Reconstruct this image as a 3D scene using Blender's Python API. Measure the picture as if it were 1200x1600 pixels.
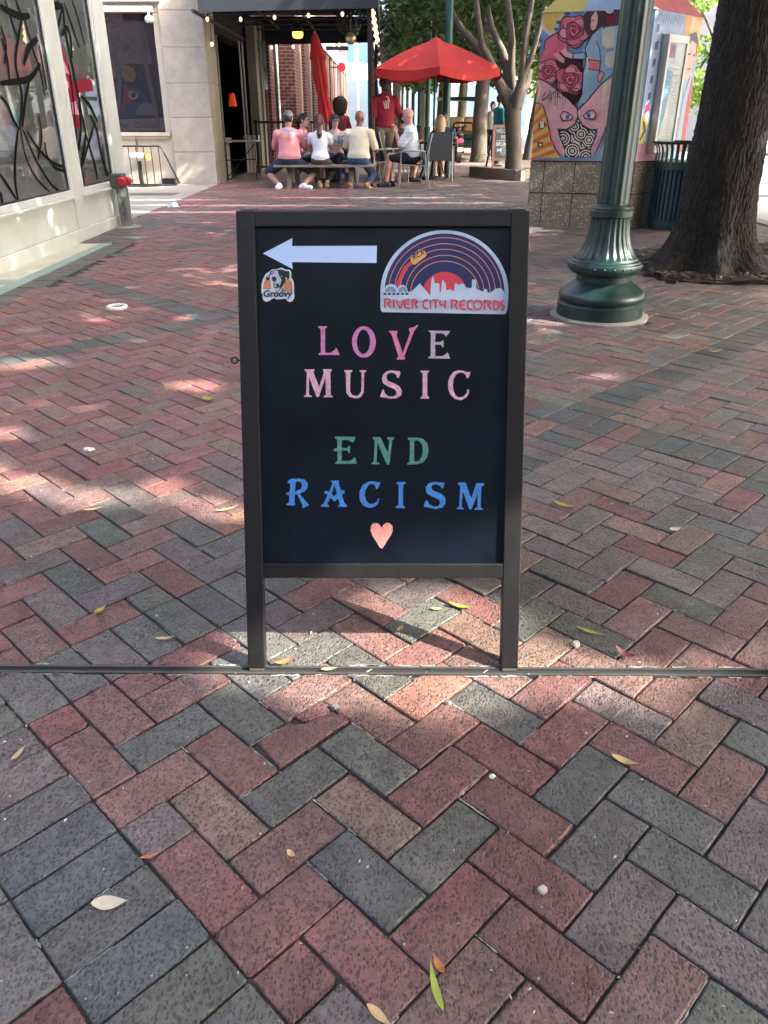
import bpy, math, random
import numpy as np
from mathutils import Vector, Matrix
from mathutils.geometry import tessellate_polygon
from mathutils.bvhtree import BVHTree
from mathutils import noise as mnoise

sc = bpy.context.scene
for _o in list(bpy.data.objects): bpy.data.objects.remove(_o)
COL = sc.collection
R = math.radians
random.seed(7); RNG = np.random.default_rng(7)

# ------------------------------------------------------------------ camera, sky, sun, exposure
FPX, HORIZON, EYE = 1212.0, 184.0, 1.187          # focal length / horizon measured on the 1200x1600 photograph
PITCH = math.atan((800-HORIZON)/FPX)
CP, SP = math.cos(PITCH), math.sin(PITCH)
cam_d = bpy.data.cameras.new('camera'); cam = bpy.data.objects.new('camera', cam_d); COL.objects.link(cam)
cam.location = (0, 0, EYE); cam.rotation_euler = (math.pi/2-PITCH, 0, 0)
cam_d.sensor_fit = 'VERTICAL'; cam_d.sensor_height = 24; cam_d.lens = 24*FPX/1600
cam_d.clip_start = .05; cam_d.clip_end = 600
sc.camera = cam
SUN_AZ, SUN_EL = R(108.5), R(40)                  # azimuth clockwise from +Y
SUN = Vector((math.sin(SUN_AZ)*math.cos(SUN_EL), math.cos(SUN_AZ)*math.cos(SUN_EL), math.sin(SUN_EL)))
world = bpy.data.worlds.new('World'); sc.world = world; world.use_nodes = True
wn = world.node_tree; wn.nodes.clear()
_sky = wn.nodes.new('ShaderNodeTexSky'); _sky.sky_type = 'NISHITA'; _sky.sun_disc = False
_sky.sun_elevation = SUN_EL; _sky.sun_rotation = SUN_AZ; _sky.air_density = .55; _sky.dust_density = 8.0; _sky.ozone_density = .6
_bg = wn.nodes.new('ShaderNodeBackground'); _bg.inputs[1].default_value = 0.15
_wo = wn.nodes.new('ShaderNodeOutputWorld')
wn.links.new(_sky.outputs[0], _bg.inputs[0]); wn.links.new(_bg.outputs[0], _wo.inputs[0])
sun_d = bpy.data.lights.new('sun', 'SUN'); sun_d.energy = 2.4; sun_d.angle = R(.53); sun_d.color = (1, .93, .82)
sun = bpy.data.objects.new('sun', sun_d); COL.objects.link(sun)
sun.rotation_euler = (-SUN).to_track_quat('-Z', 'Y').to_euler(); sun.location = (20, -7, 18)
sc.view_settings.view_transform = 'Standard'; sc.view_settings.look = 'None'
sc.view_settings.gamma = 1; sc.view_settings.use_curve_mapping = False
sc.view_settings.exposure = 3.1
sc.cycles.max_bounces = 8; sc.cycles.transparent_max_bounces = 12
sc.cycles.use_denoising = True

# ------------------------------------------------------------------ where a point seen in the photograph stands in the place
def ray(x, y):
    u = (x-600)/FPX; v = (y-800)/FPX
    return Vector((u, CP-v*SP, -(SP+v*CP)))
def gr(x, y, z=0):                                # on the ground (height z)
    d = ray(x, y); t = (z-EYE)/d.z
    return Vector((d.x*t, d.y*t, z))
def at(x, y, Y):                                  # at distance Y
    d = ray(x, y); t = Y/d.y
    return Vector((d.x*t, Y, EYE+d.z*t))
def onpl(x, y, o, n):                             # on a plane
    d = ray(x, y); e = Vector((0, 0, EYE)); t = (o-e).dot(n)/d.dot(n)
    return e+d*t

# ------------------------------------------------------------------ naming helpers
def tag(o, label=None, cat=None, group=None, kind=None):
    if label: o['label'] = label
    if cat: o['category'] = cat
    if group: o['group'] = group
    if kind: o['kind'] = kind
    return o
def thing(name, label, cat, loc=(0, 0, 0), rotz=0, group=None):
    o = bpy.data.objects.new(name, None); COL.objects.link(o); o.location = loc; o.rotation_euler = (0, 0, rotz)
    o.empty_display_size = .1
    return tag(o, label, cat, group)
def kids(o): return [c for c in ALLKIDS.get(o.name, [])]
ALLKIDS = {}
def setpar(c, p):
    c.parent = p; ALLKIDS.setdefault(p.name, []).append(c)
def dup(root, loc, rotz=None, label=None, group=None):
    r = root.copy(); COL.objects.link(r); r.location = loc
    if rotz is not None: r.rotation_euler = (0, 0, rotz)
    if label: r['label'] = label
    if group: r['group'] = group
    for ch in kids(root):
        c = ch.copy(); COL.objects.link(c); setpar(c, r)
        for g in kids(ch):
            d = g.copy(); COL.objects.link(d); setpar(d, c)
    return r
def wloc(o):
    l = Vector((0, 0, 0))
    while o: l = l+o.location; o = o.parent
    return l

# ------------------------------------------------------------------ materials
def srgb(r, g, b):
    f = lambda c: (c/255/12.92) if c/255 <= .04045 else ((c/255+.055)/1.055)**2.4
    return (f(r), f(g), f(b))
def nd(t, ty, **kw):
    n = t.nodes.new(ty)
    for k, v in kw.items(): setattr(n, k, v)
    return n
def M(name, col, rough=.6, metal=0, var=.12, vs=5., bump=0., bs=60., spec=.5, blotch=0., bls=1.5, coords='Object', emit=0, stretch=None, coat=0):
    m = bpy.data.materials.new(name); m.use_nodes = True; t = m.node_tree; L = t.links.new
    p = t.nodes['Principled BSDF']
    p.inputs['Roughness'].default_value = rough; p.inputs['Metallic'].default_value = metal
    p.inputs['Specular IOR Level'].default_value = spec
    if coat: p.inputs['Coat Weight'].default_value = coat
    tc = nd(t, 'ShaderNodeTexCoord'); src = tc.outputs[coords]
    if stretch:
        mp = nd(t, 'ShaderNodeMapping'); mp.inputs['Scale'].default_value = stretch; L(src, mp.inputs[0]); src = mp.outputs[0]
    n1 = nd(t, 'ShaderNodeTexNoise'); n1.inputs['Scale'].default_value = vs; n1.inputs['Detail'].default_value = 6; n1.inputs['Roughness'].default_value = .65
    L(src, n1.inputs['Vector'])
    cr = nd(t, 'ShaderNodeValToRGB'); a, b = cr.color_ramp.elements
    a.position = .3; b.position = .72
    a.color = tuple(max(0, c*(1-var)) for c in col)+(1,); b.color = tuple(min(1, c*(1+var)) for c in col)+(1,)
    L(n1.outputs['Fac'], cr.inputs[0]); out = cr.outputs[0]
    if blotch:
        n2 = nd(t, 'ShaderNodeTexNoise'); n2.inputs['Scale'].default_value = bls; n2.inputs['Detail'].default_value = 8; n2.inputs['Roughness'].default_value = .7
        L(src, n2.inputs['Vector'])
        r2 = nd(t, 'ShaderNodeValToRGB'); r2.color_ramp.elements[0].position = .42; r2.color_ramp.elements[1].position = .66
        r2.color_ramp.elements[0].color = (1-blotch, 1-blotch, 1-blotch*1.05, 1); r2.color_ramp.elements[1].color = (1, 1, 1, 1)
        L(n2.outputs['Fac'], r2.inputs[0])
        mx = nd(t, 'ShaderNodeMix', data_type='RGBA', blend_type='MULTIPLY'); mx.inputs[0].default_value = 1
        L(out, mx.inputs[6]); L(r2.outputs[0], mx.inputs[7]); out = mx.outputs[2]
    L(out, p.inputs['Base Color'])
    if bump:
        n3 = nd(t, 'ShaderNodeTexNoise'); n3.inputs['Scale'].default_value = bs; n3.inputs['Detail'].default_value = 5
        L(src, n3.inputs['Vector'])
        bp = nd(t, 'ShaderNodeBump'); bp.inputs['Strength'].default_value = bump; bp.inputs['Distance'].default_value = .01
        L(n3.outputs['Fac'], bp.inputs['Height']); L(bp.outputs[0], p.inputs['Normal'])
    if emit:
        p.inputs['Emission Color'].default_value = tuple(col)+(1,); p.inputs['Emission Strength'].default_value = emit
    return m
_pc = {}
def paint(r, g, b, rough=.55):                    # flat print / paint of a photographed colour
    k = (r, g, b, rough)
    if k not in _pc:
        _pc[k] = M('paint', tuple(c*.82 for c in srgb(r, g, b)), rough, var=.09, vs=22, blotch=.13, bls=9)
    return _pc[k]
def leafmat(name, c1, c2, trans=.45):
    m = bpy.data.materials.new(name); m.use_nodes = True; t = m.node_tree; L = t.links.new
    p = t.nodes['Principled BSDF']; p.inputs['Roughness'].default_value = .5
    g = nd(t, 'ShaderNodeNewGeometry'); cr = nd(t, 'ShaderNodeValToRGB')
    cr.color_ramp.elements[0].color = tuple(c1)+(1,); cr.color_ramp.elements[1].color = tuple(c2)+(1,)
    L(g.outputs['Random Per Island'], cr.inputs[0]); L(cr.outputs[0], p.inputs['Base Color'])
    tr = nd(t, 'ShaderNodeBsdfTranslucent'); L(cr.outputs[0], tr.inputs[0])
    hs = nd(t, 'ShaderNodeHueSaturation'); hs.inputs['Value'].default_value = 1.6; hs.inputs['Hue'].default_value = .48
    L(cr.outputs[0], hs.inputs['Color']); L(hs.outputs[0], tr.inputs[0])
    mx = nd(t, 'ShaderNodeMixShader'); mx.inputs[0].default_value = trans
    L(p.outputs[0], mx.inputs[1]); L(tr.outputs[0], mx.inputs[2]); L(mx.outputs[0], t.nodes['Material Output'].inputs[0])
    return m
def glassmat(name, tint, refl=.35, rough=.0):     # a window pane: partly mirror, partly see-through
    m = bpy.data.materials.new(name); m.use_nodes = True; t = m.node_tree; L = t.links.new
    t.nodes.remove(t.nodes['Principled BSDF'])
    tr = nd(t, 'ShaderNodeBsdfTransparent'); tr.inputs[0].default_value = tuple(tint)+(1,)
    gl = nd(t, 'ShaderNodeBsdfGlossy'); gl.inputs['Roughness'].default_value = rough
    lw = nd(t, 'ShaderNodeLayerWeight'); lw.inputs[0].default_value = refl
    mx = nd(t, 'ShaderNodeMixShader'); L(lw.outputs['Fresnel'], mx.inputs[0]); L(tr.outputs[0], mx.inputs[1]); L(gl.outputs[0], mx.inputs[2])
    L(mx.outputs[0], t.nodes['Material Output'].inputs[0])
    return m

# ------------------------------------------------------------------ mesh builder (world coordinates in, one object out)
class MB:
    def __init__(s): s.v = []; s.f = []; s.m = []
    def add(s, vs, fs, m=0):
        b = len(s.v); s.v += [tuple(v) for v in vs]
        for f in fs: s.f.append(tuple(i+b for i in f)); s.m.append(m)
        return s
    def box(s, c, d, rot=None, m=0):
        x, y, z = (k/2 for k in d); c = Vector(c)
        vs = [Vector((i*x, j*y, k*z)) for k in (-1, 1) for j in (-1, 1) for i in (-1, 1)]
        if rot is not None: vs = [rot @ v for v in vs]
        return s.add([c+v for v in vs], [(0, 2, 3, 1), (4, 5, 7, 6), (0, 1, 5, 4), (2, 6, 7, 3), (0, 4, 6, 2), (1, 3, 7, 5)], m)
    def bx(s, x0, x1, y0, y1, z0, z1, m=0):
        return s.box(((x0+x1)/2, (y0+y1)/2, (z0+z1)/2), (abs(x1-x0), abs(y1-y0), abs(z1-z0)), None, m)
    def tube(s, pts, rad, n=8, cap=True, m=0, sq=1.0):
        P = [Vector(p) for p in pts]; k = len(P)
        rad = [rad]*k if not hasattr(rad, '__len__') else rad
        T = [(P[min(i+1, k-1)]-P[max(i-1, 0)]).normalized() for i in range(k)]
        up = Vector((0, 0, 1)) if abs(T[0].z) < .9 else Vector((1, 0, 0))
        a = T[0].cross(up).normalized(); vs = []
        for i in range(k):
            a = (a-T[i]*a.dot(T[i])).normalized(); b = T[i].cross(a)
            for j in range(n):
                w = 2*math.pi*j/n
                vs.append(P[i]+a*math.cos(w)*rad[i]+b*math.sin(w)*rad[i]*sq)
        fs = [(i*n+j, i*n+(j+1) % n, (i+1)*n+(j+1) % n, (i+1)*n+j) for i in range(k-1) for j in range(n)]
        if cap: fs += [tuple(reversed(range(n))), tuple((k-1)*n+j for j in range(n))]
        return s.add(vs, fs, m)
    def lathe(s, prof, c, n=32, m=0, fl=None, cap=True):
        c = Vector(c); vs = []; k = len(prof)
        for i, (r, z) in enumerate(prof):
            for j in range(n):
                w = 2*math.pi*j/n; rr = r*(fl(w, i, z) if fl else 1)
                vs.append(c+Vector((rr*math.cos(w), rr*math.sin(w), z)))
        fs = [(i*n+j, i*n+(j+1) % n, (i+1)*n+(j+1) % n, (i+1)*n+j) for i in range(k-1) for j in range(n)]
        if cap: fs += [tuple(reversed(range(n))), tuple((k-1)*n+j for j in range(n))]
        return s.add(vs, fs, m)
    def ball(s, c, r, n=12, m=0):
        r = (r, r, r) if not hasattr(r, '__len__') else r
        c = Vector(c); vs = [c+Vector((0, 0, -r[2]))]; h = n//2
        for i in range(1, h):
            p = math.pi*i/h
            for j in range(n):
                w = 2*math.pi*j/n; vs.append(c+Vector((r[0]*math.sin(p)*math.cos(w), r[1]*math.sin(p)*math.sin(w), -r[2]*math.cos(p))))
        vs.append(c+Vector((0, 0, r[2]))); e = len(vs)-1
        fs = [(0, 1+(j+1) % n, 1+j) for j in range(n)]
        fs += [(1+(i-1)*n+j, 1+(i-1)*n+(j+1) % n, 1+i*n+(j+1) % n, 1+i*n+j) for i in range(1, h-1) for j in range(n)]
        fs += [(e, 1+(h-2)*n+j, 1+(h-2)*n+(j+1) % n) for j in range(n)]
        return s.add(vs, fs, m)
    def prism(s, poly, d, m=0):                   # a planar polygon (3-D points) given thickness along vector d
        P = [Vector(p) for p in poly]; d = Vector(d); n = len(P)
        tri = tessellate_polygon([P])
        fs = [tuple(t) for t in tri]+[tuple(n+i for i in reversed(t)) for t in tri]
        fs += [(i, (i+1) % n, n+(i+1) % n, n+i) for i in range(n)]
        return s.add(P+[p+d for p in P], fs, m)
    def poly(s, contours, m=0):                   # flat polygon with holes
        C = [[Vector(p) for p in c] for c in contours]
        return s.add([p for c in C for p in c], [tuple(t) for t in tessellate_polygon(C)], m)
    def build(s, name, mats, parent=None, smooth=None, bevel=0):
        return mkobj(name, s.v, s.f, mats, parent, smooth, s.m, bevel)
def mkobj(name, v, f, mats, parent=None, smooth=None, mi=None, bevel=0, fixn=True):
    off = wloc(parent) if parent else Vector((0, 0, 0))
    me = bpy.data.meshes.new(name)
    if isinstance(v, np.ndarray):
        v = v-np.array(off)[None]
        me.vertices.add(len(v)); me.vertices.foreach_set('co', v.astype(np.float32).ravel())
        nf, k = f.shape
        me.loops.add(nf*k); me.loops.foreach_set('vertex_index', f.astype(np.int32).ravel())
        me.polygons.add(nf); me.polygons.foreach_set('loop_start', np.arange(0, nf*k, k, dtype=np.int32))
        me.update(calc_edges=True); me.validate()
    else:
        me.from_pydata([(a[0]-off.x, a[1]-off.y, a[2]-off.z) for a in v], [], f)
    for m_ in (mats if isinstance(mats, (list, tuple)) else [mats]): me.materials.append(m_)
    if mi is not None and any(mi): me.polygons.foreach_set('material_index', np.array(mi, dtype=np.int32))
    if smooth is not None:
        me.polygons.foreach_set('use_smooth', np.ones(len(me.polygons), dtype=bool))
        if smooth < 179: me.set_sharp_from_angle(angle=R(smooth))
    me.update()
    o = bpy.data.objects.new(name, me); COL.objects.link(o)
    if parent: setpar(o, parent)
    if bevel:
        b = o.modifiers.new('bevel', 'BEVEL'); b.width = bevel; b.segments = 2; b.limit_method = 'ANGLE'; b.angle_limit = R(40)
    return o
def struct(name, mb, mats, smooth=None):
    o = mb.build(name, mats, None, smooth); o['kind'] = 'structure'; return o
def rib(pts, w, closed=False):                    # centre line -> ribbon outline quads (2-D)
    P = [Vector((p[0], p[1])) for p in pts]; n = len(P)
    ws = w if hasattr(w, '__len__') else [w]*n
    Lp, Rp = [], []
    for i in range(n):
        a = P[(i-1) % n] if (closed or i) else P[i]; b = P[(i+1) % n] if (closed or i < n-1) else P[i]
        d0 = (P[i]-a); d1 = (b-P[i])
        d0 = d0.normalized() if d0.length > 1e-9 else d1.normalized(); d1 = d1.normalized() if d1.length > 1e-9 else d0
        t = (d0+d1); t = t.normalized() if t.length > 1e-6 else d0
        nrm = Vector((-t.y, t.x)); c = max(.5, nrm.dot(Vector((-d0.y, d0.x))))
        Lp.append(P[i]+nrm*ws[i]/2/c); Rp.append(P[i]-nrm*ws[i]/2/c)
    q = [[Lp[i], Lp[i+1], Rp[i+1], Rp[i]] for i in range(n-1)]
    if closed: q.append([Lp[-1], Lp[0], Rp[0], Rp[-1]])
    return q
def ell2(cx, cy, rx, ry, n=28, a0=0, a1=360):
    return [(cx+rx*math.cos(R(a0+(a1-a0)*i/(n if a1-a0 == 360 else n-1))), cy+ry*math.sin(R(a0+(a1-a0)*i/(n if a1-a0 == 360 else n-1)))) for i in range(n)]
class Flat:                                       # printed layers on a plane; 2-D input mapped by fn to the plane, each layer a hair prouder
    def __init__(s, fn, nrm, off=.0008, step=.00025): s.fn = fn; s.n = Vector(nrm).normalized(); s.off = off; s.step = step; s.mb = MB(); s.mats = []; s.k = 0
    def mi(s, m):
        if m not in s.mats: s.mats.append(m)
        return s.mats.index(m)
    def P(s, m, *contours):
        o = s.n*(s.off+s.k*s.step); s.k += 1
        s.mb.poly([[s.fn(*p)+o for p in c] for c in contours], s.mi(m)); return s
    def L(s, m, pts, w, closed=False):
        o = s.n*(s.off+s.k*s.step); s.k += 1; i = s.mi(m)
        for q in rib(pts, w, closed): s.mb.add([s.fn(p.x, p.y)+o for p in q], [(0, 1, 2, 3)], i)
        return s
    def done(s, name, parent): return s.mb.build(name, s.mats, parent)
def text_polys(body, size=1., shear=0, bold=0):   # letters of the built-in font as flat triangles (2-D, y up)
    cu = bpy.data.curves.new('t', 'FONT'); cu.body = body; cu.size = size; cu.shear = shear; cu.offset = bold
    o = bpy.data.objects.new('t', cu); COL.objects.link(o)
    me = bpy.data.meshes.new_from_object(o.evaluated_get(bpy.context.evaluated_depsgraph_get()))
    vs = [(v.co.x, v.co.y) for v in me.vertices]; fs = [tuple(p.vertices) for p in me.polygons]
    bpy.data.objects.remove(o); bpy.data.curves.remove(cu); bpy.data.meshes.remove(me)
    return vs, fs
def flat_text(F, m, body, x0, y0, x1, y1, shear=0, bold=0, slope=0):   # fills the box x0..x1, y0(top)..y1(bottom) in Flat's own 2-D
    vs, fs = text_polys(body, 1, shear, bold); A = np.array(vs); lo, hi = A.min(0), A.max(0)
    o = F.n*(F.off+F.k*F.step); F.k += 1
    P = [F.fn(x0+(x-lo[0])/(hi[0]-lo[0])*(x1-x0), y1+(y-lo[1])/(hi[1]-lo[1])*(y0-y1)+slope*(x-lo[0])/(hi[0]-lo[0]))+o for x, y in vs]
    F.mb.add(P, fs, F.mi(m))

# ------------------------------------------------------------------ bodies: smooth union of round cones and ellipsoids, polygonised
def surface_nets(f, o, h):
    ins = f < 0
    c = [ins[i:f.shape[0]-1+i, j:f.shape[1]-1+j, k:f.shape[2]-1+k] for i in (0, 1) for j in (0, 1) for k in (0, 1)]
    s = sum(x.astype(np.int8) for x in c); act = (s > 0) & (s < 8)
    idx = -np.ones(act.shape, np.int64); I = np.argwhere(act); idx[act] = np.arange(len(I))
    acc = np.zeros((len(I), 3)); cnt = np.zeros(len(I))
    cor = [(i, j, k) for i in (0, 1) for j in (0, 1) for k in (0, 1)]
    vals = [f[I[:, 0]+a, I[:, 1]+b, I[:, 2]+d] for a, b, d in cor]
    for p in range(8):
        for q in range(p+1, 8):
            if sum(abs(cor[p][z]-cor[q][z]) for z in range(3)) != 1: continue
            va, vb = vals[p], vals[q]; x = (va < 0) != (vb < 0)
            t = va/np.where(np.abs(va-vb) < 1e-12, 1, va-vb)
            pos = np.array(cor[p])[None]+t[:, None]*(np.array(cor[q])-np.array(cor[p]))[None]
            acc[x] += pos[x]; cnt[x] += 1
    V = (I+acc/np.maximum(cnt, 1)[:, None])*h+np.array(o)
    F = []
    for ax in range(3):
        a = np.take(ins, range(f.shape[ax]-1), ax); b = np.take(ins, range(1, f.shape[ax]), ax)
        u, w = [(1, 2), (2, 0), (0, 1)][ax]
        for sgn, mask in ((1, a & ~b), (-1, ~a & b)):
            E = np.argwhere(mask)
            E = E[(E[:, u] > 0) & (E[:, w] > 0) & (E[:, u] < f.shape[u]-1) & (E[:, w] < f.shape[w]-1)]
            if not len(E): continue
            def g(du, dw):
                e = E.copy(); e[:, u] -= du; e[:, w] -= dw; return idx[e[:, 0], e[:, 1], e[:, 2]]
            q = np.stack([g(1, 1), g(0, 1), g(0, 0), g(1, 0)], 1)
            F.append(q if sgn > 0 else q[:, ::-1])
    return V, np.concatenate(F)
def cap_(a, b, r0, r1=None): return ('c', np.array(a, float), np.array(b, float), r0, r0 if r1 is None else r1)
def ell_(c, r, fr=None): return ('e', np.array(c, float), np.array(r, float), np.array(fr, float) if fr is not None else np.eye(3))
def sdf(prims, h=.009, k=.03, cuts=(), grow=0.):
    lo = np.full(3, 1e9); hi = -lo
    B = []
    for p in prims:
        if p[0] == 'c': m = max(p[3], p[4]); a = np.minimum(p[1], p[2])-m; b = np.maximum(p[1], p[2])+m
        else: m = p[2].max(); a = p[1]-m; b = p[1]+m
        B.append((a-grow, b+grow)); lo = np.minimum(lo, a-grow); hi = np.maximum(hi, b+grow)
    lo -= 3*h; hi += 3*h; n = np.ceil((hi-lo)/h).astype(int)+1
    f = np.full(n, .5, np.float32); ax = [lo[i]+h*np.arange(n[i]) for i in range(3)]
    pad = k+3*h
    for p, (a, b) in zip(prims, B):
        i0 = np.maximum(((a-pad-lo)/h).astype(int), 0); i1 = np.minimum(((b+pad-lo)/h).astype(int)+2, n)
        X, Y, Z = np.meshgrid(*[ax[i][i0[i]:i1[i]] for i in range(3)], indexing='ij', sparse=True)
        if p[0] == 'c':
            d = p[2]-p[1]; L2 = max((d*d).sum(), 1e-9)
            t = np.clip(((X-p[1][0])*d[0]+(Y-p[1][1])*d[1]+(Z-p[1][2])*d[2])/L2, 0, 1)
            D = np.sqrt((X-p[1][0]-t*d[0])**2+(Y-p[1][1]-t*d[1])**2+(Z-p[1][2]-t*d[2])**2)-(p[3]+(p[4]-p[3])*t)
        else:
            x, y, z = X-p[1][0], Y-p[1][1], Z-p[1][2]; fr = p[3]; r = p[2]
            q = [x*fr[i][0]+y*fr[i][1]+z*fr[i][2] for i in range(3)]
            k0 = np.sqrt(sum((q[i]/r[i])**2 for i in range(3))); k1 = np.sqrt(sum((q[i]/r[i]**2)**2 for i in range(3)))
            D = k0*(k0-1)/np.maximum(k1, 1e-6)
        D = (D-grow).astype(np.float32); s = tuple(slice(i0[i], i1[i]) for i in range(3)); F0 = f[s]
        hh = np.maximum(k-np.abs(F0-D), 0)/k
        f[s] = np.minimum(F0, D)-hh*hh*k*.25
    if len(cuts):
        X, Y, Z = np.meshgrid(*ax, indexing='ij', sparse=True)
        for (p, nn) in cuts:
            f = np.maximum(f, ((X-p[0])*nn[0]+(Y-p[1])*nn[1]+(Z-p[2])*nn[2]).astype(np.float32))
    return surface_nets(f, lo, h)
# ------------------------------------------------------------------ common materials
m_steel = M('worn_steel', (.085, .083, .08), .55, .5, .25, 14, .15, 120)
m_conc = M('concrete', (.29, .27, .24), .85, 0, .14, 9, .25, 90, blotch=.22, bls=1.1)
m_cream = M('cream_terrazzo', (.52, .49, .38), .6, 0, .1, 40, .05, 120, blotch=.16, bls=2.5)
m_greenst = M('green_terrazzo', (.24, .33, .30), .6, 0, .12, 40, .05, 120, blotch=.15, bls=2.5)
m_asph = M('asphalt', (.16, .165, .17), .85, 0, .15, 20, .2, 150, blotch=.2, bls=.5)
m_black = M('black_metal', (.012, .012, .013), .42, .2, .2, 20)
m_dkiron = M('dark_iron', (.03, .03, .032), .5, .5, .2, 20)
m_dark = M('dark_void', (.006, .006, .008), .8, 0, .2, 3)
m_white = M('white_paint', (.60, .62, .57), .5, 0, .05, 3, .03, 80, blotch=.10, bls=2.2)
m_stone = M('limestone', (.47, .41, .34), .8, 0, .11, 7, .22, 140, blotch=.2, bls=1.6)
m_trim = M('beige_trim', (.50, .44, .36), .65, 0, .06, 5, .05, 90, blotch=.12, bls=2)
m_navy = M('navy_canvas', (.009, .015, .024), .85, 0, .12, 4, .25, 260)
m_red = M('red_canvas', (.38, .013, .012), .8, 0, .08, 3, .2, 240)
m_green = M('green_cast_iron', (.012, .043, .040), .37, .15, .18, 6, .06, 90, spec=.6, blotch=.25, bls=6)
m_wood = M('weathered_wood', (.20, .17, .14), .8, 0, .25, 5, .3, 60, stretch=(1, 12, 12))
m_chrome = M('bright_metal', (.6, .6, .6), .25, 1, .05)
m_rub = M('black_rubber', (.018, .018, .018), .7)

# ------------------------------------------------------------------ ground, pavement bricks
def brickmat(name, attr):
    m = bpy.data.materials.new(name); m.use_nodes = True; t = m.node_tree; L = t.links.new; p = t.nodes['Principled BSDF']
    geo = nd(t, 'ShaderNodeNewGeometry'); pos = geo.outputs['Position']
    if attr: a = nd(t, 'ShaderNodeAttribute'); a.attribute_name = 'Col'; col = a.outputs['Color']; rnd = a.outputs['Alpha']
    else: a = nd(t, 'ShaderNodeObjectInfo'); col = a.outputs['Color']; rnd = a.outputs['Alpha']
    w4 = nd(t, 'ShaderNodeMath', operation='MULTIPLY'); w4.inputs[1].default_value = 60; L(rnd, w4.inputs[0])
    def noise(scale, detail=5, rough=.6, dist=0.):
        n = nd(t, 'ShaderNodeTexNoise', noise_dimensions='4D'); n.inputs['Scale'].default_value = scale; n.inputs['Detail'].default_value = detail
        n.inputs['Roughness'].default_value = rough; n.inputs['Distortion'].default_value = dist; L(pos, n.inputs['Vector']); L(w4.outputs[0], n.inputs['W']); return n.outputs['Fac']
    def ramp(f, stops):
        r = nd(t, 'ShaderNodeValToRGB'); e = r.color_ramp.elements
        while len(e) < len(stops): e.new(.5)
        for q, (po, c) in zip(e, stops): q.position = po; q.color = (c, c, c, 1) if not hasattr(c, '__len__') else tuple(c)+(1,)
        L(f, r.inputs[0]); return r.outputs[0]
    def mix(fac, x, y, bt='MIX'):
        q = nd(t, 'ShaderNodeMix', data_type='RGBA', blend_type=bt)
        if hasattr(fac, 'default_value') or hasattr(fac, 'links'): L(fac, q.inputs[0])
        else: q.inputs[0].default_value = fac
        for s_, v_ in ((6, x), (7, y)):
            if isinstance(v_, tuple): q.inputs[s_].default_value = v_+(1,)
            else: L(v_, q.inputs[s_])
        return q.outputs[2]
    big = ramp(noise(14, 4), [(.3, .72), (.72, 1.22)])
    c = mix(1., col, big, 'MULTIPLY')
    c = mix(1., c, ramp(noise(240, 3, .7), [(.32, .66), (.68, 1.30)]), 'MULTIPLY')
    c = mix(1., c, ramp(noise(46, 5, .7), [(.3, .70), (.7, 1.28)]), 'MULTIPLY')
    def vor(scale, lo, hi, keep):                 # separate little drag pits of the wire-cut face
        dn = nd(t, 'ShaderNodeTexNoise'); dn.inputs['Scale'].default_value = scale*1.7; L(pos, dn.inputs['Vector'])
        ma = nd(t, 'ShaderNodeVectorMath', operation='MULTIPLY_ADD'); ma.inputs[1].default_value = (.9/scale,)*3; L(dn.outputs['Color'], ma.inputs[0]); L(pos, ma.inputs[2])
        of = nd(t, 'ShaderNodeVectorMath', operation='ADD'); L(ma.outputs[0], of.inputs[0]); L(w4.outputs[0], of.inputs[1]); st = nd(t, 'ShaderNodeVectorMath', operation='MULTIPLY'); st.inputs[1].default_value = (1, .62, 1); L(of.outputs[0], st.inputs[0])
        v = nd(t, 'ShaderNodeTexVoronoi'); v.inputs['Scale'].default_value = scale; L(st.outputs[0], v.inputs['Vector'])
        a_ = ramp(v.outputs['Distance'], [(lo, 1.), (hi, 0.)]); sc_ = nd(t, 'ShaderNodeSeparateColor'); L(v.outputs['Color'], sc_.inputs[0])
        b_ = ramp(sc_.outputs[0], [(keep, 0.), (keep+.3, 1.)]); m_ = nd(t, 'ShaderNodeMath', operation='MULTIPLY'); L(a_, m_.inputs[0]); L(b_, m_.inputs[1]); return m_.outputs[0]
    pits = vor(190, .25, .50, .10); pits2 = vor(78, .14, .38, .35)
    pm = nd(t, 'ShaderNodeMath', operation='MAXIMUM'); L(pits, pm.inputs[0]); L(pits2, pm.inputs[1])
    dk = mix(1., c, (.30, .29, .30), 'MULTIPLY')
    pf = nd(t, 'ShaderNodeMath', operation='MULTIPLY'); L(pm.outputs[0], pf.inputs[0]); pf.inputs[1].default_value = .9
    c = mix(pf.outputs[0], c, dk)
    sp = ramp(noise(300, 2, .5), [(.70, 0.), (.76, .55)]); c = mix(sp, c, (.5, .45, .40))
    dust_and_light = ramp(noise(5.5, 8, .7), [(.46, 0.), (.75, .30)]); c = mix(dust_and_light, c, (.22, .205, .19))
    L(c, p.inputs['Base Color']); p.inputs['Roughness'].default_value = .58; p.inputs['Specular IOR Level'].default_value = .55
    hsum = nd(t, 'ShaderNodeMath', operation='ADD'); h1 = nd(t, 'ShaderNodeMath', operation='MULTIPLY'); h1.inputs[1].default_value = -1.1; L(pm.outputs[0], h1.inputs[0])
    L(h1.outputs[0], hsum.inputs[0]); L(noise(70, 6, .7), hsum.inputs[1])
    b = nd(t, 'ShaderNodeBump'); b.inputs['Strength'].default_value = .8; b.inputs['Distance'].default_value = .003
    L(hsum.outputs[0], b.inputs['Height']); L(b.outputs[0], p.inputs['Normal'])
    return m
m_brick1, m_brickN = brickmat('paver_single', False), brickmat('paver_field', True)
m_bed = M('sand_joint', (.06, .055, .05), .95, 0, .5, 60, .4, 200, blotch=.3, bls=9)
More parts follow.
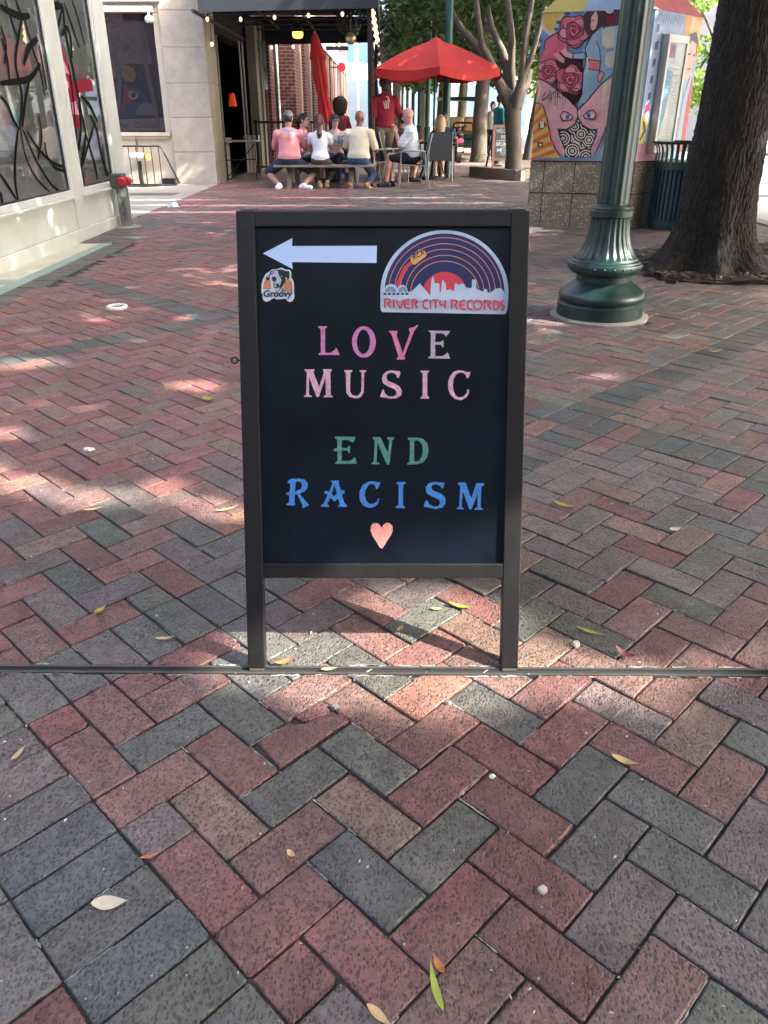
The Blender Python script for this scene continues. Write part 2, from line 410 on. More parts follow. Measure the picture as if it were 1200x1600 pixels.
m_mort = M('pale_mortar', (.34, .33, .30), .95, 0, .25, 50, .5, 150, blotch=.35, bls=25)

g = MB().add([(-300, -60, -.06), (300, -60, -.06), (300, 400, -.06), (-300, 400, -.06)], [(0, 1, 2, 3)])
struct('ground', g, m_asph)
pav = struct('brick_pavement', MB().add([(-4.5, -1, -.009), (4.75, -1, -.009), (4.75, 17.3, -.009), (-4.5, 17.3, -.009)], [(0, 1, 2, 3)]), m_bed)

# the herringbone: one diagonal grid (a runs away to the right and back, b to the right and forward), cell = brick width
UB = .1011; O0 = Vector((-.0692, 1.1714)); YW = R(.6)
ea = Vector((math.cos(-math.pi/4+YW), math.sin(-math.pi/4+YW)))*UB; eb = Vector((math.cos(math.pi/4+YW), math.sin(math.pi/4+YW)))*UB
def g2w(a, b): return O0+ea*a+eb*b
def strip_y(x): return 1.492-.0085*x
RED, PNK, TAN, GRY, BLU, PUR, ORG = (.162, .066, .061), (.176, .094, .082), (.20, .130, .098), (.098, .096, .085), (.080, .087, .091), (.128, .098, .096), (.22, .105, .075)
PAL = dict(r=RED, p=PNK, t=TAN, g=GRY, b=BLU, u=PUR, o=ORG)
def bandkind(a, b):
    a0 = -9 if b >= 20 else -8
    ba = (a-a0) % 28 in (0, 1); bb = (b+6) % 26 in (0, 1)
    return ba, bb
def cells():
    seen = set(); out = []
    for a in range(-190, 70):
        for b in range(-75, 190):
            p = g2w(a+.5, b+.5)
            if not (-4.4 < p.x < 4.6 and -.35 < p.y < 17.2) or abs(p.x) > .56*p.y+1.35: continue
            if (a, b) in seen: continue
            ba, bb = bandkind(a, b)
            if bb: cs = [(a, b), (a, b+1)] if (b+6) % 26 == 0 else [(a, b-1), (a, b)]
            elif ba: 
                a0 = -9 if b >= 20 else -8
                cs = [(a, b), (a+1, b)] if (a-a0) % 28 == 0 else [(a-1, b), (a, b)]
            else:
                s = (a+b) % 4
                cs = [(a, b), (a+1, b)] if s == 3 else [(a-1, b), (a, b)] if s == 0 else [(a, b), (a, b+1)] if s == 1 else [(a, b-1), (a, b)]
                cs = [c for c in cs if bandkind(*c) == (False, False)]
            cs = [c for c in cs if c not in seen]
            for c in cs: seen.add(c)
            if cs: out.append((cs, ba or bb))
    return out
FORCE = {(-8, -3): 'g', (-8, -4): 'g', (-6, -2): 'r', (-5, -2): 'p', (-5, 0): 'g', (-4, -1): 'g', (-3, 0): 'p', (-3, 2): 'g', (-1, 2): 'o', (-1, 4): 'p', (1, 4): 'r', (1, 6): 'p', (3, 6): 'r', (3, 8): 'r', (4, 7): 'u', (-6, -4): 'r', (-6, -3): 'p', (-2, -1): 'r', (-2, 1): 'p', (0, 1): 'r', (0, 3): 'g', (2, 3): 'r', (2, 5): 'u', (4, 5): 't', (-6, -6): 'u', (-5, -4): 'p', (-4, -3): 'g', (-3, -2): 'r', (-1, 0): 'g', (1, 2): 'r', (3, 4): 'r', (5, 6): 'g', (-5, -6): 'u', (-3, -4): 'p', (-1, -2): 'g', (1, 0): 'r', (3, 2): 'g', (5, 4): 'p', (-4, -6): 'g', (-2, -3): 't', (0, -1): 't', (2, 1): 'r', (4, 3): 'g', (-3, -6): 'b', (-2, -4): 'u', (0, -3): 'p', (2, -1): 'g', (4, 1): 'g', (6, 3): 'u', (1, -2): 'g', (3, 0): 'r', (5, 2): 'g', (-2, -6): 'b', (-1, -4): 'r', (-1, -6): 'g', (1, -4): 'r', (3, -2): 'r', (5, 0): 'u', (-2, -7): 'g', (0, -6): 'b', (2, -3): 'r', (4, -1): 'r', (6, 1): 'u', (2, -4): 'r', (1, -6): 'g', (4, -3): 'p', (6, -1): 'p', (0, -7): 'r', (-10, -3): 'p', (-9, -2): 'r', (-11, -2): 'u', (-10, -1): 'u', (-9, 0): 'g', (-8, -1): 'g', (-8, 0): 'g', (-8, 1): 'g', (-8, 2): 'g', (-8, -2): 'u', (-6, -1): 'r', (-6, 1): 'g', (-11, 0): 'r', (-10, 1): 'r', (-12, -1): 'g', (-13, -2): 'u', (-12, -3): 'r', (-13, 0): 'r', (-14, -1): 't', (-12, 1): 'p', (-11, 2): 'u', (-9, 2): 'u', (-10, 3): 'g', (-14, 1): 'g', (-15, 0): 'r', (-17, 0): 'r', (-16, -1): 'u', (-13, 2): 'p', (-15, 2): 'g', (-12, 3): 'g', (-13, 4): 'p', (-11, 4): 'o', (-1, 6): 'g', (-1, 8): 'u', (1, 8): 'p', (1, 10): 'g', (3, 10): 'p', (0, 7): 'g', (2, 9): 'p', (0, 5): 't', (2, 7): 'r', (4, 9): 'p', (0, 9): 'r', (2, 11): 'u', (0, 11): 'u', (-2, 9): 'g', (-2, 7): 'g', (-1, 10): 'u', (1, 12): 'g', (2, 13): 'u', (-2, 11): 'u', (-3, 10): 'u', (-1, 12): 'r', (0, 13): 't', (1, 14): 'g', (-4, 1): 'g', (-2, 3): 'r', (-4, 3): 'p', (-2, 5): 't', (-5, 2): 'u', (-6, 2): 'u', (-5, 4): 'p', (-3, 4): 'g', (-3, 6): 'r'}
def brick_colour(cs, band, p):
    k = FORCE.get((min(cs)))
    if k: c = PAL[k]
    else:
        rr = random.random()
        if band: c = BLU if rr < .35 else GRY if rr < .8 else PUR if rr < .9 else PNK
        else:
            left = max(0, min(1, (.2-p.x)/1.4)); k_ = max(0, min(1, (p.y-1.6)/1.2))
            if rr < .20+.36*left: c = RED
            elif rr < .42+.33*left: c = PNK
            elif rr < .50+.34*left: c = TAN if random.random() < .5 else ORG
            elif rr < .76+.16*left: c = PUR
            else: c = GRY if random.random() < .75 else BLU
            dust_and_light = (.155, .125, .115) if left < .5 else (.20, .085, .08)
            c = tuple(x*(1-.42*k_)+d_*.42*k_*random.uniform(.8, 1.2) for x, d_ in zip(c, dust_and_light)); c = tuple(x*(1+.22*k_) for x in c)  # bricks farther off are coloured paler to imitate brighter light there
    v = random.uniform(.84, 1.16)
    return tuple(max(.01, x*v*random.uniform(.95, 1.05)) for x in c)
def clip(poly, px, py, nx, ny):                   # keep the side where (p-q).n <= 0
    out = []
    for i in range(len(poly)):
        a, b = poly[i], poly[(i+1) % len(poly)]
        da = (a[0]-px)*nx+(a[1]-py)*ny; db = (b[0]-px)*nx+(b[1]-py)*ny
        if da <= 0: out.append(a)
        if (da < 0) != (db < 0) and abs(da-db) > 1e-9:
            t = da/(da-db); out.append((a[0]+(b[0]-a[0])*t, a[1]+(b[1]-a[1])*t))
    return out
def outline(hx, hy, near):                        # worn brick outline, centred
    gx = random.uniform(.0012, .0036); x, y = hx-gx, hy-random.uniform(.0012, .0036)
    j = lambda s: random.uniform(-s, s)
    if not near: return [(-x, -y), (x, -y), (x, y), (-x, y)]
    c = lambda: random.uniform(.001, .005) if random.random() < .85 else random.uniform(.005, .012)
    P = []
    nx_ = 3 if hx > hy else 2; ny_ = 3 if hy > hx else 2
    for (ax, ay), (bx, by), n in (((-x, -y), (x, -y), nx_), ((x, -y), (x, y), ny_), ((x, y), (-x, y), nx_), ((-x, y), (-x, -y), ny_)):
        dx, dy = bx-ax, by-ay; l = math.hypot(dx, dy); k = c()
        P.append((ax+dx/l*k, ay+dy/l*k))
        for i in range(1, n):
            t = i/n; w = j(.0011); P.append((ax+dx*t-dy/l*w, ay+dy*t+dx/l*w))
        k = c(); P.append((bx-dx/l*k, by-dy/l*k))
    return P
def brick_geo(P, zt, bev, near, depth=.022, tilt=(0, 0)):
    n = len(P); cx = sum(p[0] for p in P)/n; cy = sum(p[1] for p in P)/n
    z = lambda x, y: zt+tilt[0]*(x-cx)+tilt[1]*(y-cy)
    if not near:
        v = [(x, y, -depth) for x, y in P]+[(x, y, z(x, y)) for x, y in P]
        return v, [tuple(range(n, 2*n))]+[(i, (i+1) % n, n+(i+1) % n, n+i) for i in range(n)]
    inn = []
    for x, y in P:
        l = math.hypot(x-cx, y-cy) or 1; inn.append((x-(x-cx)/l*bev, y-(y-cy)/l*bev))
    v = [(x, y, -depth) for x, y in P]+[(x, y, z(x, y)-bev*.75) for x, y in P]+[(x, y, z(x, y)) for x, y in inn]
    f = [(i, (i+1) % n, n+(i+1) % n, n+i) for i in range(n)]+[(n+i, n+(i+1) % n, 2*n+(i+1) % n, 2*n+i) for i in range(n)]+[tuple(range(2*n, 3*n))]
    return v, f
ang = math.atan2(ea.y, ea.x)
ALLB = []
for cs, band in cells():
    a0 = min(c[0] for c in cs); b0 = min(c[1] for c in cs); a1 = max(c[0] for c in cs)+1; b1 = max(c[1] for c in cs)+1
    ctr = g2w((a0+a1)/2, (b0+b1)/2)
    if ctr.x < -2.66 and ctr.y < 8.7 or ctr.x < -2.9 and ctr.y < 10.6 or ctr.x < -3.34: continue
    if (ctr-Vector((1.46, 5.24))).length < .27: continue
    if ctr.y > 6.45-(ctr.x-2.2)*.18 and ctr.y < 8.3 and ctr.x > 2.25+max(0, (ctr.y-7.6))*.3: continue
    ALLB.append((cs, band, (a1-a0)/2*UB, (b1-b0)/2*UB, ctr))
def vis(p):                                       # how large it shows
    dep = p.y*CP+EYE*SP; return 1/dep**3 if (abs(p.x)/dep*FPX < 640 and p.y > .56) else 0
ALLB.sort(key=lambda q: -vis(q[4]))
variants = {}
def variant(hx, hy):
    k = (round(hx, 3), round(hy, 3)); L_ = variants.setdefault(k, [])
    if len(L_) < 14:
        v, f = brick_geo(outline(hx, hy, True), 0, random.uniform(.0022, .0042), True)
        me = bpy.data.meshes.new('brick'); me.from_pydata(v, [], f); me.materials.append(m_brick1); L_.append(me)
    return random.choice(L_)
field_v, field_f, field_c = [], [], []
nsing = 0; BRICKLOG = []
cut_lo = lambda p: strip_y(p.x)-.0165; cut_hi = lambda p: strip_y(p.x)+.0165
for cs, band, hx, hy, c in ALLB:
    col = brick_colour(cs, band, c); r = math.hypot(hx, hy); al = random.random()
    near = c.y < 8.5
    pieces = [None]
    if min(cs) == (-2, -1): pieces = [[tuple(gr(400+x/3, 1040+y/3)[:2]) for x, y in q_] for q_ in (((5, 357), (115, 478), (436, 256), (398, 228), (362, 243), (300, 246), (232, 272), (182, 280), (148, 272), (92, 306)), ((186, 242), (226, 262), (268, 252), (344, 216), (348, 190), (318, 172), (250, 200)))]
    if abs(c.y-strip_y(c.x)) < r+.017:            # cut along the expansion joint
        W = lambda P: [(c.x+x*math.cos(ang)-y*math.sin(ang), c.y+x*math.sin(ang)+y*math.cos(ang)) for x, y in P]
        P = W(outline(hx, hy, True)); pieces = []
        lo = clip(P, 0, 1.492-.0165, .0085, 1); hi = clip(P, 0, 1.492+.0165, -.0085, -1)
        for q in (lo, hi):
            if len(q) > 2:
                A = abs(sum(q[i][0]*q[(i+1) % len(q)][1]-q[(i+1) % len(q)][0]*q[i][1] for i in range(len(q))))/2
                if A > 2e-4: pieces.append(q)
    zt = random.uniform(-.0022, .0022); tl = (random.uniform(-.012, .012), random.uniform(-.012, .012))
    for q in pieces:
        if q is None and nsing < 300 and vis(c) > 0:
            o = bpy.data.objects.new('brick', variant(hx, hy)); COL.objects.link(o); o.parent = pav
            o.location = (c.x, c.y, zt); o.rotation_euler = (tl[0], tl[1], ang+random.uniform(-.008, .008)); o.color = col+(al,); nsing += 1; BRICKLOG.append((min(cs), c))
        elif q is not None and nsing < 300 and vis(c) > 0:
            v, f = brick_geo([(x-c.x, y-c.y) for x, y in q], 0, .003, True)
            me = bpy.data.meshes.new('brick'); me.from_pydata(v, [], f); me.materials.append(m_brick1)
            o = bpy.data.objects.new('brick', me); COL.objects.link(o); o.parent = pav; o.location = (c.x, c.y, zt); o.color = col+(al,); nsing += 1; BRICKLOG.append((min(cs), c))
        else:
            if q is None:
                P = outline(hx, hy, near); w = ang+random.uniform(-.008, .008)
                q = [(c.x+x*math.cos(w)-y*math.sin(w), c.y+x*math.sin(w)+y*math.cos(w)) for x, y in P]
            v, f = brick_geo(q, zt, .0035, near, .02, tl); b = len(field_v)
            field_v += v; field_f += [tuple(i+b for i in ff) for ff in f]; field_c += [col+(al,)]*sum(len(ff) for ff in f)
# rows of header bricks along the storefront
for i in range(98):
    y = 5.2+i*.1015
    for x0, x1 in (((-2.875, -2.672),) if y < 8.62 else ((-3.30, -3.10), (-3.097, -2.896), (-2.893, -2.69))):
        if y > 10.75: continue
        P = [(x+random.uniform(-.002, .002), yy+random.uniform(-.002, .002)) for x, yy in ((x0, y+.002), (x1, y+.002), (x1, y+.099), (x0, y+.099))]
        v, f = brick_geo(P, random.uniform(-.002, .002), .004, False); b = len(field_v)
        col = tuple(c*random.uniform(.85, 1.15) for c in random.choice([GRY, BLU, GRY, PUR, RED if x0 < -2.9 else GRY])); 
        field_v += v; field_f += [tuple(j+b for j in ff) for ff in f]; field_c += [col+(random.random(),)]*sum(len(ff) for ff in f)
me = bpy.data.meshes.new('brick'); me.from_pydata(field_v, [], field_f)
ca = me.color_attributes.new('Col', 'FLOAT_COLOR', 'CORNER'); ca.data.foreach_set('color', np.array(field_c, np.float32).ravel())
me.materials.append(m_brickN); o = bpy.data.objects.new('brick', me); COL.objects.link(o); o.parent = pav; o['kind'] = 'stuff'
# pale mortar and grit lodged in some of the joints near the camera
gm = MB()
for i in range(330):
    a = random.randint(-22, 14); b = random.randint(-9, 24); p = g2w(a, b); w = random.random() < .5
    if not (.6 < p.y < 2.6): continue
    l = random.uniform(.02, .09); d = (ea if w else eb).normalized()
    pts = [(p.x+d.x*l*k/9+random.uniform(-.0009, .0009), p.y+d.y*l*k/9+random.uniform(-.0009, .0009)) for k in range(10)]
    for q in rib(pts, [random.uniform(.0006, .0042) for _ in pts]): gm.add([(v.x, v.y, -.0015) for v in q], [(0, 1, 2, 3)])
for i in range(46):                               # along the steel joint
    x = random.uniform(-1.0, 1.0); s = random.choice((-1, 1)); l = random.uniform(.015, .08)
    y = strip_y(x)+s*.019
    pts = [(x+l*k/4, y+random.uniform(-.002, .002)) for k in range(5)]
    for q in rib(pts, [random.uniform(.002, .006) for _ in pts]): gm.add([(v.x, v.y, .0005) for v in q], [(0, 1, 2, 3)])
o = gm.build('mortar', m_mort, pav); o['kind'] = 'stuff'

tg = MB()                                         # dark grit and leaf crumbs caught in the joints
for i in range(420):
    a = random.randint(-24, 16); b = random.randint(-10, 26); w = random.random(); d = (ea if random.random() < .5 else eb); p = g2w(a, b)+d*w
    if not (.5 < p.y < 3.2): continue
    r = random.uniform(.0012, .0045); q = random.uniform(0, 3.1)
    tg.add([(p.x+r*1.6*math.cos(q), p.y+r*1.6*math.sin(q), .0008), (p.x-r*.6*math.sin(q), p.y+r*.6*math.cos(q), .0022), (p.x-r*1.4*math.cos(q), p.y-r*1.4*math.sin(q), .0008), (p.x+r*.6*math.sin(q), p.y-r*.6*math.cos(q), .0012)], [(0, 1, 2, 3)])
o = tg.build('joint_grit', M('joint_crumbs', (.055, .042, .032), .95, 0, .5, 90), pav); o['kind'] = 'stuff'
# steel expansion joint let into the bricks
for s in (-1, 1):
    mb = MB(); 
    for (x0, x1) in ((-4.4, 4.6),):
        P = [(x0, strip_y(x0)+s*.0108, -.03), (x1, strip_y(x1)+s*.0108, -.03)]
        mb.box((0, 1.492+s*.0112, -.012), (9, .0066, .0275), Matrix.Rotation(math.atan(-.0085), 3, 'Z'))
    o = mb.build('joint_rail', m_steel, pav)
MBj = MB().box((0, 1.492, -.010), (9, .0152, .012), Matrix.Rotation(math.atan(-.0085), 3, 'Z')).build('joint_seal', m_rub, pav)

# plaza beyond: brick-coloured sheet, concrete aprons, street
def farbrick():
    m = bpy.data.materials.new('far_brick_paving'); m.use_nodes = True; t = m.node_tree; L = t.links.new; p = t.nodes['Principled BSDF']
    geo = nd(t, 'ShaderNodeNewGeometry'); mp = nd(t, 'ShaderNodeMapping'); mp.inputs['Rotation'].default_value = (0, 0, R(45)); L(geo.outputs['Position'], mp.inputs[0])
    b = nd(t, 'ShaderNodeTexBrick'); b.inputs['Scale'].default_value = 1; b.inputs['Brick Width'].default_value = .2; b.inputs['Row Height'].default_value = .1; b.inputs['Mortar Size'].default_value = .004
    b.inputs['Color1'].default_value = (.19, .115, .11, 1); b.inputs['Color2'].default_value = (.15, .13, .125, 1); b.inputs['Mortar'].default_value = (.05, .05, .05, 1)
    L(mp.outputs[0], b.inputs[0]); L(b.outputs[0], p.inputs['Base Color']); p.inputs['Roughness'].default_value = .8; return m
m_far = farbrick()
struct('plaza', MB().add([(-3.3, 17.2, -.004), (5.2, 17.2, -.004), (5.2, 60, -.004), (-3.3, 60, -.004)], [(0, 1, 2, 3)]), m_far)
struct('concrete_apron', MB().bx(-9, -3.32, 10.75, 17.0, -.05, .003).bx(-9, -3.26, 3, 3.5, -.05, -.02), m_conc)
struct('drain_strip', MB().bx(-7, -3.6, 14.25, 14.75, -.02, .007), M('dark_grating', (.10, .085, .075), .7, .2, .3, 30))
struct('cream_border', MB().bx(-3.6, -2.998, 6.53, 8.59, -.04, .004).bx(-5, -2.995, 3, 6.32, -.04, .004), m_cream)
struct('green_border', MB().bx(-2.995, -2.878, 3, 8.59, -.04, .005).bx(-5, -2.998, 6.323, 6.527, -.04, .005), m_greenst)
struct('kerb', MB().bx(4.72, 4.92, -10, 90, -.06, .01), m_conc)
struct('street', MB().add([(4.92, -30, -.055), (14, -30, -.055), (14, 120, -.055), (4.92, 120, -.055)], [(0, 1, 2, 3)]), M('street_paving', (.30, .31, .32), .8, 0, .1, 14, .1, 150, blotch=.15, bls=.6))
mk = MB()
for y in (16.9, 14.3, 22.5, 28.0): mk.bx(5.0, 13.9, y, y+.12, -.052, -.049)
struct('street_line', mk, M('road_paint', (.55, .56, .56), .7, blotch=.3))
struct('far_pavement', MB().bx(14, 40, -30, 160, -.06, .05), m_conc)
# ------------------------------------------------------------------ the A-board
S0 = Vector((0, 1.492, 0)); ST = Vector((0, .335, 1.0045)).normalized(); SN = Vector((0, -ST.z, ST.y)); SLEN = 1.0588
m_board = M('chalkboard_black', (.0050, .0105, .0205), .30, 0, .4, 5, .03, 40, spec=.28, blotch=.25, bls=2.5)
m_frame = M('black_stained_frame', (.0085, .0088, .0095), .5, 0, .3, 6, .12, 70, stretch=(6, 6, 1), spec=.35)
sign = thing('sandwich_board', 'black wooden A-frame sign with painted letters LOVE MUSIC END RACISM, standing on the brick paving', 'sign', (0, 1.66, 0))
def sp(u, s, d=0): return S0+Vector((u, 0, 0))+ST*s+SN*d
def sbox(mb, u0, u1, s0, s1, d0, d1):
    vs = [sp(u, s, d) for d in (d0, d1) for s in (s0, s1) for u in (u0, u1)]
    mb.add(vs, [(0, 2, 3, 1), (4, 5, 7, 6), (0, 1, 5, 4), (2, 6, 7, 3), (0, 4, 6, 2), (1, 3, 7, 5)])
for u0, u1 in ((-.3275, -.2865), (.2815, .3225)):
    mb = MB(); sbox(mb, u0, u1, .006, SLEN, -.030, 0); mb.build('leg', m_frame, sign, bevel=.0022)
    mb = MB(); sbox(mb, u0+.004, u1-.004, -.001, .007, -.029, -.002); mb.build('foot_pad', M('brass_glide', (.12, .10, .07), .5, .3), sign)
mb = MB(); sbox(mb, -.286, .281, SLEN-.033, SLEN-.001, -.029, -.0012); mb.build('top_rail', m_frame, sign, bevel=.002)
mb = MB(); sbox(mb, -.286, .281, .228, .2625, -.029, -.0012); mb.build('bottom_rail', m_frame, sign, bevel=.002)
mb = MB(); sbox(mb, -.2868, .2818, .2628, SLEN-.0335, -.020, -.011); mb.build('board', m_board, sign)
# rear frame, hinged at the top
BT = Vector((0, -.30, 1.0)).normalized(); top = sp(0, SLEN, -.034); BN = Vector((0, BT.z, -BT.y))
def bp_(u, s, d=0): return Vector((u, 0, 0))+top-BT*(SLEN-s)+BN*d
def bbox(mb, u0, u1, s0, s1, d0, d1):
    vs = [bp_(u, s, d) for d in (d0, d1) for s in (s0, s1) for u in (u0, u1)]
    mb.add(vs, [(0, 1, 3, 2), (4, 6, 7, 5), (0, 4, 5, 1), (2, 3, 7, 6), (0, 2, 6, 4), (1, 5, 7, 3)])
for u0, u1 in ((-.3275, -.2865), (.2815, .3225)):
    mb = MB(); bbox(mb, u0, u1, .012, SLEN, 0, .03); mb.build('leg', m_frame, sign, bevel=.002)
for s0, s1 in ((SLEN-.034, SLEN-.001), (.228, .2625)):
    mb = MB(); bbox(mb, -.286, .281, s0, s1, .001, .029); mb.build('rear_rail', m_frame, sign, bevel=.002)
mb = MB(); bbox(mb, -.2868, .2818, .2628, SLEN-.0345, .008, .018); mb.build('board', m_board, sign)
for u in (-.2, .2):
    c = sp(u, SLEN+.001, -.032); mb = MB().box(c, (.06, .03, .003)); mb.build('hinge', m_steel, sign)
c = sp(-.334, .735, -.012); mb = MB()
mb.tube([c+Vector((.008, 0, 0)), c, ], .0025, 8); pts = [c+Vector((-.007+.007*math.cos(w), 0, .007*math.sin(w))) for w in np.linspace(0, 2*math.pi, 13)]; mb.tube(pts, .0022, 6)
mb.build('screw_eye', m_black, sign)
PO = sp(0, 0, -.011)
def sgn(x, y): return onpl(x, y, PO, SN)
def zmap(ox, oy, k): return lambda x, y: sgn(ox+x/k, oy+y/k)
class Pnt:                                        # chalk-pen paint: slightly streaky
    pass
def chalk(name, rgb): return M(name, tuple(c*.78 for c in srgb(*rgb)), .6, 0, .2, 110, .12, 200, blotch=.26, bls=120)
c_pink, c_pink2, c_lil, c_rose, c_grn, c_blu, c_cor = (chalk('chalk_paint', c) for c in ((226, 140, 196), (240, 140, 180), (205, 190, 215), (240, 188, 205), (88, 158, 150), (72, 152, 238), (240, 160, 148)))
zA, zB = zmap(480, 490, 4.2857), zmap(430, 670, 3.4286)
U_ = lambda *a: list(a)
LET = [
 (zA, c_pink, [[(72,85),(133,85),(132,92),(120,100),(120,262),(160,262),(188,240),(192,226),(200,235),(218,277),(78,277),(76,268),(92,260),(90,102),(74,93)]]),
 (zA, c_pink, [ell2(380,190,80,105), ell2(377,189,44,82)]),
 (zA, c_pink2, [[(545,116),(605,116),(603,132),(597,142),(640,265),(690,125),(680,110),(682,98),(715,90),(742,73),(742,82),(725,105),(715,120),(650,285),(655,297),(655,308),(600,308),(600,296),(612,290),(565,140)]]),
 (zA, c_lil, [[(810,114),(957,116),(950,130),(930,155),(918,140),(905,132),(860,132),(856,190),(892,190),(905,180),(913,178),(913,226),(905,226),(895,208),(856,208),(858,285),(900,285),(922,275),(938,260),(943,262),(957,302),(808,300),(812,292),(826,284),(828,130)]]),
 (zA, c_rose, [[(-18,373),(-17,382),(-2,392),(-8,545),(-22,550),(-22,558),(32,558),(30,550),(12,545),(13,425),(62,558),(78,558),(123,425),(125,545),(112,551),(110,560),(172,560),(170,552),(158,545),(155,392),(163,385),(165,372),(105,372),(107,385),(113,392),(80,490),(40,388),(48,384),(50,373)]]),
 (zA, c_rose, [[(248,378),(303,378),(303,388),(290,396),(287,520),(300,543),(316,550),(328,552),(345,545),(362,520),(365,396),(350,388),(350,379),(396,379),(396,388),(382,396),(378,530),(360,558),(331,569),(329,555),(325,569),(285,558),(262,530),(258,396),(248,388)]]),
 (zA, c_rose, [[(620,386),(625,400),(612,430),(600,430),(598,412),(580,398),(555,396),(535,408),(530,430),(540,450),(590,470),(620,490),(635,520),(628,548),(600,566),(560,571),(520,562),(487,558),(505,507),(514,510),(520,535),(545,553),(575,555),(595,545),(598,525),(585,505),(540,487),(510,468),(500,440),(507,410),(530,388),(560,380),(590,383)]]),
 (zA, c_rose, [[(758,382),(817,382),(815,392),(804,398),(804,550),(817,560),(819,570),(758,570),(760,560),(773,550),(773,398),(760,392)]]),
 (zA, c_rose, [[(1093,390),(1088,415),(1080,432),(1068,432),(1062,412),(1045,398),(1020,395),(995,410),(980,440),(975,480),(980,520),(995,550),(1020,562),(1045,555),(1065,535),(1072,508),(1085,508),(1083,535),(1065,562),(1030,580),(990,572),(960,545),(943,500),(943,460),(955,420),(980,390),(1015,379),(1050,383),(1070,392),(1085,390)]]),
 (zB, c_grn, [[(320,41),(432,43),(427,58),(413,75),(405,68),(392,60),(358,60),(356,102),(385,103),(395,90),(401,92),(401,130),(394,130),(387,115),(356,116),(356,172),(395,172),(412,165),(425,150),(430,155),(437,187),(321,188),(324,180),(335,172),(333,120),(318,120),(312,115),(320,105),(333,102),(333,60),(320,50)]]),
 (zB, c_grn, [[(523,44),(563,44),(605,130),(612,62),(600,54),(600,45),(637,45),(637,54),(627,62),(612,190),(600,194),(595,185),(548,75),(543,175),(558,184),(559,190),(515,190),(516,183),(528,175),(533,62),(523,54)]]),
 (zB, c_grn, [[(710,47),(765,47),(795,55),(815,80),(822,115),(815,150),(795,178),(760,190),(707,192),(708,184),(720,176),(722,62),(711,56)], [(744,62),(765,63),(785,80),(791,115),(785,150),(768,172),(745,176)]]),
 (zB, c_blu, [[(66,283),(80,270),(108,265),(112,275),(117,265),(155,270),(174,290),(174,315),(158,335),(130,347),(182,408),(150,426),(144,420),(147,410),(118,350),(105,353),(103,395),(108,402),(108,410),(60,410),(62,402),(75,395),(75,355),(57,352),(60,342),(78,338),(82,293),(68,292)], [(110,282),(135,283),(145,300),(138,322),(106,336)]]),
 (zB, c_blu, [[(295,277),(343,277),(340,292),(352,328),(370,330),(373,345),(357,352),(371,398),(385,408),(384,418),(335,418),(346,403),(338,372),(317,390),(296,368),(278,403),(290,412),(288,418),(245,418),(246,410),(260,400),(282,352),(262,345),(270,332),(288,338),(308,292)], [(318,300),(330,345),(316,362),(303,347)]]),
 (zB, c_blu, [[(565,283),(557,305),(548,322),(540,322),(535,302),(520,295),(500,300),(485,325),(480,355),(487,385),(505,402),(525,402),(545,390),(552,372),(558,375),(553,400),(530,418),(500,424),(470,410),(452,380),(452,335),(470,300),(500,283),(530,280),(550,288)]]),
 (zB, c_blu, [[(650,285),(699,285),(697,294),(685,300),(685,408),(696,418),(695,426),(645,424),(647,416),(660,408),(662,300),(650,294)]]),
 (zB, c_blu, [[(908,288),(900,318),(890,320),(885,305),(865,298),(842,300),(835,315),(845,330),(890,348),(912,370),(912,400),(895,422),(860,430),(825,422),(795,416),(805,385),(815,383),(825,405),(850,416),(875,412),(885,395),(875,378),(830,358),(808,340),(806,312),(825,290),(855,284),(885,288)]]),
 (zB, c_blu, [[(980,288),(1020,288),(1050,372),(1078,290),(1120,292),(1118,302),(1105,308),(1100,420),(1113,428),(1113,434),(1068,434),(1070,427),(1083,420),(1085,345),(1052,430),(1040,432),(1005,335),(998,418),(1010,426),(1010,432),(970,430),(972,423),(985,415),(992,306),(980,298)]]),
]
for fn, m, cs in LET: Flat(fn, SN, .0006).P(m, *cs).done('letter', sign)
Flat(zB, SN, .0006).P(c_cor, [(570,530),(560,514),(545,504),(525,505),(512,520),(511,545),(522,575),(545,610),(560,635),(572,642),(582,630),(600,600),(620,570),(630,545),(628,520),(612,505),(595,503),(580,514)]).done('heart', sign)
Flat(lambda x, y: sgn(x, y), SN, .0006).P(M('pale_blue_vinyl', srgb(176, 202, 240), .5, 0, .04, 8), [(411,396),(457,372),(456.3,384.5),(589,384),(588.3,411),(456.3,409.5),(457.5,420.5)]).done('arrow', sign)
# record-shop sticker
v_white, v_navy, v_or, v_redv, v_yel, v_gry = (paint(*c, .4) for c in ((196,216,238), (28,44,96), (226,148,128), (222,66,84), (236,186,84), (120,140,165)))
F = Flat(zmap(590, 350, 5.714), SN, .0006, .0001)
F.P(v_white, [(30,775),(24,730),(26,690)]+ell2(597,620,573,565,40,183,357)+[(1166,690),(1156,770),(1140,803),(1122,806),(48,787)])
F.P(v_navy, ell2(597,615,536,530,40,180,360)+[(1132,640),(62,640)])
for rx, ry in ((504,492),(452,438),(404,388),(350,334),(304,282)): F.L(v_or, ell2(600,614,rx,ry,36,180,360), 7)
F.P(v_redv, ell2(600,640,205,212,30,180,360))
F.L(v_redv, [(172,560),(210,470),(245,395),(310,340)], 30)
F.P(v_yel, [(292,320),(300,300),(395,232),(412,232),(438,270),(432,288),(335,362),(320,364),(300,335)])
F.P(v_yel, [(360,235),(368,224),(378,228),(374,245)])
F.L(v_navy, [(312,300),(388,245)], 4)
flat_text(F, v_navy, 'RCR', 316, 268, 420, 326, 0, .02, -52)
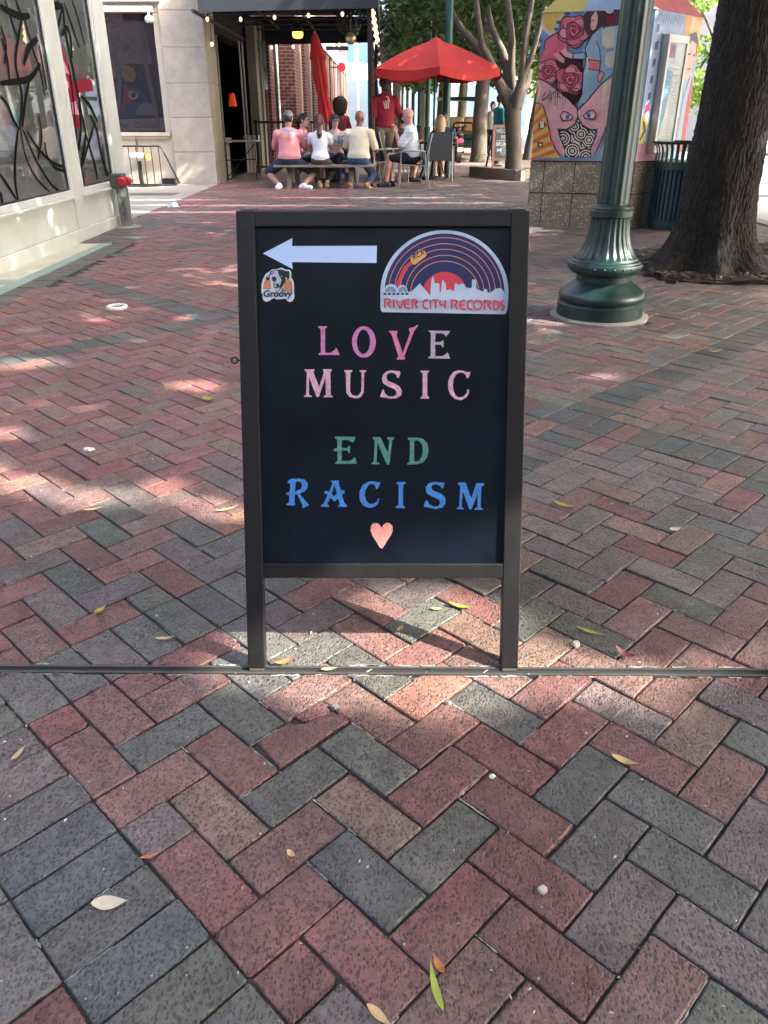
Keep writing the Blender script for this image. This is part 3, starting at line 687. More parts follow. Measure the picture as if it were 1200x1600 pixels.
F.P(v_white, [(45,640),(52,590),(80,548),(120,535),(160,548),(178,575),(200,545),(235,545),(262,575),(272,608),(300,605),(378,532),(468,640),(480,500),(487,478),(495,468),(502,480),(508,530),(545,528),(552,545),(554,625),(565,600),(575,510),(585,498),(608,540),(612,595),(640,585),(680,600),(690,530),(708,532),(722,550),(740,535),(765,532),(790,570),(838,572),(842,497),(878,497),(882,575),(900,590),(945,605),(955,578),(975,585),(980,612),(1005,615),(1050,580),(1095,572),(1120,595),(1132,618),(1132,690),(45,690)])
for x0, x1, cx in ((64, 168, 116), (186, 268, 226)):
    F.P(v_gry, ell2(cx, 606, (x1-x0)/2-4, 46, 16, 180, 360))
    for k in (-.5, 0, .5): F.L(v_white, [(cx, 606), (cx+k*70, 560)], 3)
for x in (66, 105, 144, 182, 222, 262): F.P(v_navy, [(x-13, 616), (x+13, 616), (x+13, 634), (x-13, 634)])
DECO = dict(R=[[(.12,0),(.12,.96)],[(.0,1),(.5,1),(.8,.9),(.86,.74),(.74,.6),(.45,.54)],[(.42,.55),(.95,.02)]], I=[[(.5,0),(.5,1)]], V=[[(0,1),(.42,0),(.5,0),(.95,1)]],
 E=[[(.9,1),(.4,.98),(.08,.8),(.0,.5),(.1,.16),(.4,.02),(.95,0)],[(.05,.5),(.8,.5)]], C=[[(.95,.98),(.5,1),(.14,.8),(.02,.5),(.14,.2),(.5,0),(.95,.03)]], T=[[(0,1),(1,1)],[(.5,1),(.5,0)]],
 Y=[[(.1,1),(.1,.6),(.25,.45),(.85,.45)],[(.85,1),(.85,0)]], O=[ell2(.5,.5,.48,.5,18)+[(.98,.5)]], D=[[(.1,.96),(.1,0)],[(.0,1),(.5,.98),(.85,.8),(.95,.5),(.85,.2),(.5,.02),(.1,0)]], S=[[(.9,.96),(.5,1),(.18,.9),(.14,.7),(.4,.55),(.8,.42),(.88,.2),(.6,.02),(.08,0)]])
def deco(F, m, s, xs, y0, y1, slope, w):
    for ch, (x0, x1) in zip(s, xs):
        for st in DECO[ch]: F.L(m, [(x0+px*(x1-x0), y1-py*(y1-y0)+slope*(x0-55)/1075) for px, py in st], w)
deco(F, v_redv, 'RIVER', ((55,125),(133,155),(165,240),(240,295),(302,360)), 672, 752, 18, 15)
deco(F, v_redv, 'CITY', ((402,452),(458,485),(488,545),(550,612)), 672, 752, 18, 15)
deco(F, v_redv, 'RECORDS', ((650,720),(732,788),(798,850),(852,930),(942,1020),(1028,1085),(1092,1130)), 672, 752, 18, 15)
F.done('shop_sticker', sign)['label'] = 'half-round sticker with a record, a red sun and a white skyline over the words RIVER CITY RECORDS'
# dog sticker
F = Flat(zmap(400, 400, 15), SN, .0006, .0001)
k_w, k_or, k_dk, k_lt, k_bl, k_md = (paint(*c, .4) for c in ((222,232,238), (226,142,98), (26,30,42), (186,200,214), (30,62,104), (120,130,150)))
F.P(k_w, [(600,275),(700,320),(800,330),(830,400),(825,500),(880,600),(895,720),(890,850),(905,920),(890,1000),(850,1060),(790,1080),(730,1050),(700,1000),(600,1012),(480,1015),(420,990),(350,1022),(300,1060),(230,1070),(170,1030),(150,950),(165,910),(125,860),(125,790),(135,650),(170,530),(230,420),(310,370),(370,320),(500,310)])
F.P(k_dk, [(172,775),(185,640),(235,540),(340,560),(350,775)]); F.P(k_dk, [(640,840),(690,540),(760,545),(825,600),(850,720),(840,840)])
F.P(k_or, [(180,770),(195,650),(240,545),(335,560),(342,770)]); F.P(k_or, [(650,835),(695,545),(755,550),(810,610),(835,720),(822,835)])
F.P(k_dk, [(310,450),(345,355),(450,328),(600,310),(700,350),(780,358),(792,430),(780,535),(740,548),(700,490),(680,610),(640,690),(580,770),(520,835),(440,830),(560,700),(600,560),(520,420)])
F.P(k_lt, [(370,375),(500,330),(525,420),(605,580),(560,640),(520,650),(395,640),(355,560),(365,470)])
F.P(k_w, [(345,640),(395,640),(420,750),(480,800),(530,740),(560,760),(520,815),(450,822),(372,790)])
F.P(k_dk, [(398,640),(470,652),(552,650),(540,720),(480,765),(422,742)]); F.P(k_lt, [(430,660),(482,684),(478,742),(438,728)])
F.P(k_dk, [(370,505),(420,482),(475,502),(482,570),(450,612),(390,590)]); F.P(k_dk, ell2(405,400,18,22,12)); F.P(k_w, ell2(600,480,14,12,10))
F.P(k_dk, [(238,500),(290,420),(332,470),(322,560),(270,578),(240,545)]); F.P(k_lt, [(262,470),(292,430),(310,470),(280,520)])
F.P(k_md, [(590,800),(640,700),(650,840),(600,850)])
flat_text(F, k_bl, 'Groovy', 178, 800, 865, 1010, .15, .035)
F.done('dog_sticker', sign)['label'] = 'small sticker of a black and white dog on orange over the word Groovy'
# ------------------------------------------------------------------ street lamp
LX, LY = 1.44, 5.24
lamp = thing('street_lamp', 'dark green cast-iron street lamp post with fluted flared base on a concrete collar', 'street lamp', (LX, LY, 0))
MB().lathe([(.318, -.01), (.322, .010), (.312, .018), (0.2, .020)], (LX, LY, 0), 30, fl=lambda w, i, z: 1+.02*math.sin(3*w+1)+.012*math.sin(7*w)).build('concrete_collar', m_conc, lamp, 50)
MB().lathe([(.281, .018), (.281, .095), (.272, .103), (.262, .104), (.262, .112), (.270, .118), (.277, .135), (.277, .152), (.268, .168), (.262, .172), (.258, .176), (.250, .180), (.215, .210), (.182, .232), (.174, .240), (.174, .274), (.182, .279), (.215, .292), (.232, .312), (.237, .335), (.232, .350), (.222, .356), (.220, .364), (.205, .372), (.200, .384), (.1, .386)], (LX, LY, 0), 64).build('base', m_green, lamp, 35)
def flute(n, d): return lambda w, i, z: 1-d*(.5-.5*math.cos(n*w))**.6 if True else 1
fp = [(.196, .385), (.192, .392), (.180, .405), (.166, .428), (.152, .455), (.140, .485), (.131, .52), (.125, .56), (.122, .60), (.122, .626)]
MB().lathe(fp, (LX, LY, 0), 192, fl=lambda w, i, z: 1-(.055 if 0 < i < 9 else .0)*(1-abs(math.cos(12*w))**3)).build('fluted_bell', m_green, lamp, 50)
for k in range(24):
    w = 2*math.pi*k/24; c = Vector((LX+.233*math.cos(w), LY+.233*math.sin(w), .334)); MB().ball(c, (.009, .009, .008), 8).build('egg_moulding', m_green, lamp, 60)
MB().lathe([(.124, .626), (.133, .632), (.134, .668), (.129, .674), (.131, .682), (.126, .692), (.112, .698), (.108, .704)], (LX, LY, 0), 48).build('collar', m_green, lamp, 35)
MB().lathe([(.098, .700), (.0965, .9), (.090, 2.2), (.078, 4.2)], (LX, LY, 0), 128, fl=lambda w, i, z: 1-.05*(1-abs(math.cos(7*w))**2.5)).build('shaft', m_green, lamp, 50)
mb = MB(); mb.lathe([(.10, 4.2), (.12, 4.25), (.05, 4.35), (.2, 4.45), (.22, 4.8), (.1, 5.0), (.03, 5.1)], (LX, LY, 0), 24); mb.build('lantern', m_green, lamp, 40)
# ------------------------------------------------------------------ big street tree: bark as real ridges
TX, TY = 2.79, 6.98
m_bark = M('furrowed_bark', (.028, .023, .019), .95, 0, .5, 26, 1., 50, blotch=.4, bls=7, stretch=(1.5, 1.5, .7))
def fbm(w, z, seed, f0=1):
    s = 0
    for k, (fw, fz, a) in enumerate(((5, 1.3, .5), (11, 2.6, .3), (23, 5, .22), (47, 10, .12))):
        s += a*math.sin(fw*w+2.2*math.sin(fz*z*2.1+k*1.7+seed)+seed*k)*math.cos(fz*z*1.3+1.9*math.sin(3*w+k)+seed)
    return s
big = thing('street_tree', 'thick dark furrowed tree trunk in a mulch bed beside the litter bin', 'tree', (TX, TY, 0))
tv, tf = [], []; NW, NZ = 420, 300; Z1 = 4.3
roots = [(R(205), .34, .30), (R(262), .22, .26), (R(318), .26, .3), (R(352), .36, .28), (R(60), .3, .3), (R(130), .3, .3)]
for i in range(NZ):
    z = -.03+(Z1+.03)*(i/(NZ-1))**1.25
    rb = .268+.055*math.exp(-max(z, 0)/.75)-.008*z+.02*math.exp(-max(z, 0)/.2)
    for j in range(NW):
        w = 2*math.pi*j/NW; r = rb
        for (a, amp, wd) in roots:
            d = (w-a+math.pi) % (2*math.pi)-math.pi
            r += amp*math.exp(-(d/wd)**2)*math.exp(-max(z, 0)/.13)*.85 + .045*math.exp(-(d/.36)**2)*math.exp(-max(z, 0)/.55)
        f = fbm(w*1.0, z*1.6, 2.3); rid = abs(math.sin(27*w+1.6*math.sin(3.1*z+f*2)+2.6*f+.9*math.sin(13*z+5*w)))
        pl = .5+.5*math.sin(30*z+4*math.sin(9*w+f*3)+7*f); vd = mnoise.voronoi(Vector((TX+.30*math.cos(w)*1., .30*math.sin(w), z*.42+.03*f))*34)[0]; ck_ = min(1, (vd[1]-vd[0])*2.4); r += (.008*rid**.5-.006)*(.55+.45*pl)+.011*ck_**.6-.007+.009*f+.006*mnoise.noise(Vector((math.cos(w)*.3, math.sin(w)*.3, z*.6))*70)
        tv.append((TX+.01*z+r*math.cos(w), TY+r*math.sin(w), z))
for i in range(NZ-1):
    for j in range(NW): tf.append((i*NW+j, i*NW+(j+1) % NW, (i+1)*NW+(j+1) % NW, (i+1)*NW+j))
mkobj('trunk', np.array(tv), np.array(tf), m_bark, big, 180)
mb = MB()
for a, l, e in ((.3, 3.4, .9), (1.7, 3.2, 1.1), (2.9, 3.0, .8), (4.1, 3.6, .9), (5.3, 3.5, 1.0)):
    p0 = Vector((TX+.04, TY, 4.0)); p1 = p0+Vector((math.cos(a)*l*.35, math.sin(a)*l*.35, 1.0)); p2 = p0+Vector((math.cos(a)*l, math.sin(a)*l, 1.0+e*1.7))
    mb.tube([p0, p1, p2], [.17, .12, .03], 10)
mb.build('limb', m_bark, big, 60)
# mulch bed
m_mulch = M('bark_mulch', (.075, .052, .038), .95, 0, .45, 30, .8, 45, blotch=.35, bls=8)
bed = [(2.22, 6.62), (2.30, 6.45), (2.75, 6.36), (3.25, 6.26), (3.9, 6.15), (4.6, 6.1), (4.65, 8.6), (3.0, 8.5), (2.55, 8.0), (2.30, 7.4)]
mv, mf = [], []; nx, ny = 90, 90
def inside(p, poly):
    c = False
    for i in range(len(poly)):
        a, b = poly[i], poly[i-1]
        if (a[1] > p[1]) != (b[1] > p[1]) and p[0] < (b[0]-a[0])*(p[1]-a[1])/(b[1]-a[1])+a[0]: c = not c
    return c
idm = {}
for i in range(nx):
    for j in range(ny):
        x, y = 2.1+2.6*i/(nx-1), 6.0+2.65*j/(ny-1)
        if inside((x+.03*math.sin(9*y), y+.03*math.sin(8*x)), bed):
            ed = all(inside((x+dx, y+dy), bed) for dx, dy in ((.12, 0), (-.12, 0), (0, .12), (0, -.12)))
            idm[i, j] = len(mv); mv.append((x, y, (.028 if ed else .006)+random.uniform(-.006, .010)+.012*math.sin(5*x+3*y)*ed))
for i in range(nx-1):
    for j in range(ny-1):
        q = [idm.get(k) for k in ((i, j), (i+1, j), (i+1, j+1), (i, j+1))]
        if None not in q: mf.append(tuple(q))
o = mkobj('mulch_bed', mv, mf, m_mulch, None, 180); o['kind'] = 'structure'
cb = [MB(), MB(), MB()]
for i in range(2600):
    x, y = random.uniform(2.1, 4.6), random.uniform(6.1, 8.2)
    if random.random() < .6: y = random.uniform(6.1, 6.9)
    if not inside((x, y), bed) and random.random() < .96: continue
    if math.hypot(x-TX, y-TY) < .40: continue
    a = random.uniform(0, 6.28); l, w = random.uniform(.012, .05), random.uniform(.004, .013); d = Vector((math.cos(a), math.sin(a), random.uniform(-.3, .3))); n = Vector((-d.y, d.x, random.uniform(-.5, .5)))*w
    c = Vector((x, y, .040+random.uniform(-.01, .012))) if inside((x, y), bed) else Vector((x, y, .006))
    cb[0 if random.random() < .72 else (1 if random.random() < .7 else 2)].add([c-d*l-n, c+d*l-n*.6, c+d*l+n, c-d*l+n*.7], [(0, 1, 2, 3)])
for mb, m in zip(cb, (M('mulch_chip', (.085, .055, .04), .9, 0, .5, 40), M('pale_mulch_chip', (.34, .26, .18), .9, 0, .4, 40), M('grey_mulch_chip', (.22, .2, .18), .9, 0, .4, 40))):
    o = mb.build('mulch_chips', m); tag(o, 'loose wood chips scattered over the mulch bed', 'mulch', None, 'stuff')
# ------------------------------------------------------------------ litter bin
BX, BY, BR = 3.47, 9.90, .305
m_bin = M('dark_green_steel', (.012, .045, .045), .4, .2, .15, 8); m_slat = M('blue_green_slat', (.016, .05, .075), .4, .2, .15, 8); m_liner = M('black_liner', (.008, .012, .02), .6)
lb = thing('litter_bin', 'dark green slatted steel litter bin with flared top between kiosk and big tree', 'litter bin', (BX, BY, 0))
MB().lathe([(BR*.93, .0), (BR*.93, .03), (BR*1.0, .032), (BR*1.0, .11), (BR*.97, .112), (.1, .09)], (BX, BY, 0), 40).build('base_ring', m_bin, lb, 40)
MB().lathe([(BR*.86, .05), (BR*.86, .66)], (BX, BY, 0), 32).build('liner', m_liner, lb, 60)
MB().lathe([(BR*.97, .655), (BR*1.02, .657), (BR*1.02, .735), (BR*.97, .737)], (BX, BY, 0), 40).build('band', m_bin, lb, 40)
MB().lathe([(BR*1.14, .918), (BR*1.2, .93), (BR*1.21, .94), (BR*1.17, .948), (BR*1.1, .945)], (BX, BY, 0), 40, cap=False).build('rim', m_bin, lb, 40)
for k in range(36):
    w = 2*math.pi*k/36; e = Vector((math.cos(w), math.sin(w), 0)); t = Vector((-e.y, e.x, 0)); c = Vector((BX, BY, 0)); pr = [(.97, .11), (.97, .40), (.97, .66)]
    vs = []
    for r, z in pr:
        for s in (-1, 1): vs.append(c+e*BR*r+t*s*.0165+Vector((0, 0, z)))
        for s in (1, -1): vs.append(c+e*(BR*r-.008)+t*s*.0165+Vector((0, 0, z)))
    fs = [(4*i+j, 4*i+(j+1) % 4, 4*i+4+(j+1) % 4, 4*i+4+j) for i in range(2) for j in range(4)]
    MB().add(vs, fs).build('slat', m_slat, lb)
for k in range(30):
    w = 2*math.pi*k/30; e = Vector((math.cos(w), math.sin(w), 0)); t = Vector((-e.y, e.x, 0)); c = Vector((BX, BY, 0)); vs = []
    pr = [(1.0, .735), (1.0, .82), (1.04, .88), (1.14, .925)]
    for r, z in pr:
        for s in (-1, 1): vs.append(c+e*BR*r+t*s*.013+Vector((0, 0, z)))
        for s in (1, -1): vs.append(c+e*(BR*r-.006)+t*s*.013+Vector((0, 0, z)))
    MB().add(vs, [(4*i+j, 4*i+(j+1) % 4, 4*i+4+(j+1) % 4, 4*i+4+j) for i in range(3) for j in range(4)]).build('top_bar', m_bin, lb)
# ------------------------------------------------------------------ mural kiosk: six-sided, tiled base, painted box, pyramid roof
KA, KB = Vector((1.745, 10.11, 0)), Vector((2.90, 9.80, 0))
kd = (KB-KA); KS = kd.length; kv = [KA, KB]; w0 = math.atan2(kd.y, kd.x)
kv.append(KB+Vector((math.cos(w0+R(60)), math.sin(w0+R(60)), 0))*1.14); kv += [kv[2]+Vector((-.35, 1.0, 0)), KA+Vector((.42, 1.75, 0))]
kc = sum(kv, Vector())/5; ZB, ZE = .735, 2.22
kio = thing('mural_kiosk', 'many-sided kiosk painted with roses and eyes, on a pebble-dash tiled base', 'kiosk', kc)
def m_agg_():
    m = M('exposed_aggregate', (.20, .175, .15), .9, 0, .3, 60, .5, 160); t = m.node_tree; L = t.links.new; p = t.nodes['Principled BSDF']
    tc = nd(t, 'ShaderNodeTexCoord'); v = nd(t, 'ShaderNodeTexVoronoi'); v.inputs['Scale'].default_value = 58; L(tc.outputs['Object'], v.inputs['Vector'])
    cr = nd(t, 'ShaderNodeValToRGB'); e = cr.color_ramp.elements; e[0].position = .36; e[0].color = (.56, .50, .42, 1); e[1].position = .62; e[1].color = (.20, .175, .145, 1)
    sp_ = nd(t, 'ShaderNodeSeparateColor'); L(v.outputs['Color'], sp_.inputs[0]); ad = nd(t, 'ShaderNodeMath', operation='MULTIPLY_ADD'); ad.inputs[1].default_value = .6; L(sp_.outputs[0], ad.inputs[0]); L(v.outputs['Distance'], ad.inputs[2])
    L(ad.outputs[0], cr.inputs[0]); L(cr.outputs[0], p.inputs['Base Color']); return m
m_agg = m_agg_(); m_joint = M('dark_joint', (.03, .028, .025), .9)
core = [kc+(v-kc)*.985 for v in kv]
MB().prism([v+Vector((0, 0, -.05)) for v in core], (0, 0, ZB+.04)).build('base_core', m_joint, kio)
for s in range(5):
    a, b = kv[s], kv[(s+1) % 5]; d = (b-a); l = d.length; d.normalize(); n = Vector((d.y, -d.x, 0))
    cuts = [0, .165, .52, .87, l] if s == 0 else [0, .30, .66, l]
    for x0, x1 in zip(cuts, cuts[1:]):
        for z0, z1 in ((-.03, .375), (.39, ZB-.012)):
            q0, q1 = a+d*(x0+.007), a+d*(x1-.007)
            MB().prism([q0+Vector((0, 0, z0)), q1+Vector((0, 0, z0)), q1+Vector((0, 0, z1)), q0+Vector((0, 0, z1))], -n*.03).build('base_tile', m_agg, kio, bevel=.003)
up = [kc+(v-kc)*.992 for v in kv]
m_mural = M('mural_ground', srgb(140, 168, 215), .5, 0, .08, 4, .05, 60, blotch=.1, bls=3)
MB().prism([v+Vector((0, 0, ZB)) for v in up], (0, 0, ZE-ZB)).build('painted_box', m_mural, kio)
apex = kc+Vector((0, 0, 2.98)); ro = [kc+(v-kc)*1.012+Vector((0, 0, ZE)) for v in kv]
m_ry = M('roof_yellow', srgb(216, 196, 120), .5, 0, .1, 4, blotch=.15); m_rb = M('roof_blue', srgb(160, 185, 225), .5, 0, .12, 4, blotch=.15); m_rp = M('roof_pink', srgb(225, 130, 140), .5, 0, .12, 4)
mb = MB()
for s in range(5):
    a, b = ro[s], ro[(s+1) % 5]
    if s == 0:
        q = a.lerp(b, .36); mb.add([a, q, apex], [(0, 1, 2)], 0); mb.add([q, b, apex], [(0, 1, 2)], 1)
    else: mb.add([a, b, apex], [(0, 1, 2)], 2 if s % 2 else 1)
mb.add(ro, [tuple(range(5))], 1)
mb.build('roof', [m_ry, m_rb, m_rp], kio)
f0 = up[0]; d0 = (up[1]-up[0]).normalized(); n0 = Vector((d0.y, -d0.x, 0)); k_w0 = (up[1]-up[0]).length
def mur(x, y):                                    # tracing coordinates of the painted face
    return onpl(820+x/6.156, y/6.156, f0, n0)
def murc(x, y):                                   # kept on the face
    p = mur(x, y); u = max(.003, min(k_w0-.003, (p-f0).dot(d0))); z = max(ZB+.004, min(ZE-.003, p.z)); q = f0+d0*u; return Vector((q.x, q.y, z))
F = Flat(murc, n0, .001, .0005)
P_ = lambda r, g, b: paint(r, g, b, .5)
cream, yel, dkv, dpk, mpk, lpk, rd, skin, bl, blk, wht, orr, sky = P_(228,220,196), P_(226,196,104), P_(74,30,48), P_(196,78,118), P_(226,108,142), P_(238,156,176), P_(190,40,70), P_(232,184,186), P_(160,192,224), P_(28,24,28), P_(232,230,226), P_(232,112,74), P_(126,160,222)
F.P(sky, [(60, 150), (560, 90), (560, 800), (60, 800)])
F.P(cream, [(90, 120), (400, 80), (345, 190), (318, 250), (290, 320), (240, 348), (200, 310), (150, 285), (120, 300), (95, 290)])
F.P(yel, [(90, 110), (395, 70), (330, 190), (300, 270), (245, 305), (210, 270), (170, 235), (95, 225)])
for x, y, r in ((140, 330, 22), (150, 395, 20), (152, 460, 18), (145, 505, 14), (330, 215, 30), (300, 280, 22), (410, 130, 30), (500, 95, 40), (560, 60, 36)): F.P(P_(78,98,170), ell2(x, y, r, r*.7, 9))
def rose(cx, cy, r, t=0):
    wob = lambda rr, n, ph, am: [(cx+rr*(1+am*math.sin(n*w+ph))*math.cos(w), cy+rr*(1+am*math.sin(n*w+ph))*math.sin(w)) for w in np.linspace(0, 2*math.pi, 40)[:-1]]
    F.P(dkv, wob(r*1.08, 5, t, .10)); F.P(mpk, wob(r, 5, t, .10))
    for k in range(5):
        w = t+k*1.2566; px, py = cx+.55*r*math.cos(w), cy+.55*r*math.sin(w)
        F.P(dkv, ell2(px, py, .50*r, .44*r, 18)); F.P((lpk, mpk, dpk)[k % 3], ell2(px+.02*r, py-.02*r, .46*r, .40*r, 18)); F.P(mpk if k % 2 else lpk, ell2(px+.1*r*math.cos(w), py+.1*r*math.sin(w), .33*r, .28*r, 16))
    F.P(dkv, wob(.60*r, 3, t+1, .12)); F.P(dpk, wob(.56*r, 3, t+1, .12))
    for k, (q, m) in enumerate(((.47, mpk), (.36, rd), (.27, lpk), (.17, rd))):
        F.P(dkv, wob(q*r*1.08, 3, t+k, .14)); F.P(m, wob(q*r, 3, t+k, .14))
    F.L(dkv, [(cx+q*r*.05*math.cos(q*.9+t), cy+q*r*.05*math.sin(q*.9+t)) for q in np.linspace(1, 12, 30)], 5)
F.P(dkv, [(330, 300), (250, 340), (190, 390), (180, 480), (130, 560), (125, 600), (150, 640), (300, 700), (420, 600), (420, 400)])
F.P(mpk, [(330, 310), (260, 350), (200, 395), (190, 480), (140, 560), (135, 596), (155, 630), (300, 690), (410, 600), (410, 400)])
F.P(dkv, [(300, 500), (560, 560), (570, 900), (480, 1010), (300, 870)])
rose(475, 300, 145, .4); rose(228, 690, 112, 1.3); rose(440, 770, 135, 2.2)
F.P(lpk, [(270, 520), (320, 505), (385, 570), (380, 610), (330, 590)])
# seated woman in a blue robe
F.P(P_(70,42,50), [(560, 160), (600, 80), (700, 35), (880, 30), (900, 240), (740, 250), (670, 330), (610, 340), (570, 280)]); F.P(P_(128,30,56), [(780, 170), (880, 130), (880, 250), (790, 240)])
F.P(skin, [(682, 112), (700, 140), (704, 190), (695, 245), (680, 282), (658, 296), (640, 286), (632, 238), (642, 205), (640, 170)])
F.L(blk, [(648, 198), (668, 192)], 5); F.P(blk, ell2(660, 205, 9, 5, 10)); F.L(blk, [(640, 262), (656, 258)], 5); F.L(blk, [(640, 205), (634, 236), (646, 240)], 3)
for k in range(9): F.P(wht, ell2(815+30*math.cos(k*.7), 92+30*math.sin(k*.7), 16, 16, 10))
F.P(rd, ell2(815, 92, 16, 16, 12))
F.P(blk, [(745, 245), (640, 340), (578, 465), (592, 555), (556, 700), (545, 905), (492, 1040), (620, 975), (735, 835), (860, 720), (870, 420), (790, 300)])
F.P(bl, [(745, 256), (648, 346), (587, 468), (602, 548), (568, 700), (556, 905), (502, 1030), (618, 966), (730, 826), (855, 710), (865, 430), (785, 305)])
F.P(blk, [(462, 518), (582, 504), (588, 578), (462, 572)]); F.P(bl, [(470, 524), (576, 512), (580, 570), (468, 564)])
F.P(skin, [(355, 490), (390, 470), (415, 500), (460, 530), (458, 570), (400, 550), (365, 525)])
F.P(blk, [(612, 572), (732, 586), (726, 688), (608, 668)]); F.P(P_(232,128,140), [(620, 580), (724, 593), (718, 680), (616, 661)])
F.L(blk, [(690, 400), (722, 480), (730, 600), (716, 700)], 7); F.L(wht, [(600, 560), (612, 620), (596, 700)], 14)
for k in range(7): F.L(P_(132,168,206), [(612+k*22, 700), (596+k*20, 790), (570+k*16, 880)], 3)
F.P(blk, [(700, 720), (735, 680), (765, 700), (758, 740), (725, 800), (702, 780)]); F.P(lpk, [(706, 722), (735, 690), (758, 704), (750, 738), (724, 790), (708, 774)])
F.P(P_(226,222,208), [(748, 290), (790, 268), (900, 262), (900, 470), (780, 468), (742, 430)]); F.P(P_(226,222,208), [(780, 520), (820, 495), (900, 490), (900, 660), (800, 650), (770, 610)])
# two pink masks with eyes
F.P(blk, [(82, 755), (205, 782), (305, 852), (428, 955), (508, 1040), (522, 1112), (486, 1198), (402, 1248), (330, 1243), (340, 1300), (398, 1450), (392, 1510), (305, 1455), (248, 1335), (216, 1150), (174, 1012), (126, 996), (82, 996)])
F.P(P_(232,176,192), [(82, 764), (200, 790), (300, 860), (420, 962), (500, 1044), (513, 1110), (480, 1190), (400, 1240), (318, 1234), (330, 1300), (388, 1450), (384, 1510), (312, 1450), (257, 1330), (226, 1150), (182, 1004), (130, 988), (82, 988)])
F.P(cream, [(82, 770), (128, 790), (158, 850), (150, 920), (105, 990), (82, 990)]); F.P(orr, [(82, 785), (118, 800), (138, 850), (130, 905), (92, 985), (82, 985)])
F.P(blk, [(860, 700), (720, 820), (605, 962), (502, 1068), (512, 1134), (552, 1206), (640, 1254), (692, 1246), (682, 1310), (632, 1420), (630, 1512), (698, 1450), (750, 1330), (808, 1150), (860, 1000)])
F.P(P_(232,176,192), [(860, 712), (727, 828), (612, 970), (511, 1072), (520, 1130), (560, 1198), (640, 1244), (702, 1234), (692, 1312), (640, 1424), (640, 1512), (690, 1446), (741, 1330), (800, 1150), (860, 985)])
F.P(cream, [(830, 770), (775, 790), (750, 830), (742, 1000), (735, 1110), (760, 1000), (790, 850), (830, 810)])
F.P(blk, [(515, 1150), (482, 1204), (404, 1250), (330, 1244), (345, 1310), (392, 1440), (394, 1512), (638, 1512), (640, 1420), (694, 1246), (640, 1256), (556, 1210)])
opp = [(515, 1152), (484, 1206), (404, 1252), (336, 1246), (350, 1310), (396, 1440), (398, 1508), (634, 1508), (636, 1420), (690, 1250), (640, 1260), (554, 1214)]
occ = [(460, 1450), (482, 1215), (620, 1344), (372, 1330), (590, 1505), (545, 1290), (690, 1240)]
for ci, (cx, cy) in enumerate(occ):
    for r in range(12, 130, 25):
        run = []
        for w in np.linspace(0, 2*math.pi, 49):
            rr_ = r*(1 if ci != 2 else 1/max(.87, math.cos((w % (math.pi/3))-math.pi/6))*.9); p = (cx+rr_*math.cos(w), cy+rr_*math.sin(w))
            ok = inside(p, opp) and all(math.hypot(p[0]-q[0], p[1]-q[1]) >= r*.97 for k_, q in enumerate(occ) if k_ != ci)
            if ok: run.append(p)
            if (not ok or w > 6.28) and len(run) > 1: F.L(wht, run, 11.5)
            if not ok: run = []
for cx, cy, s in ((412, 1118, 1), (622, 1105, -1)):
    F.P(blk, [(cx-s*72, cy-10), (cx-s*40, cy-52), (cx+s*5, cy-42), (cx+s*62, cy+8), (cx+s*40, cy+40), (cx-s*52, cy+48)]); F.P(lpk, [(cx-s*60, cy-10), (cx-s*36, cy-42), (cx, cy-32), (cx+s*50, cy+8), (cx+s*32, cy+30), (cx-s*44, cy+38)])
    F.P(wht, [(cx-s*40, cy+6), (cx-s*14, cy-24), (cx+s*46, cy+8), (cx+s*20, cy+34), (cx-s*28, cy+32)]); F.P(P_(110,146,210), ell2(cx+s*4, cy+6, 24, 26, 14)); F.P(P_(40,60,120), ell2(cx+s*4, cy+6, 10, 12, 10))
F.P(yel, [(60, 1008), (172, 1018), (216, 1152), (247, 1336), (304, 1456), (345, 1515), (40, 1515)])
for y in (1060, 1150, 1240, 1330, 1420, 1500): 
    xr = 178+max(0, min(130, (y-1050)*.29))
    F.P(orr, [(60, y+18), (xr-8, y-74), (xr+6, y-36), (60, y+60)])
F.P(bl, [(700, 1450), (752, 1340), (800, 1200), (860, 1100), (860, 1512), (690, 1512)])
for k in range(5): F.L(blk, [(706+k*22, 1500-k*60), (740+k*22, 1400-k*55), (760+k*22, 1300-k*50)], 4)
F.P(blk, ell2(172, 1200, 34, 40, 16)); F.P(wht, [(152, 1168), (192, 1166), (194, 1226), (154, 1228)]); F.P(blk, [(132, 1366), (180, 1366), (180, 1412), (132, 1412)]); F.P(wht, ell2(157, 1390, 14, 14, 10))
# sprayed black scrawl with drips
for pts in ([(210, 890), (180, 930), (172, 965), (215, 930), (245, 905), (238, 940), (175, 968)], [(248, 870), (262, 920), (252, 968)], [(268, 905), (300, 880), (298, 945)], [(300, 880), (330, 862), (345, 890), (318, 915), (352, 950)], [(318, 860), (322, 945)], [(365, 860), (372, 940), (395, 862), (402, 940)], [(420, 855), (428, 900), (452, 850), (458, 915)], [(478, 855), (470, 920)], [(474, 858), (515, 852), (532, 878), (500, 900), (475, 895)]): F.L(blk, pts, 8)
for x, l in ((240, 1050), (262, 1010), (300, 1020), (320, 1060), (372, 1040), (392, 1010), (455, 1010), (468, 1000)): F.L(blk, [(x, 930), (x-1, l)], 4)
# upper-right part beyond the lamp
F.P(P_(86,48,72), [(860, 30), (960, 20), (960, 240), (860, 260)]); F.P(P_(170,196,228), [(860, 260), (1000, 240), (1000, 1512), (860, 1512)])
F.done('mural', kio)
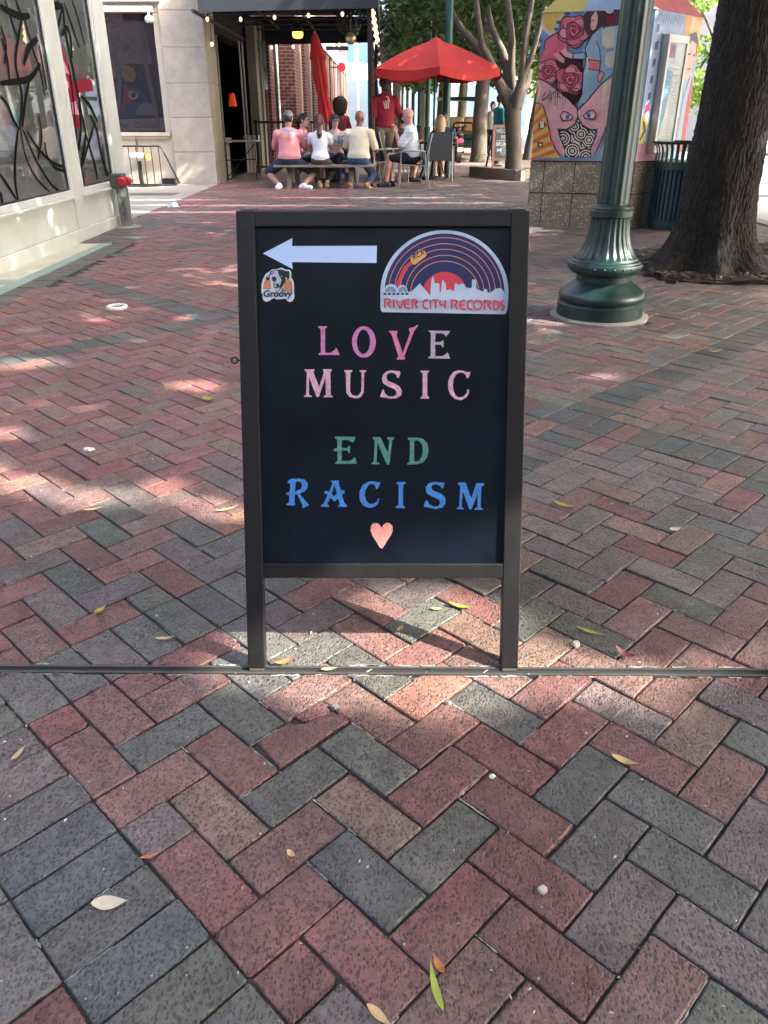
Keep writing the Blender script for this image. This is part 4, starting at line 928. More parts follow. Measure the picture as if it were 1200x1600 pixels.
# right-hand face
f1 = up[1]; d1 = (up[2]-up[1]).normalized(); n1 = Vector((d1.y, -d1.x, 0)); w1 = (up[2]-up[1]).length
def rf(u, v): return f1+d1*(u*w1)+Vector((0, 0, ZB+v*(ZE-ZB)))      # u along the face, v up it
F = Flat(rf, n1, .001, .0005)
F.P(P_(168,190,226), [(.0, .0), (1, 0), (1, 1), (0, 1)])
F.P(P_(228,168,190), [(.0, .0), (.5, 0), (.42, .13), (.3, .16), (0, .12)]); F.P(P_(236,216,130), [(0, .12), (.12, .13), (.15, .28), (0, .34)]); F.P(P_(232,170,96), [(.66, .84), (1, .72), (1, 1), (.6, 1)]); F.P(P_(238,206,140), [(.74, .9), (1, .82), (1, .94), (.78, 1)])
for k in range(5): F.P(P_(72,92,150), [(.07, .42+k*.11), (.13, .43+k*.11), (.13, .48+k*.11), (.07, .47+k*.11)])
F.P(rd, [(.05, .33), (.14, .36), (.12, .41), (.06, .39)]); F.L(P_(38,36,60), [(.02, .15), (.10, .22), (.05, .28)], .02)
for k in range(11): F.L(P_(118,140,190), [(.06+k*.05, .93+.012*math.sin(k*2)), (.075+k*.05, .985)], .012)
F.P(P_(206,60,62), [(.86, .05), (1, .05), (1, .5), (.93, .62), (.9, .42)]); F.P(P_(190,206,232), [(.60, .02), (.9, .02), (.9, .40), (.94, .62), (.72, .66), (.62, .5)])
F.P(P_(60,40,44), [(.70, .76), (.76, .88), (.88, .90), (.95, .84), (.95, .74)]); F.P(P_(236,196,180), [(.71, .66), (.72, .78), (.80, .84), (.92, .82), (.94, .70), (.86, .58), (.78, .57)])
F.L(P_(50,40,50), [(.76, .745), (.82, .75)], .012); F.L(P_(50,40,50), [(.88, .745), (.92, .74)], .012); F.L(P_(180,80,90), [(.80, .645), (.87, .648)], .012); F.L(P_(90,110,160), [(.72, .60), (.80, .44), (.88, .60)], .014)
F.L(P_(90,110,160), [(.80, .44), (.78, .06)], .012); F.L(P_(90,110,160), [(.68, .2), (.76, .3), (.74, .12)], .012)
F.done('mural', kio)
# poster case
m_alu = M('brushed_aluminium', (.40, .40, .38), .35, .7, .06, 20); m_post = M('poster_paper', (.42, .46, .46), .25, 0, .06, 3)
def rfd(u, v, d): return rf(u, v)+n1*d
u0, u1, v0, v1 = .20, .62, .06, .855
def slabn(mb, ua, ub, va, vb, da, db):
    vs = [rfd(u, v, d) for d in (da, db) for v in (va, vb) for u in (ua, ub)]
    mb.add(vs, [(0, 2, 3, 1), (4, 5, 7, 6), (0, 1, 5, 4), (2, 6, 7, 3), (0, 4, 6, 2), (1, 3, 7, 5)])
mb = MB(); slabn(mb, u0, u1, v0, v1, .002, .075); mb.build('poster_case', m_alu, kio, bevel=.004)
pc = mb = MB()
for a in ((u0, u0+.035, v0, v1), (u1-.035, u1, v0, v1), (u0+.035, u1-.035, v0, v0+.035), (u0+.035, u1-.035, v1-.05, v1)): slabn(mb, *a, .0755, .092)
mb.build('case_frame', M('pale_frame', (.52, .51, .48), .4, .2, .04), kio, bevel=.002)
Fq = Flat(lambda u, v: rfd(u, v, .076), n1, .001, .0006)
a0, a1, b0, b1 = u0+.036, u1-.036, v0+.036, v1-.051
Fq.P(m_post, [(a0, b0), (a1, b0), (a1, b1), (a0, b1)])
Fq.P(P_(92,160,200), [(a0, b0+.02), (a0+.10, b0+.25), (a0+.16, b0+.52), (a0, b0+.54)]); Fq.P(P_(130,196,200), [(a0, b0), (a0+.05, b0+.02), (a0+.12, b0+.24), (a0+.04, b0+.18)]); Fq.P(P_(226,228,226), [(a0+.03, b0+.05), (a0+.18, b0+.45), (a0+.21, b0+.45), (a0+.08, b0+.08)])
for k, c in enumerate(((214,96,84), (96,150,200), (220,110,96), (110,170,210))): Fq.P(P_(*c), [(a0+.02+k*.035, b1-.1), (a0+.045+k*.035, b1-.1), (a0+.045+k*.035, b1-.01), (a0+.02+k*.035, b1-.01)])
for k in range(16):
    vv = b0+.05+k*.026; Fq.L(P_(150,160,165), [(a0+.19, vv), (a0+.19+random.uniform(.06, .13), vv)], .006)
for k in range(6): Fq.L(P_(170,185,190), [(a0+.05, b0+.38+k*.04), (a1-.04-random.uniform(0, .06), b0+.37+k*.042)], .006)
Fq.P(P_(120,84,84), [(a0+.03, b0+.005), (a0+.07, b0+.005), (a0+.07, b0+.05), (a0+.03, b0+.05)])
Fq.done('poster', kio)
# ------------------------------------------------------------------ white shopfront on the left
WX = -3.255; SW = lambda y: WX-.01*(9-y)*.4
shop = thing('white_storefront', 'white painted shopfront with two big windows covered in black line drawings', 'shop', (WX, 7.5, 0))
MB().bx(WX-.35, WX+.012, 3.0, 10.62, -.05, .125).build('plinth', m_white, shop, bevel=.006)
for y0, y1 in ((3.0, 5.6), (5.61, 8.80), (8.99, 10.20)):
    MB().bx(WX-.35, WX-.012, y0, y1, .128, .425).build('base_panel', m_white, shop, bevel=.004)
MB().bx(WX-.30, WX+.028, 3.0, 8.76, .428, .452).build('sill', m_white, shop, bevel=.005)
MB().bx(WX-.30, WX+.028, 9.01, 10.20, .428, .452).build('sill', m_white, shop, bevel=.005)
m_fr = M('grey_white_aluminium', (.62, .65, .62), .4, .1, .04, 6); m_gask = M('black_gasket', (.01, .012, .016), .5)
ZT = 2.75
def pane_frame(y0, y1):
    for a in ((y0, y0+.06, .455, ZT), (y1-.06, y1, .455, ZT), (y0+.06, y1-.06, .455, .515), (y0+.06, y1-.06, ZT-.06, ZT)):
        MB().bx(WX-.06, WX+.006, *a).build('window_frame', m_fr, shop, bevel=.003)
    mb = MB()
    for a in ((y0+.06, y0+.075, .515, ZT-.06), (y1-.075, y1-.06, .515, ZT-.06), (y0+.075, y1-.075, .515, .53), (y0+.075, y1-.075, ZT-.075, ZT-.06)): mb.bx(WX-.05, WX-.012, *a)
    mb.build('gasket', m_gask, shop)
pane_frame(5.4, 8.76); pane_frame(9.02, 10.21)
MB().bx(WX-.30, WX+.004, 8.765, 9.015, .128, ZT).build('mullion', m_white, shop, bevel=.004)
MB().bx(WX-.30, WX+.004, 5.2, 5.395, .128, ZT).build('mullion', m_white, shop, bevel=.004)
MB().bx(WX-.40, WX+.016, 10.215, 10.62, .128, ZT).build('corner_post', m_white, shop, bevel=.005)
MB().bx(WX-.40, WX+.02, 3.0, 10.62, ZT+.003, 4.2).build('fascia', m_white, shop)
m_glass = glassmat('shop_glass', (.82, .86, .86), .76)
_t = m_glass.node_tree; _o = _t.nodes['Material Output']; _src = _o.inputs[0].links[0].from_socket   # thin frosting mixed over all the glass to imitate brighter panes
_d = nd(_t, 'ShaderNodeBsdfDiffuse'); _d.inputs[0].default_value = (.62, .68, .68, 1); _mx = nd(_t, 'ShaderNodeMixShader'); _mx.inputs[0].default_value = .11
_t.links.new(_src, _mx.inputs[1]); _t.links.new(_d.outputs[0], _mx.inputs[2]); _t.links.new(_mx.outputs[0], _o.inputs[0])
for y0, y1 in ((5.475, 8.685), (9.095, 10.135)):
    MB().add([(WX-.026, y0, .53), (WX-.026, y1, .53), (WX-.026, y1, ZT-.075), (WX-.026, y0, ZT-.075)], [(0, 1, 2, 3)]).build('window_pane', m_glass, shop)
mb = MB(); x0, x1 = WX-4, WX-.42
m_room = M('shop_interior', (.75, .76, .76), .9, 0, .15, 2)
mb.bx(x0-.05, x0, 3, 10.6, 0, 3.4).bx(x0, x1, 10.55, 10.6, 0, 3.4).bx(x0, x1, 2.95, 3.0, 0, 3.4).bx(x0, x1, 3, 10.55, -.04, .0).bx(x0, x1, 3, 10.55, 3.35, 3.4)
mb.build('interior_wall', m_room, shop)
mb = MB()
for y in (6.5, 8.2, 9.6): mb.bx(WX-1.6, WX-1.0, y, y+.5, 0, .9)
mb.build('counter', M('pale_counter', (.5, .48, .45), .6), shop)
MB().bx(WX-.62, WX-.58, 5.3, 8.75, .40, 1.75).build('added_backing', M('added_pale_panel', (.66, .68, .68), .6, 0, .06, 2), shop); MB().bx(WX-.62, WX-.58, 9.05, 10.18, .40, 1.35).build('added_backing', M('added_pale_panel', (.62, .60, .62), .6, 0, .06, 2), shop)  # pale panels added behind the glass to brighten the panes
# black vinyl drawing on the glass
def gl(x, y): return onpl(x, y, Vector((WX-.024, 0, 0)), Vector((1, 0, 0)))
m_vin = M('black_vinyl', (.004, .004, .005), .8, 0, .2, spec=.1)
def decal(curves, y0, y1):
    for kk, (pts, w) in enumerate(curves):
        F = Flat(lambda y, z: Vector((WX-.024, max(y0, min(y1, y)), max(.532, min(ZT-.08, z)))), (1, 0, 0), .001+.0003*kk)
        q = [gl(*p) for p in pts]; q = [Vector((v.y, v.z)) for v in q]
        s = []                                    # smooth the hand-drawn line
        for i in range(len(q)-1):
            a, b, c, d = q[max(i-1, 0)], q[i], q[i+1], q[min(i+2, len(q)-1)]
            for k in range(6):
                t = k/6; s.append(.5*((2*b)+(c-a)*t+(2*a-5*b+4*c-d)*t*t+(3*b-a-3*c+d)*t**3))
        s.append(q[-1]); n = len(s); sc_ = .020
        F.L(m_vin, [(v.x, v.y) for v in s], [max(.007, (w*sc_*(.62+.45*math.sin(3.1*i/(n-1)))*.42)) for i in range(n)])
        F.done('window_drawing_and_reflection', shop)
decal([([(29,200),(24,240),(24,285),(30,322)],5), ([(32,200),(40,245),(58,280),(78,300)],3.5), ([(36,203),(56,250),(80,288),(96,300)],4), ([(42,205),(62,235),(84,255),(104,262)],4), ([(0,272),(12,290),(26,312)],4),
 ([(70,222),(74,245),(86,262),(104,268)],4), ([(0,10),(14,18),(34,26),(46,24)],7), ([(34,28),(28,60),(24,100),(34,150),(30,200)],5), ([(38,30),(52,80),(62,110),(70,150)],4), ([(8,0),(20,40),(28,62)],4), ([(24,0),(34,28)],5),
 ([(0,130),(20,128),(46,122),(62,100)],6), ([(0,150),(12,165),(22,190),(30,202)],4), ([(46,122),(40,150),(36,180),(34,200)],5), ([(60,70),(66,100),(72,140)],4), ([(2,60),(10,90),(14,125)],4), ([(0,300),(4,322)],5), ([(58,60),(44,75),(36,100)],7), ([(60,180),(64,215),(58,250)],4), ([(0,40),(8,70),(6,100)],4)], 5.48, 8.68)
decal([([(98,10),(102,50),(112,100),(122,150),(134,210)],8), ([(98,10),(90,45),(86,80),(96,130)],5), ([(76,22),(84,10),(98,10)],8), ([(100,5),(112,40),(124,75)],5), ([(112,0),(122,30),(132,70)],4), ([(96,55),(104,44),(110,58),(112,90)],6), ([(122,150),(126,200),(122,240),(126,285)],6), ([(134,210),(130,240),(124,270)],6),
 ([(134,210),(146,250),(152,280)],5), ([(140,180),(150,200),(158,240),(166,275)],5), ([(148,190),(138,225),(128,260)],4), ([(118,200),(120,240),(132,285)],4), ([(126,150),(140,165),(152,190)],5), ([(124,282),(132,290)],6), ([(160,230),(164,262),(172,275)],4), ([(88,0),(92,12)],6), ([(106,100),(112,140),(118,200)],4)], 9.10, 10.13)
# the parasol's reflection in the second window, painted as crimson and pink shapes
F = Flat(lambda x, y: (lambda p: Vector((WX-.0245, max(9.1, min(10.13, p.y)), max(.532, min(ZT-.08, p.z)))))(gl(x, y)), (1, 0, 0), .0004, .0001)
m_crim_refl = M('crimson_reflection', (.22, .012, .03), .7, spec=.1)
for pts in ([(86,70),(96,68),(104,95),(112,128),(132,122),(144,126),(146,142),(124,145),(118,160),(124,190),(116,200),(104,180),(98,140)], [(106,185),(128,192),(124,200),(108,196)]): F.P(m_crim_refl, pts)
for pts in ([(92,92),(100,96),(110,118),(100,112)], [(98,122),(106,128),(108,138),(98,134)], [(112,160),(118,158),(124,180),(114,178)]): F.P(paint(226, 150, 170), pts)
F.done('window_drawing_and_reflection', shop)
# ------------------------------------------------------------------ standpipe
sx, sy = -3.135, 10.02
m_gpost = M('grey_galvanised', (.22, .24, .24), .6, .2, .25, 8, .1, 60, blotch=.3, bls=7); m_redp = M('red_enamel', (.45, .015, .03), .3)
sp_ = thing('standpipe', 'grey fire standpipe post with red caps at the shopfront corner', 'standpipe', (sx, sy, 0))
MB().lathe([(.0, .0), (.17, .0), (.165, .012), (.08, .016)], (sx, sy, 0), 20).build('base_plate', m_conc, sp_, 40)
mb = MB(); mb.box((sx, sy, .23), (.115, .115, .44)); mb.build('post', m_gpost, sp_, bevel=.012)
MB().box((sx-.03, sy, .52), (.15, .17, .155)).build('valve_box', M('dull_green', (.06, .075, .06), .6, 0, .2), sp_, bevel=.012)
for dx, dy in ((.03, -.10), (.075, -.02)):
    MB().tube([(sx+dx, sy+dy+.05, .515), (sx+dx+.008, sy+dy-.01, .515), (sx+dx+.012, sy+dy-.03, .515)], [.05, .05, .036], 14).build('cap', m_redp, sp_, 40)
F = Flat(lambda x, y: Vector((sx+x, sy-.0578, .23+y)), (0, -1, 0), .0008); mk_ = paint(30, 36, 46)
for p in ([(-.02, .12), (.02, .08), (-.01, .02), (.025, -.02)], [(-.03, -.02), (.01, .05), (.02, -.08)], [(-.02, -.10), (.015, -.06), (0, -.15)]): F.L(mk_, p, .006)
F.P(paint(150, 160, 162), [(.0, .12), (.05, .12), (.05, .19), (.0, .19)])
F.done('scrawl', sp_)
def brickwall():
    m = bpy.data.materials.new('red_brickwork'); m.use_nodes = True; t = m.node_tree; L = t.links.new; p = t.nodes['Principled BSDF']
    tc = nd(t, 'ShaderNodeTexCoord'); sx_ = nd(t, 'ShaderNodeSeparateXYZ'); L(tc.outputs['Object'], sx_.inputs[0]); ad = nd(t, 'ShaderNodeMath', operation='ADD'); L(sx_.outputs[0], ad.inputs[0]); L(sx_.outputs[1], ad.inputs[1])
    cx = nd(t, 'ShaderNodeCombineXYZ'); L(ad.outputs[0], cx.inputs[0]); L(sx_.outputs[2], cx.inputs[1])
    b = nd(t, 'ShaderNodeTexBrick'); b.inputs['Scale'].default_value = 1; b.inputs['Brick Width'].default_value = .22; b.inputs['Row Height'].default_value = .085; b.inputs['Mortar Size'].default_value = .011
    b.inputs['Color1'].default_value = (.095, .022, .020, 1); b.inputs['Color2'].default_value = (.065, .018, .018, 1); b.inputs['Mortar'].default_value = (.17, .115, .095, 1)
    L(cx.outputs[0], b.inputs[0]); L(b.outputs[0], p.inputs['Base Color']); p.inputs['Roughness'].default_value = .85
    bp = nd(t, 'ShaderNodeBump'); bp.inputs['Strength'].default_value = .6; bp.inputs['Distance'].default_value = .01; bp.invert = True; L(b.outputs['Fac'], bp.inputs['Height']); L(bp.outputs[0], p.inputs['Normal'])
    return m
m_bw = brickwall(); m_tan = M('tan_stone', (.26, .18, .13), .8, 0, .12, 5); m_win = M('dark_window', (.012, .018, .022), .12, 0, .3, 2, spec=.7)
# ------------------------------------------------------------------ bar building facing the camera (window, stone pier) and running back along the terrace
FY = 16.95
bar = thing('bar_building', 'pale stone bar building with drinks mural in its window and a dark open terrace front', 'building', (-4.2, FY+.4, 0))
PX0, PX1 = -4.17, -3.36
zc = [at(290, y, FY).z for y in (290, 238, 184, 130, 74, 16)]; zc[0] = -.04; zc += [zc[-1]+.62]
for z0, z1 in zip(zc, zc[1:]):
    MB().bx(PX0, PX1, FY, FY+1.05, z0+.006, z1-.006).build('stone_block', m_stone, bar, bevel=.009)
MB().bx(PX0+.01, PX1-.01, FY+.012, FY+1.0, -.04, zc[-1]).build('pier_core', m_trim, bar)
wl, wr, wb, wt = at(120, 203, FY).x, at(257, 203, FY).x, at(257, 204, FY).z, at(231, 19, FY).z
MB().bx(-8, PX0-.002, FY+.05, FY+.35, -.04, wb-.09).build('wall', m_trim, bar)
MB().bx(-8, PX0-.002, FY+.05, FY+.35, wt+.002, 4.0).build('wall', m_trim, bar)
MB().bx(wr+.005, PX0-.002, FY+.06, FY+.34, wb-.085, wt).build('window_jamb', m_trim, bar)
MB().bx(-8, wr+.10, FY-.04, FY+.045, wb-.10, wb-.03).build('sill', m_trim, bar, bevel=.008)
MB().bx(-8, wr+.06, FY-.01, FY+.045, wb-.145, wb-.103).build('sill_moulding', m_trim, bar, bevel=.006)
MB().bx(-8, wr+.04, FY-.02, FY+.045, wt+.005, wt+.10).build('lintel_moulding', m_trim, bar, bevel=.008)
MB().bx(-8, wr+.2, FY-.05, FY+.045, wt+.16, wt+.24).build('lintel_moulding', m_trim, bar, bevel=.008)
MB().add([(-8, FY+.11, wb-.02), (wr+.004, FY+.11, wb-.02), (wr+.004, FY+.11, wt), (-8, FY+.11, wt)], [(0, 1, 2, 3)]).build('window_pane', glassmat('bar_glass', (.75, .72, .74), .30), bar)
MB().bx(-8, wr, FY+.26, FY+.3, wb-.02, wt).build('window_backing', M('plum_backing', (.035, .025, .040), .6, 0, .2), bar)
F = Flat(lambda x, y: onpl(150+x/6, y/6, Vector((0, FY+.258, 0)), Vector((0, -1, 0))), (0, -1, 0), .0012, .0008)
mm = lambda r, g, b: paint(r, g, b, .6)
F.P(mm(112,96,104), [(-60, 110), (420, 120), (530, 600), (-60, 600)]); F.P(mm(26,28,52), [(-20, 600), (530, 600), (640, 1210), (-20, 1210)])
for cx, cy, rr in ((90, 180, 60), (230, 150, 50), (170, 250, 22), (60, 160, 40)): F.P(mm(120,52,60), ell2(cx, cy, rr, rr*.6, 14)); F.P(mm(150,84,84), ell2(cx+8, cy-6, rr*.5, rr*.3, 12))
for k in range(40):
    x, y = random.uniform(60, 430), random.uniform(230, 560); F.L(mm(70,58,68), [(x, y), (x+random.uniform(-30, 30), y+random.uniform(15, 40)), (x+random.uniform(-40, 40), y+random.uniform(30, 60))], 5)
F.P(mm(126,104,60), [(70, 480), (120, 470), (180, 540), (220, 640), (200, 740), (110, 700)]); F.P(mm(120,104,52), [(240, 600), (300, 610), (360, 640), (385, 700), (360, 770), (280, 760), (230, 700)])
F.P(mm(96,34,54), [(100, 740), (220, 780), (230, 900), (190, 1040), (150, 1030)]); F.P(mm(128,30,58), [(270, 790), (330, 830), (345, 920), (300, 1040), (230, 1075), (260, 900)])
F.P(mm(86,86,120), [(100, 470), (180, 510), (240, 620), (250, 800), (235, 1000), (200, 1100), (185, 1090), (215, 900), (210, 700), (160, 560), (95, 500)])
F.P(mm(150,120,124), ell2(355, 890, 48, 46, 18)); F.P(mm(40,24,34), ell2(358, 890, 26, 26, 14)); F.P(mm(36,60,110), [(330, 820), (390, 830), (470, 900), (500, 960), (470, 950), (400, 880), (340, 850)])
F.P(mm(34,52,98), [(310, 960), (500, 950), (520, 1000), (400, 1010), (390, 1110), (220, 1110)]); F.P(mm(96,98,112), ell2(480, 1080, 100, 118, 22, 180, 360)); F.L(mm(40,60,110), [(400, 700), (430, 640), (410, 780), (440, 720)], 16)
F.P(mm(120,112,116), [(205, 1120), (650, 1105), (660, 1225), (215, 1230)])
for txt, x0, x1 in (('Beer', 215, 320), ('Cocktails', 378, 620)): flat_text(F, mm(52,44,50), txt, x0, 1140, x1, 1200, .35, .0)
F.P(mm(100,90,92), [(370, 120), (400, 120), (620, 1220), (590, 1220), (470, 700)])
F.done('window_mural', bar)
# running back: low wall ends, posts, dark interior
BXX = PX1
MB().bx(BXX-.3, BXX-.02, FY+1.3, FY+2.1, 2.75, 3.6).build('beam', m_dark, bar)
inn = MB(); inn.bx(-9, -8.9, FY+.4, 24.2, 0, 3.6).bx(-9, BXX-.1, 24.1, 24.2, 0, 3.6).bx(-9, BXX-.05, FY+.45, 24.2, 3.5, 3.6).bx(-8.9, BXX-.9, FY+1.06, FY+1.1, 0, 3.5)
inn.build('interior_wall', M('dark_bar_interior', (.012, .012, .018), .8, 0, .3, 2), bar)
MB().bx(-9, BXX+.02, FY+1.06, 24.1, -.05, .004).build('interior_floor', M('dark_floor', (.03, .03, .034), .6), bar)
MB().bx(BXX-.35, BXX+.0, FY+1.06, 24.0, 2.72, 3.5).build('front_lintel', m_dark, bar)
m_gw = M('grey_white_wood', (.42, .42, .38), .6, 0, .1, 4)
for y0, y1 in ((18.25, 18.75), (20.8, 21.5)):
    bxo = 0 if y0 < 19 else .22
    MB().bx(BXX-.22+bxo, BXX-.01+bxo, y0, y1, -.04, .70).build('stub_wall', m_trim, bar); MB().bx(BXX-.26+bxo, BXX+.03+bxo, y0-.04, y1+.04, .702, .80).build('stub_cap', m_gw, bar, bevel=.006)
for y, q_ in ((18.82, -.05), (20.3, .18), (20.62, .2)): MB().bx(BXX-.10+q_, BXX-.07+q_, y, y+.05, .0, 2.72).build('door_frame', m_gw, bar)
for y0, y1, x1 in ((21.7, 22.2, .26), (22.25, 22.6, .31)): MB().bx(BXX+x1-.22, BXX+x1, y0, y1, -.04, 3.3).build('column', M('beige_column', (.22, .20, .15), .7, 0, .12, 3, blotch=.2), bar, bevel=.01)
MB().bx(-3.12, -2.95, 23.0, 23.9, -.04, 3.6).build('brick_pier', m_bw, bar); MB().bx(-3.2, -2.93, 23.92, 24.15, -.04, 3.5).build('side_window', M('dark_pane', (.015, .02, .024), .15), bar)
MB().bx(-3.3, -3.02, 22.62, 22.98, -.04, 3.3).build('door_panel', M('oxblood_paint', (.055, .012, .014), .5, 0, .2), bar)
mb = MB(); mb.lathe([(.095, 1.42), (.05, 1.68)], (at(362, 140, 20.0).x, 20.0, 0), 16); mb.build('lamp_shade', M('red_lampshade', (.55, .045, .006), .6, emit=.07), bar, 60)
for p in ((-3.9, 18.9, 1.75), (-3.85, 19.0, 1.62), (-3.7, 19.2, 1.25)): MB().ball(p, .025, 8).build('bar_light', M('warm_spark', (1, .8, .5), emit=3), bar)
# TV on a bracket
tvc = at(407, 102, 22.3); tv_ = thing('wall_screen', 'flat screen on a black bracket above the terrace doors', 'screen', tvc)
MB().box(tvc, (.05, .72, 1.05), Matrix.Rotation(R(-14), 3, 'Z')).build('screen_panel', M('glossy_screen', (.06, .10, .07), .08, 0, .6, 2), tv_); MB().tube([tvc+Vector((-.03, 0, 0)), tvc+Vector((-.30, 0, .05)), (BXX-.02, tvc.y, tvc.z+.1)], .04, 8).build('bracket', m_black, tv_)
# security camera
cc = at(233, 30, FY-.06); sc_ = thing('security_camera', 'white dome security camera on the corner of the bar window', 'camera', cc)
MB().tube([cc+Vector((.06, .1, .14)), cc+Vector((.0, .0, .15)), cc+Vector((0, 0, .05))], .026, 8).build('arm', m_white, sc_, 60)
MB().lathe([(.05, .05), (.078, .03), (.08, -.02), (.06, -.05), (.02, -.07)], cc, 16).build('dome', m_white, sc_, 60); MB().lathe([(.045, -.055), (.04, -.078), (.01, -.09)], cc, 12).build('lens_cover', m_black, sc_, 60)
# fire-department connection behind its guard
fx, fy = at(218, 250, FY-.1).x, FY-.12
fd = thing('fire_connection', 'white twin fire hose connection with a brass cap low on the bar wall', 'fire connection', (fx, fy, 0))
MB().tube([(fx, FY+.03, .5), (fx, fy, .5)], .07, 12).build('body', m_white, fd, 50); MB().tube([(fx-.16, fy-.05, .52), (fx, fy, .5), (fx+.16, fy-.05, .5)], [.06, .085, .06], 12).build('body', m_white, fd, 50)
MB().tube([(fx+.16, fy-.05, .5), (fx+.22, fy-.12, .5)], [.065, .065], 14).build('cap', M('brass', (.50, .34, .12), .35, .8), fd, 40); MB().tube([(fx, fy, .5), (fx, fy, -.02)], .035, 10).build('pipe', m_dkiron, fd, 60); MB().tube([(fx, fy, .56), (fx, fy, .85)], .025, 10).build('pipe', M('rust', (.16, .07, .04), .9), fd, 60)
gd = thing('pipe_guard', 'low black tubular rack standing in front of the fire hose connection', 'guard rail', (-4.5, FY-.5, 0))
gx0, gx1 = at(186, 228, FY-.45).x, at(248, 228, FY-.45).x; yg = FY-.45; zt_ = .70
MB().tube([(gx0-.4, yg, zt_), (gx1, yg, zt_), (gx1+.05, yg, zt_-.03), (gx1+.32, yg, .04), (gx1+.22, yg, .015), (gx0-.4, yg, .015)], .016, 8).build('frame', m_black, gd, 60)
for k in range(7): MB().tube([(gx0-.12+k*.145, yg, .02), (gx0-.12+k*.145, yg, zt_)], .009, 6).build('bar', m_black, gd, 60)
MB().tube([(gx0-.4, yg-.35, .015), (gx1-.3, yg-.42, .015), (gx1+.25, yg, .015)], .016, 8).build('foot', m_black, gd, 60); MB().bx(gx1-.05, gx1+.2, yg+.1, yg+.25, 0, .12).build('block', m_black, gd)
ulp = gr(272, 323); ul = thing('ground_light', 'small silver dome light set in the concrete near the shopfront', 'light', ulp)
MB().lathe([(.10, .003), (.095, .02), (.06, .065), (.02, .075)], ulp, 18).build('dome', m_chrome, ul, 50)
# ------------------------------------------------------------------ brick block beyond
bb = thing('brick_building', 'red brick building with tan stone jambs and pale cornice along the left of the terrace', 'building', (-3.0, 25, 0))
fx = -2.42
y = 24.2; k = 0
while y < 58:
    MB().bx(fx-.43, fx, y, y+1.5, -.05, 3.6).build('brick_pier', m_bw, bb); MB().bx(fx-.42, fx+.012, y+1.502, y+2.0, -.05, 3.55).build('stone_jamb', m_tan, bb)
    fr = MB().bx(fx-.35, fx-.25, y+2.0, y+3.2, .5, 3.4).build('window', m_win, bb); MB().bx(fx-.24, fx-.20, y+2.05, y+2.12, .5, 3.4).build('frame', m_gw, fr); MB().bx(fx-.24, fx-.20, y+2.6, y+2.66, .5, 3.4).build('frame', m_gw, fr)
    MB().bx(fx-.45, fx-.10, y+1.98, y+3.2, -.05, .5).build('window_apron', m_bw, bb); y += 3.2; k += 1
MB().bx(fx-.6, fx+.06, 24.2, 58, 3.602, 4.3).build('cornice', M('pale_cornice', (.50, .50, .50), .7, 0, .06), bb)
MB().bx(fx-6, fx+.0, 24.2, 58, 4.303, 12).build('upper_wall', m_bw, bb); MB().bx(fx-6, fx-.46, 24.25, 58, -.05, 4.29).build('core_wall', m_bw, bb)
MB().tube([(-2.885, 24.12, 0), (-2.885, 24.12, 4)], .035, 8).build('downpipe', m_white, bb, 60)
bs = thing('hanging_sign', 'small dark bracket sign with a scrolled ornament high on the brick building', 'sign', (fx+.6, 30, 2.9))
ps = at(527, 76, 30.0); MB().box(ps, (.75, .04, .10)).build('board', m_navy, bs); MB().tube([ps+Vector((-.75, 0, .06)), ps+Vector((.35, 0, .06))], .012, 6).build('bracket', m_black, bs)
ns = thing('wall_sign', 'round red sign projecting from the far end of the brick building', 'sign', (-1.9, 44, 4)); pn = at(534, 105, 40); MB().tube([pn+Vector((0, -.05, 0)), pn+Vector((0, .05, 0))], .19, 16).build('disc', M('red_sign', (.7, .03, .05), .5), ns, 40); MB().tube([pn, pn+Vector((-.9, 0, .0))], .03, 6).build('bracket', m_black, ns)
# buildings closing the view
def facade(name, label, x0, x1, y0, y1, h, wall, wincol, cols, rows, z0=.8, face='y'):
    t = thing(name, label, 'building', ((x0+x1)/2, (y0+y1)/2, 0)); MB().bx(x0, x1, y0, y1, -.06, h).build('wall', wall, t)
    dx = (x1-x0)/cols; dz = (h-z0-.4)/rows
    for i in range(cols):
        for j in range(rows):
            w = MB().bx(x0+dx*(i+.12), x0+dx*(i+.88), y0-.08, y0-.01, z0+dz*(j+.08), z0+dz*(j+.85)).build('window', wincol, t)
    return t
m_bgl = M('blue_glass', (.10, .20, .42), .15, .2, .15, .3); m_pale = M('pale_render', (.70, .70, .68), .7, 0, .06, 1); m_cool = M('cool_grey_panel', (.50, .54, .58), .6, 0, .06, 1); m_pw = M('grey_window', (.14, .20, .26), .2, 0, .2, .5)
facade('glass_building', 'pale blue glass tower closing the end of the brick street', -9, -.6, 66, 80, 30, m_pale, m_bgl, 6, 9, 4.6)
facade('white_building', 'low white building with narrow windows at the foot of the glass tower', -3.2, .6, 58, 65, 4.3, m_pale, m_pw, 5, 1, .4)
facade('far_store', 'long pale shop block with wide windows beyond the trees', 1.5, 30, 70, 85, 12, m_pale, m_pw, 14, 3, .3)
facade('street_store', 'pale shop block with glass doors across the street behind the kiosk', 15, 60, 34, 60, 14, m_pale, M('shop_glass_blue', (.22, .36, .42), .2, 0, .4, .4), 18, 4, .2)
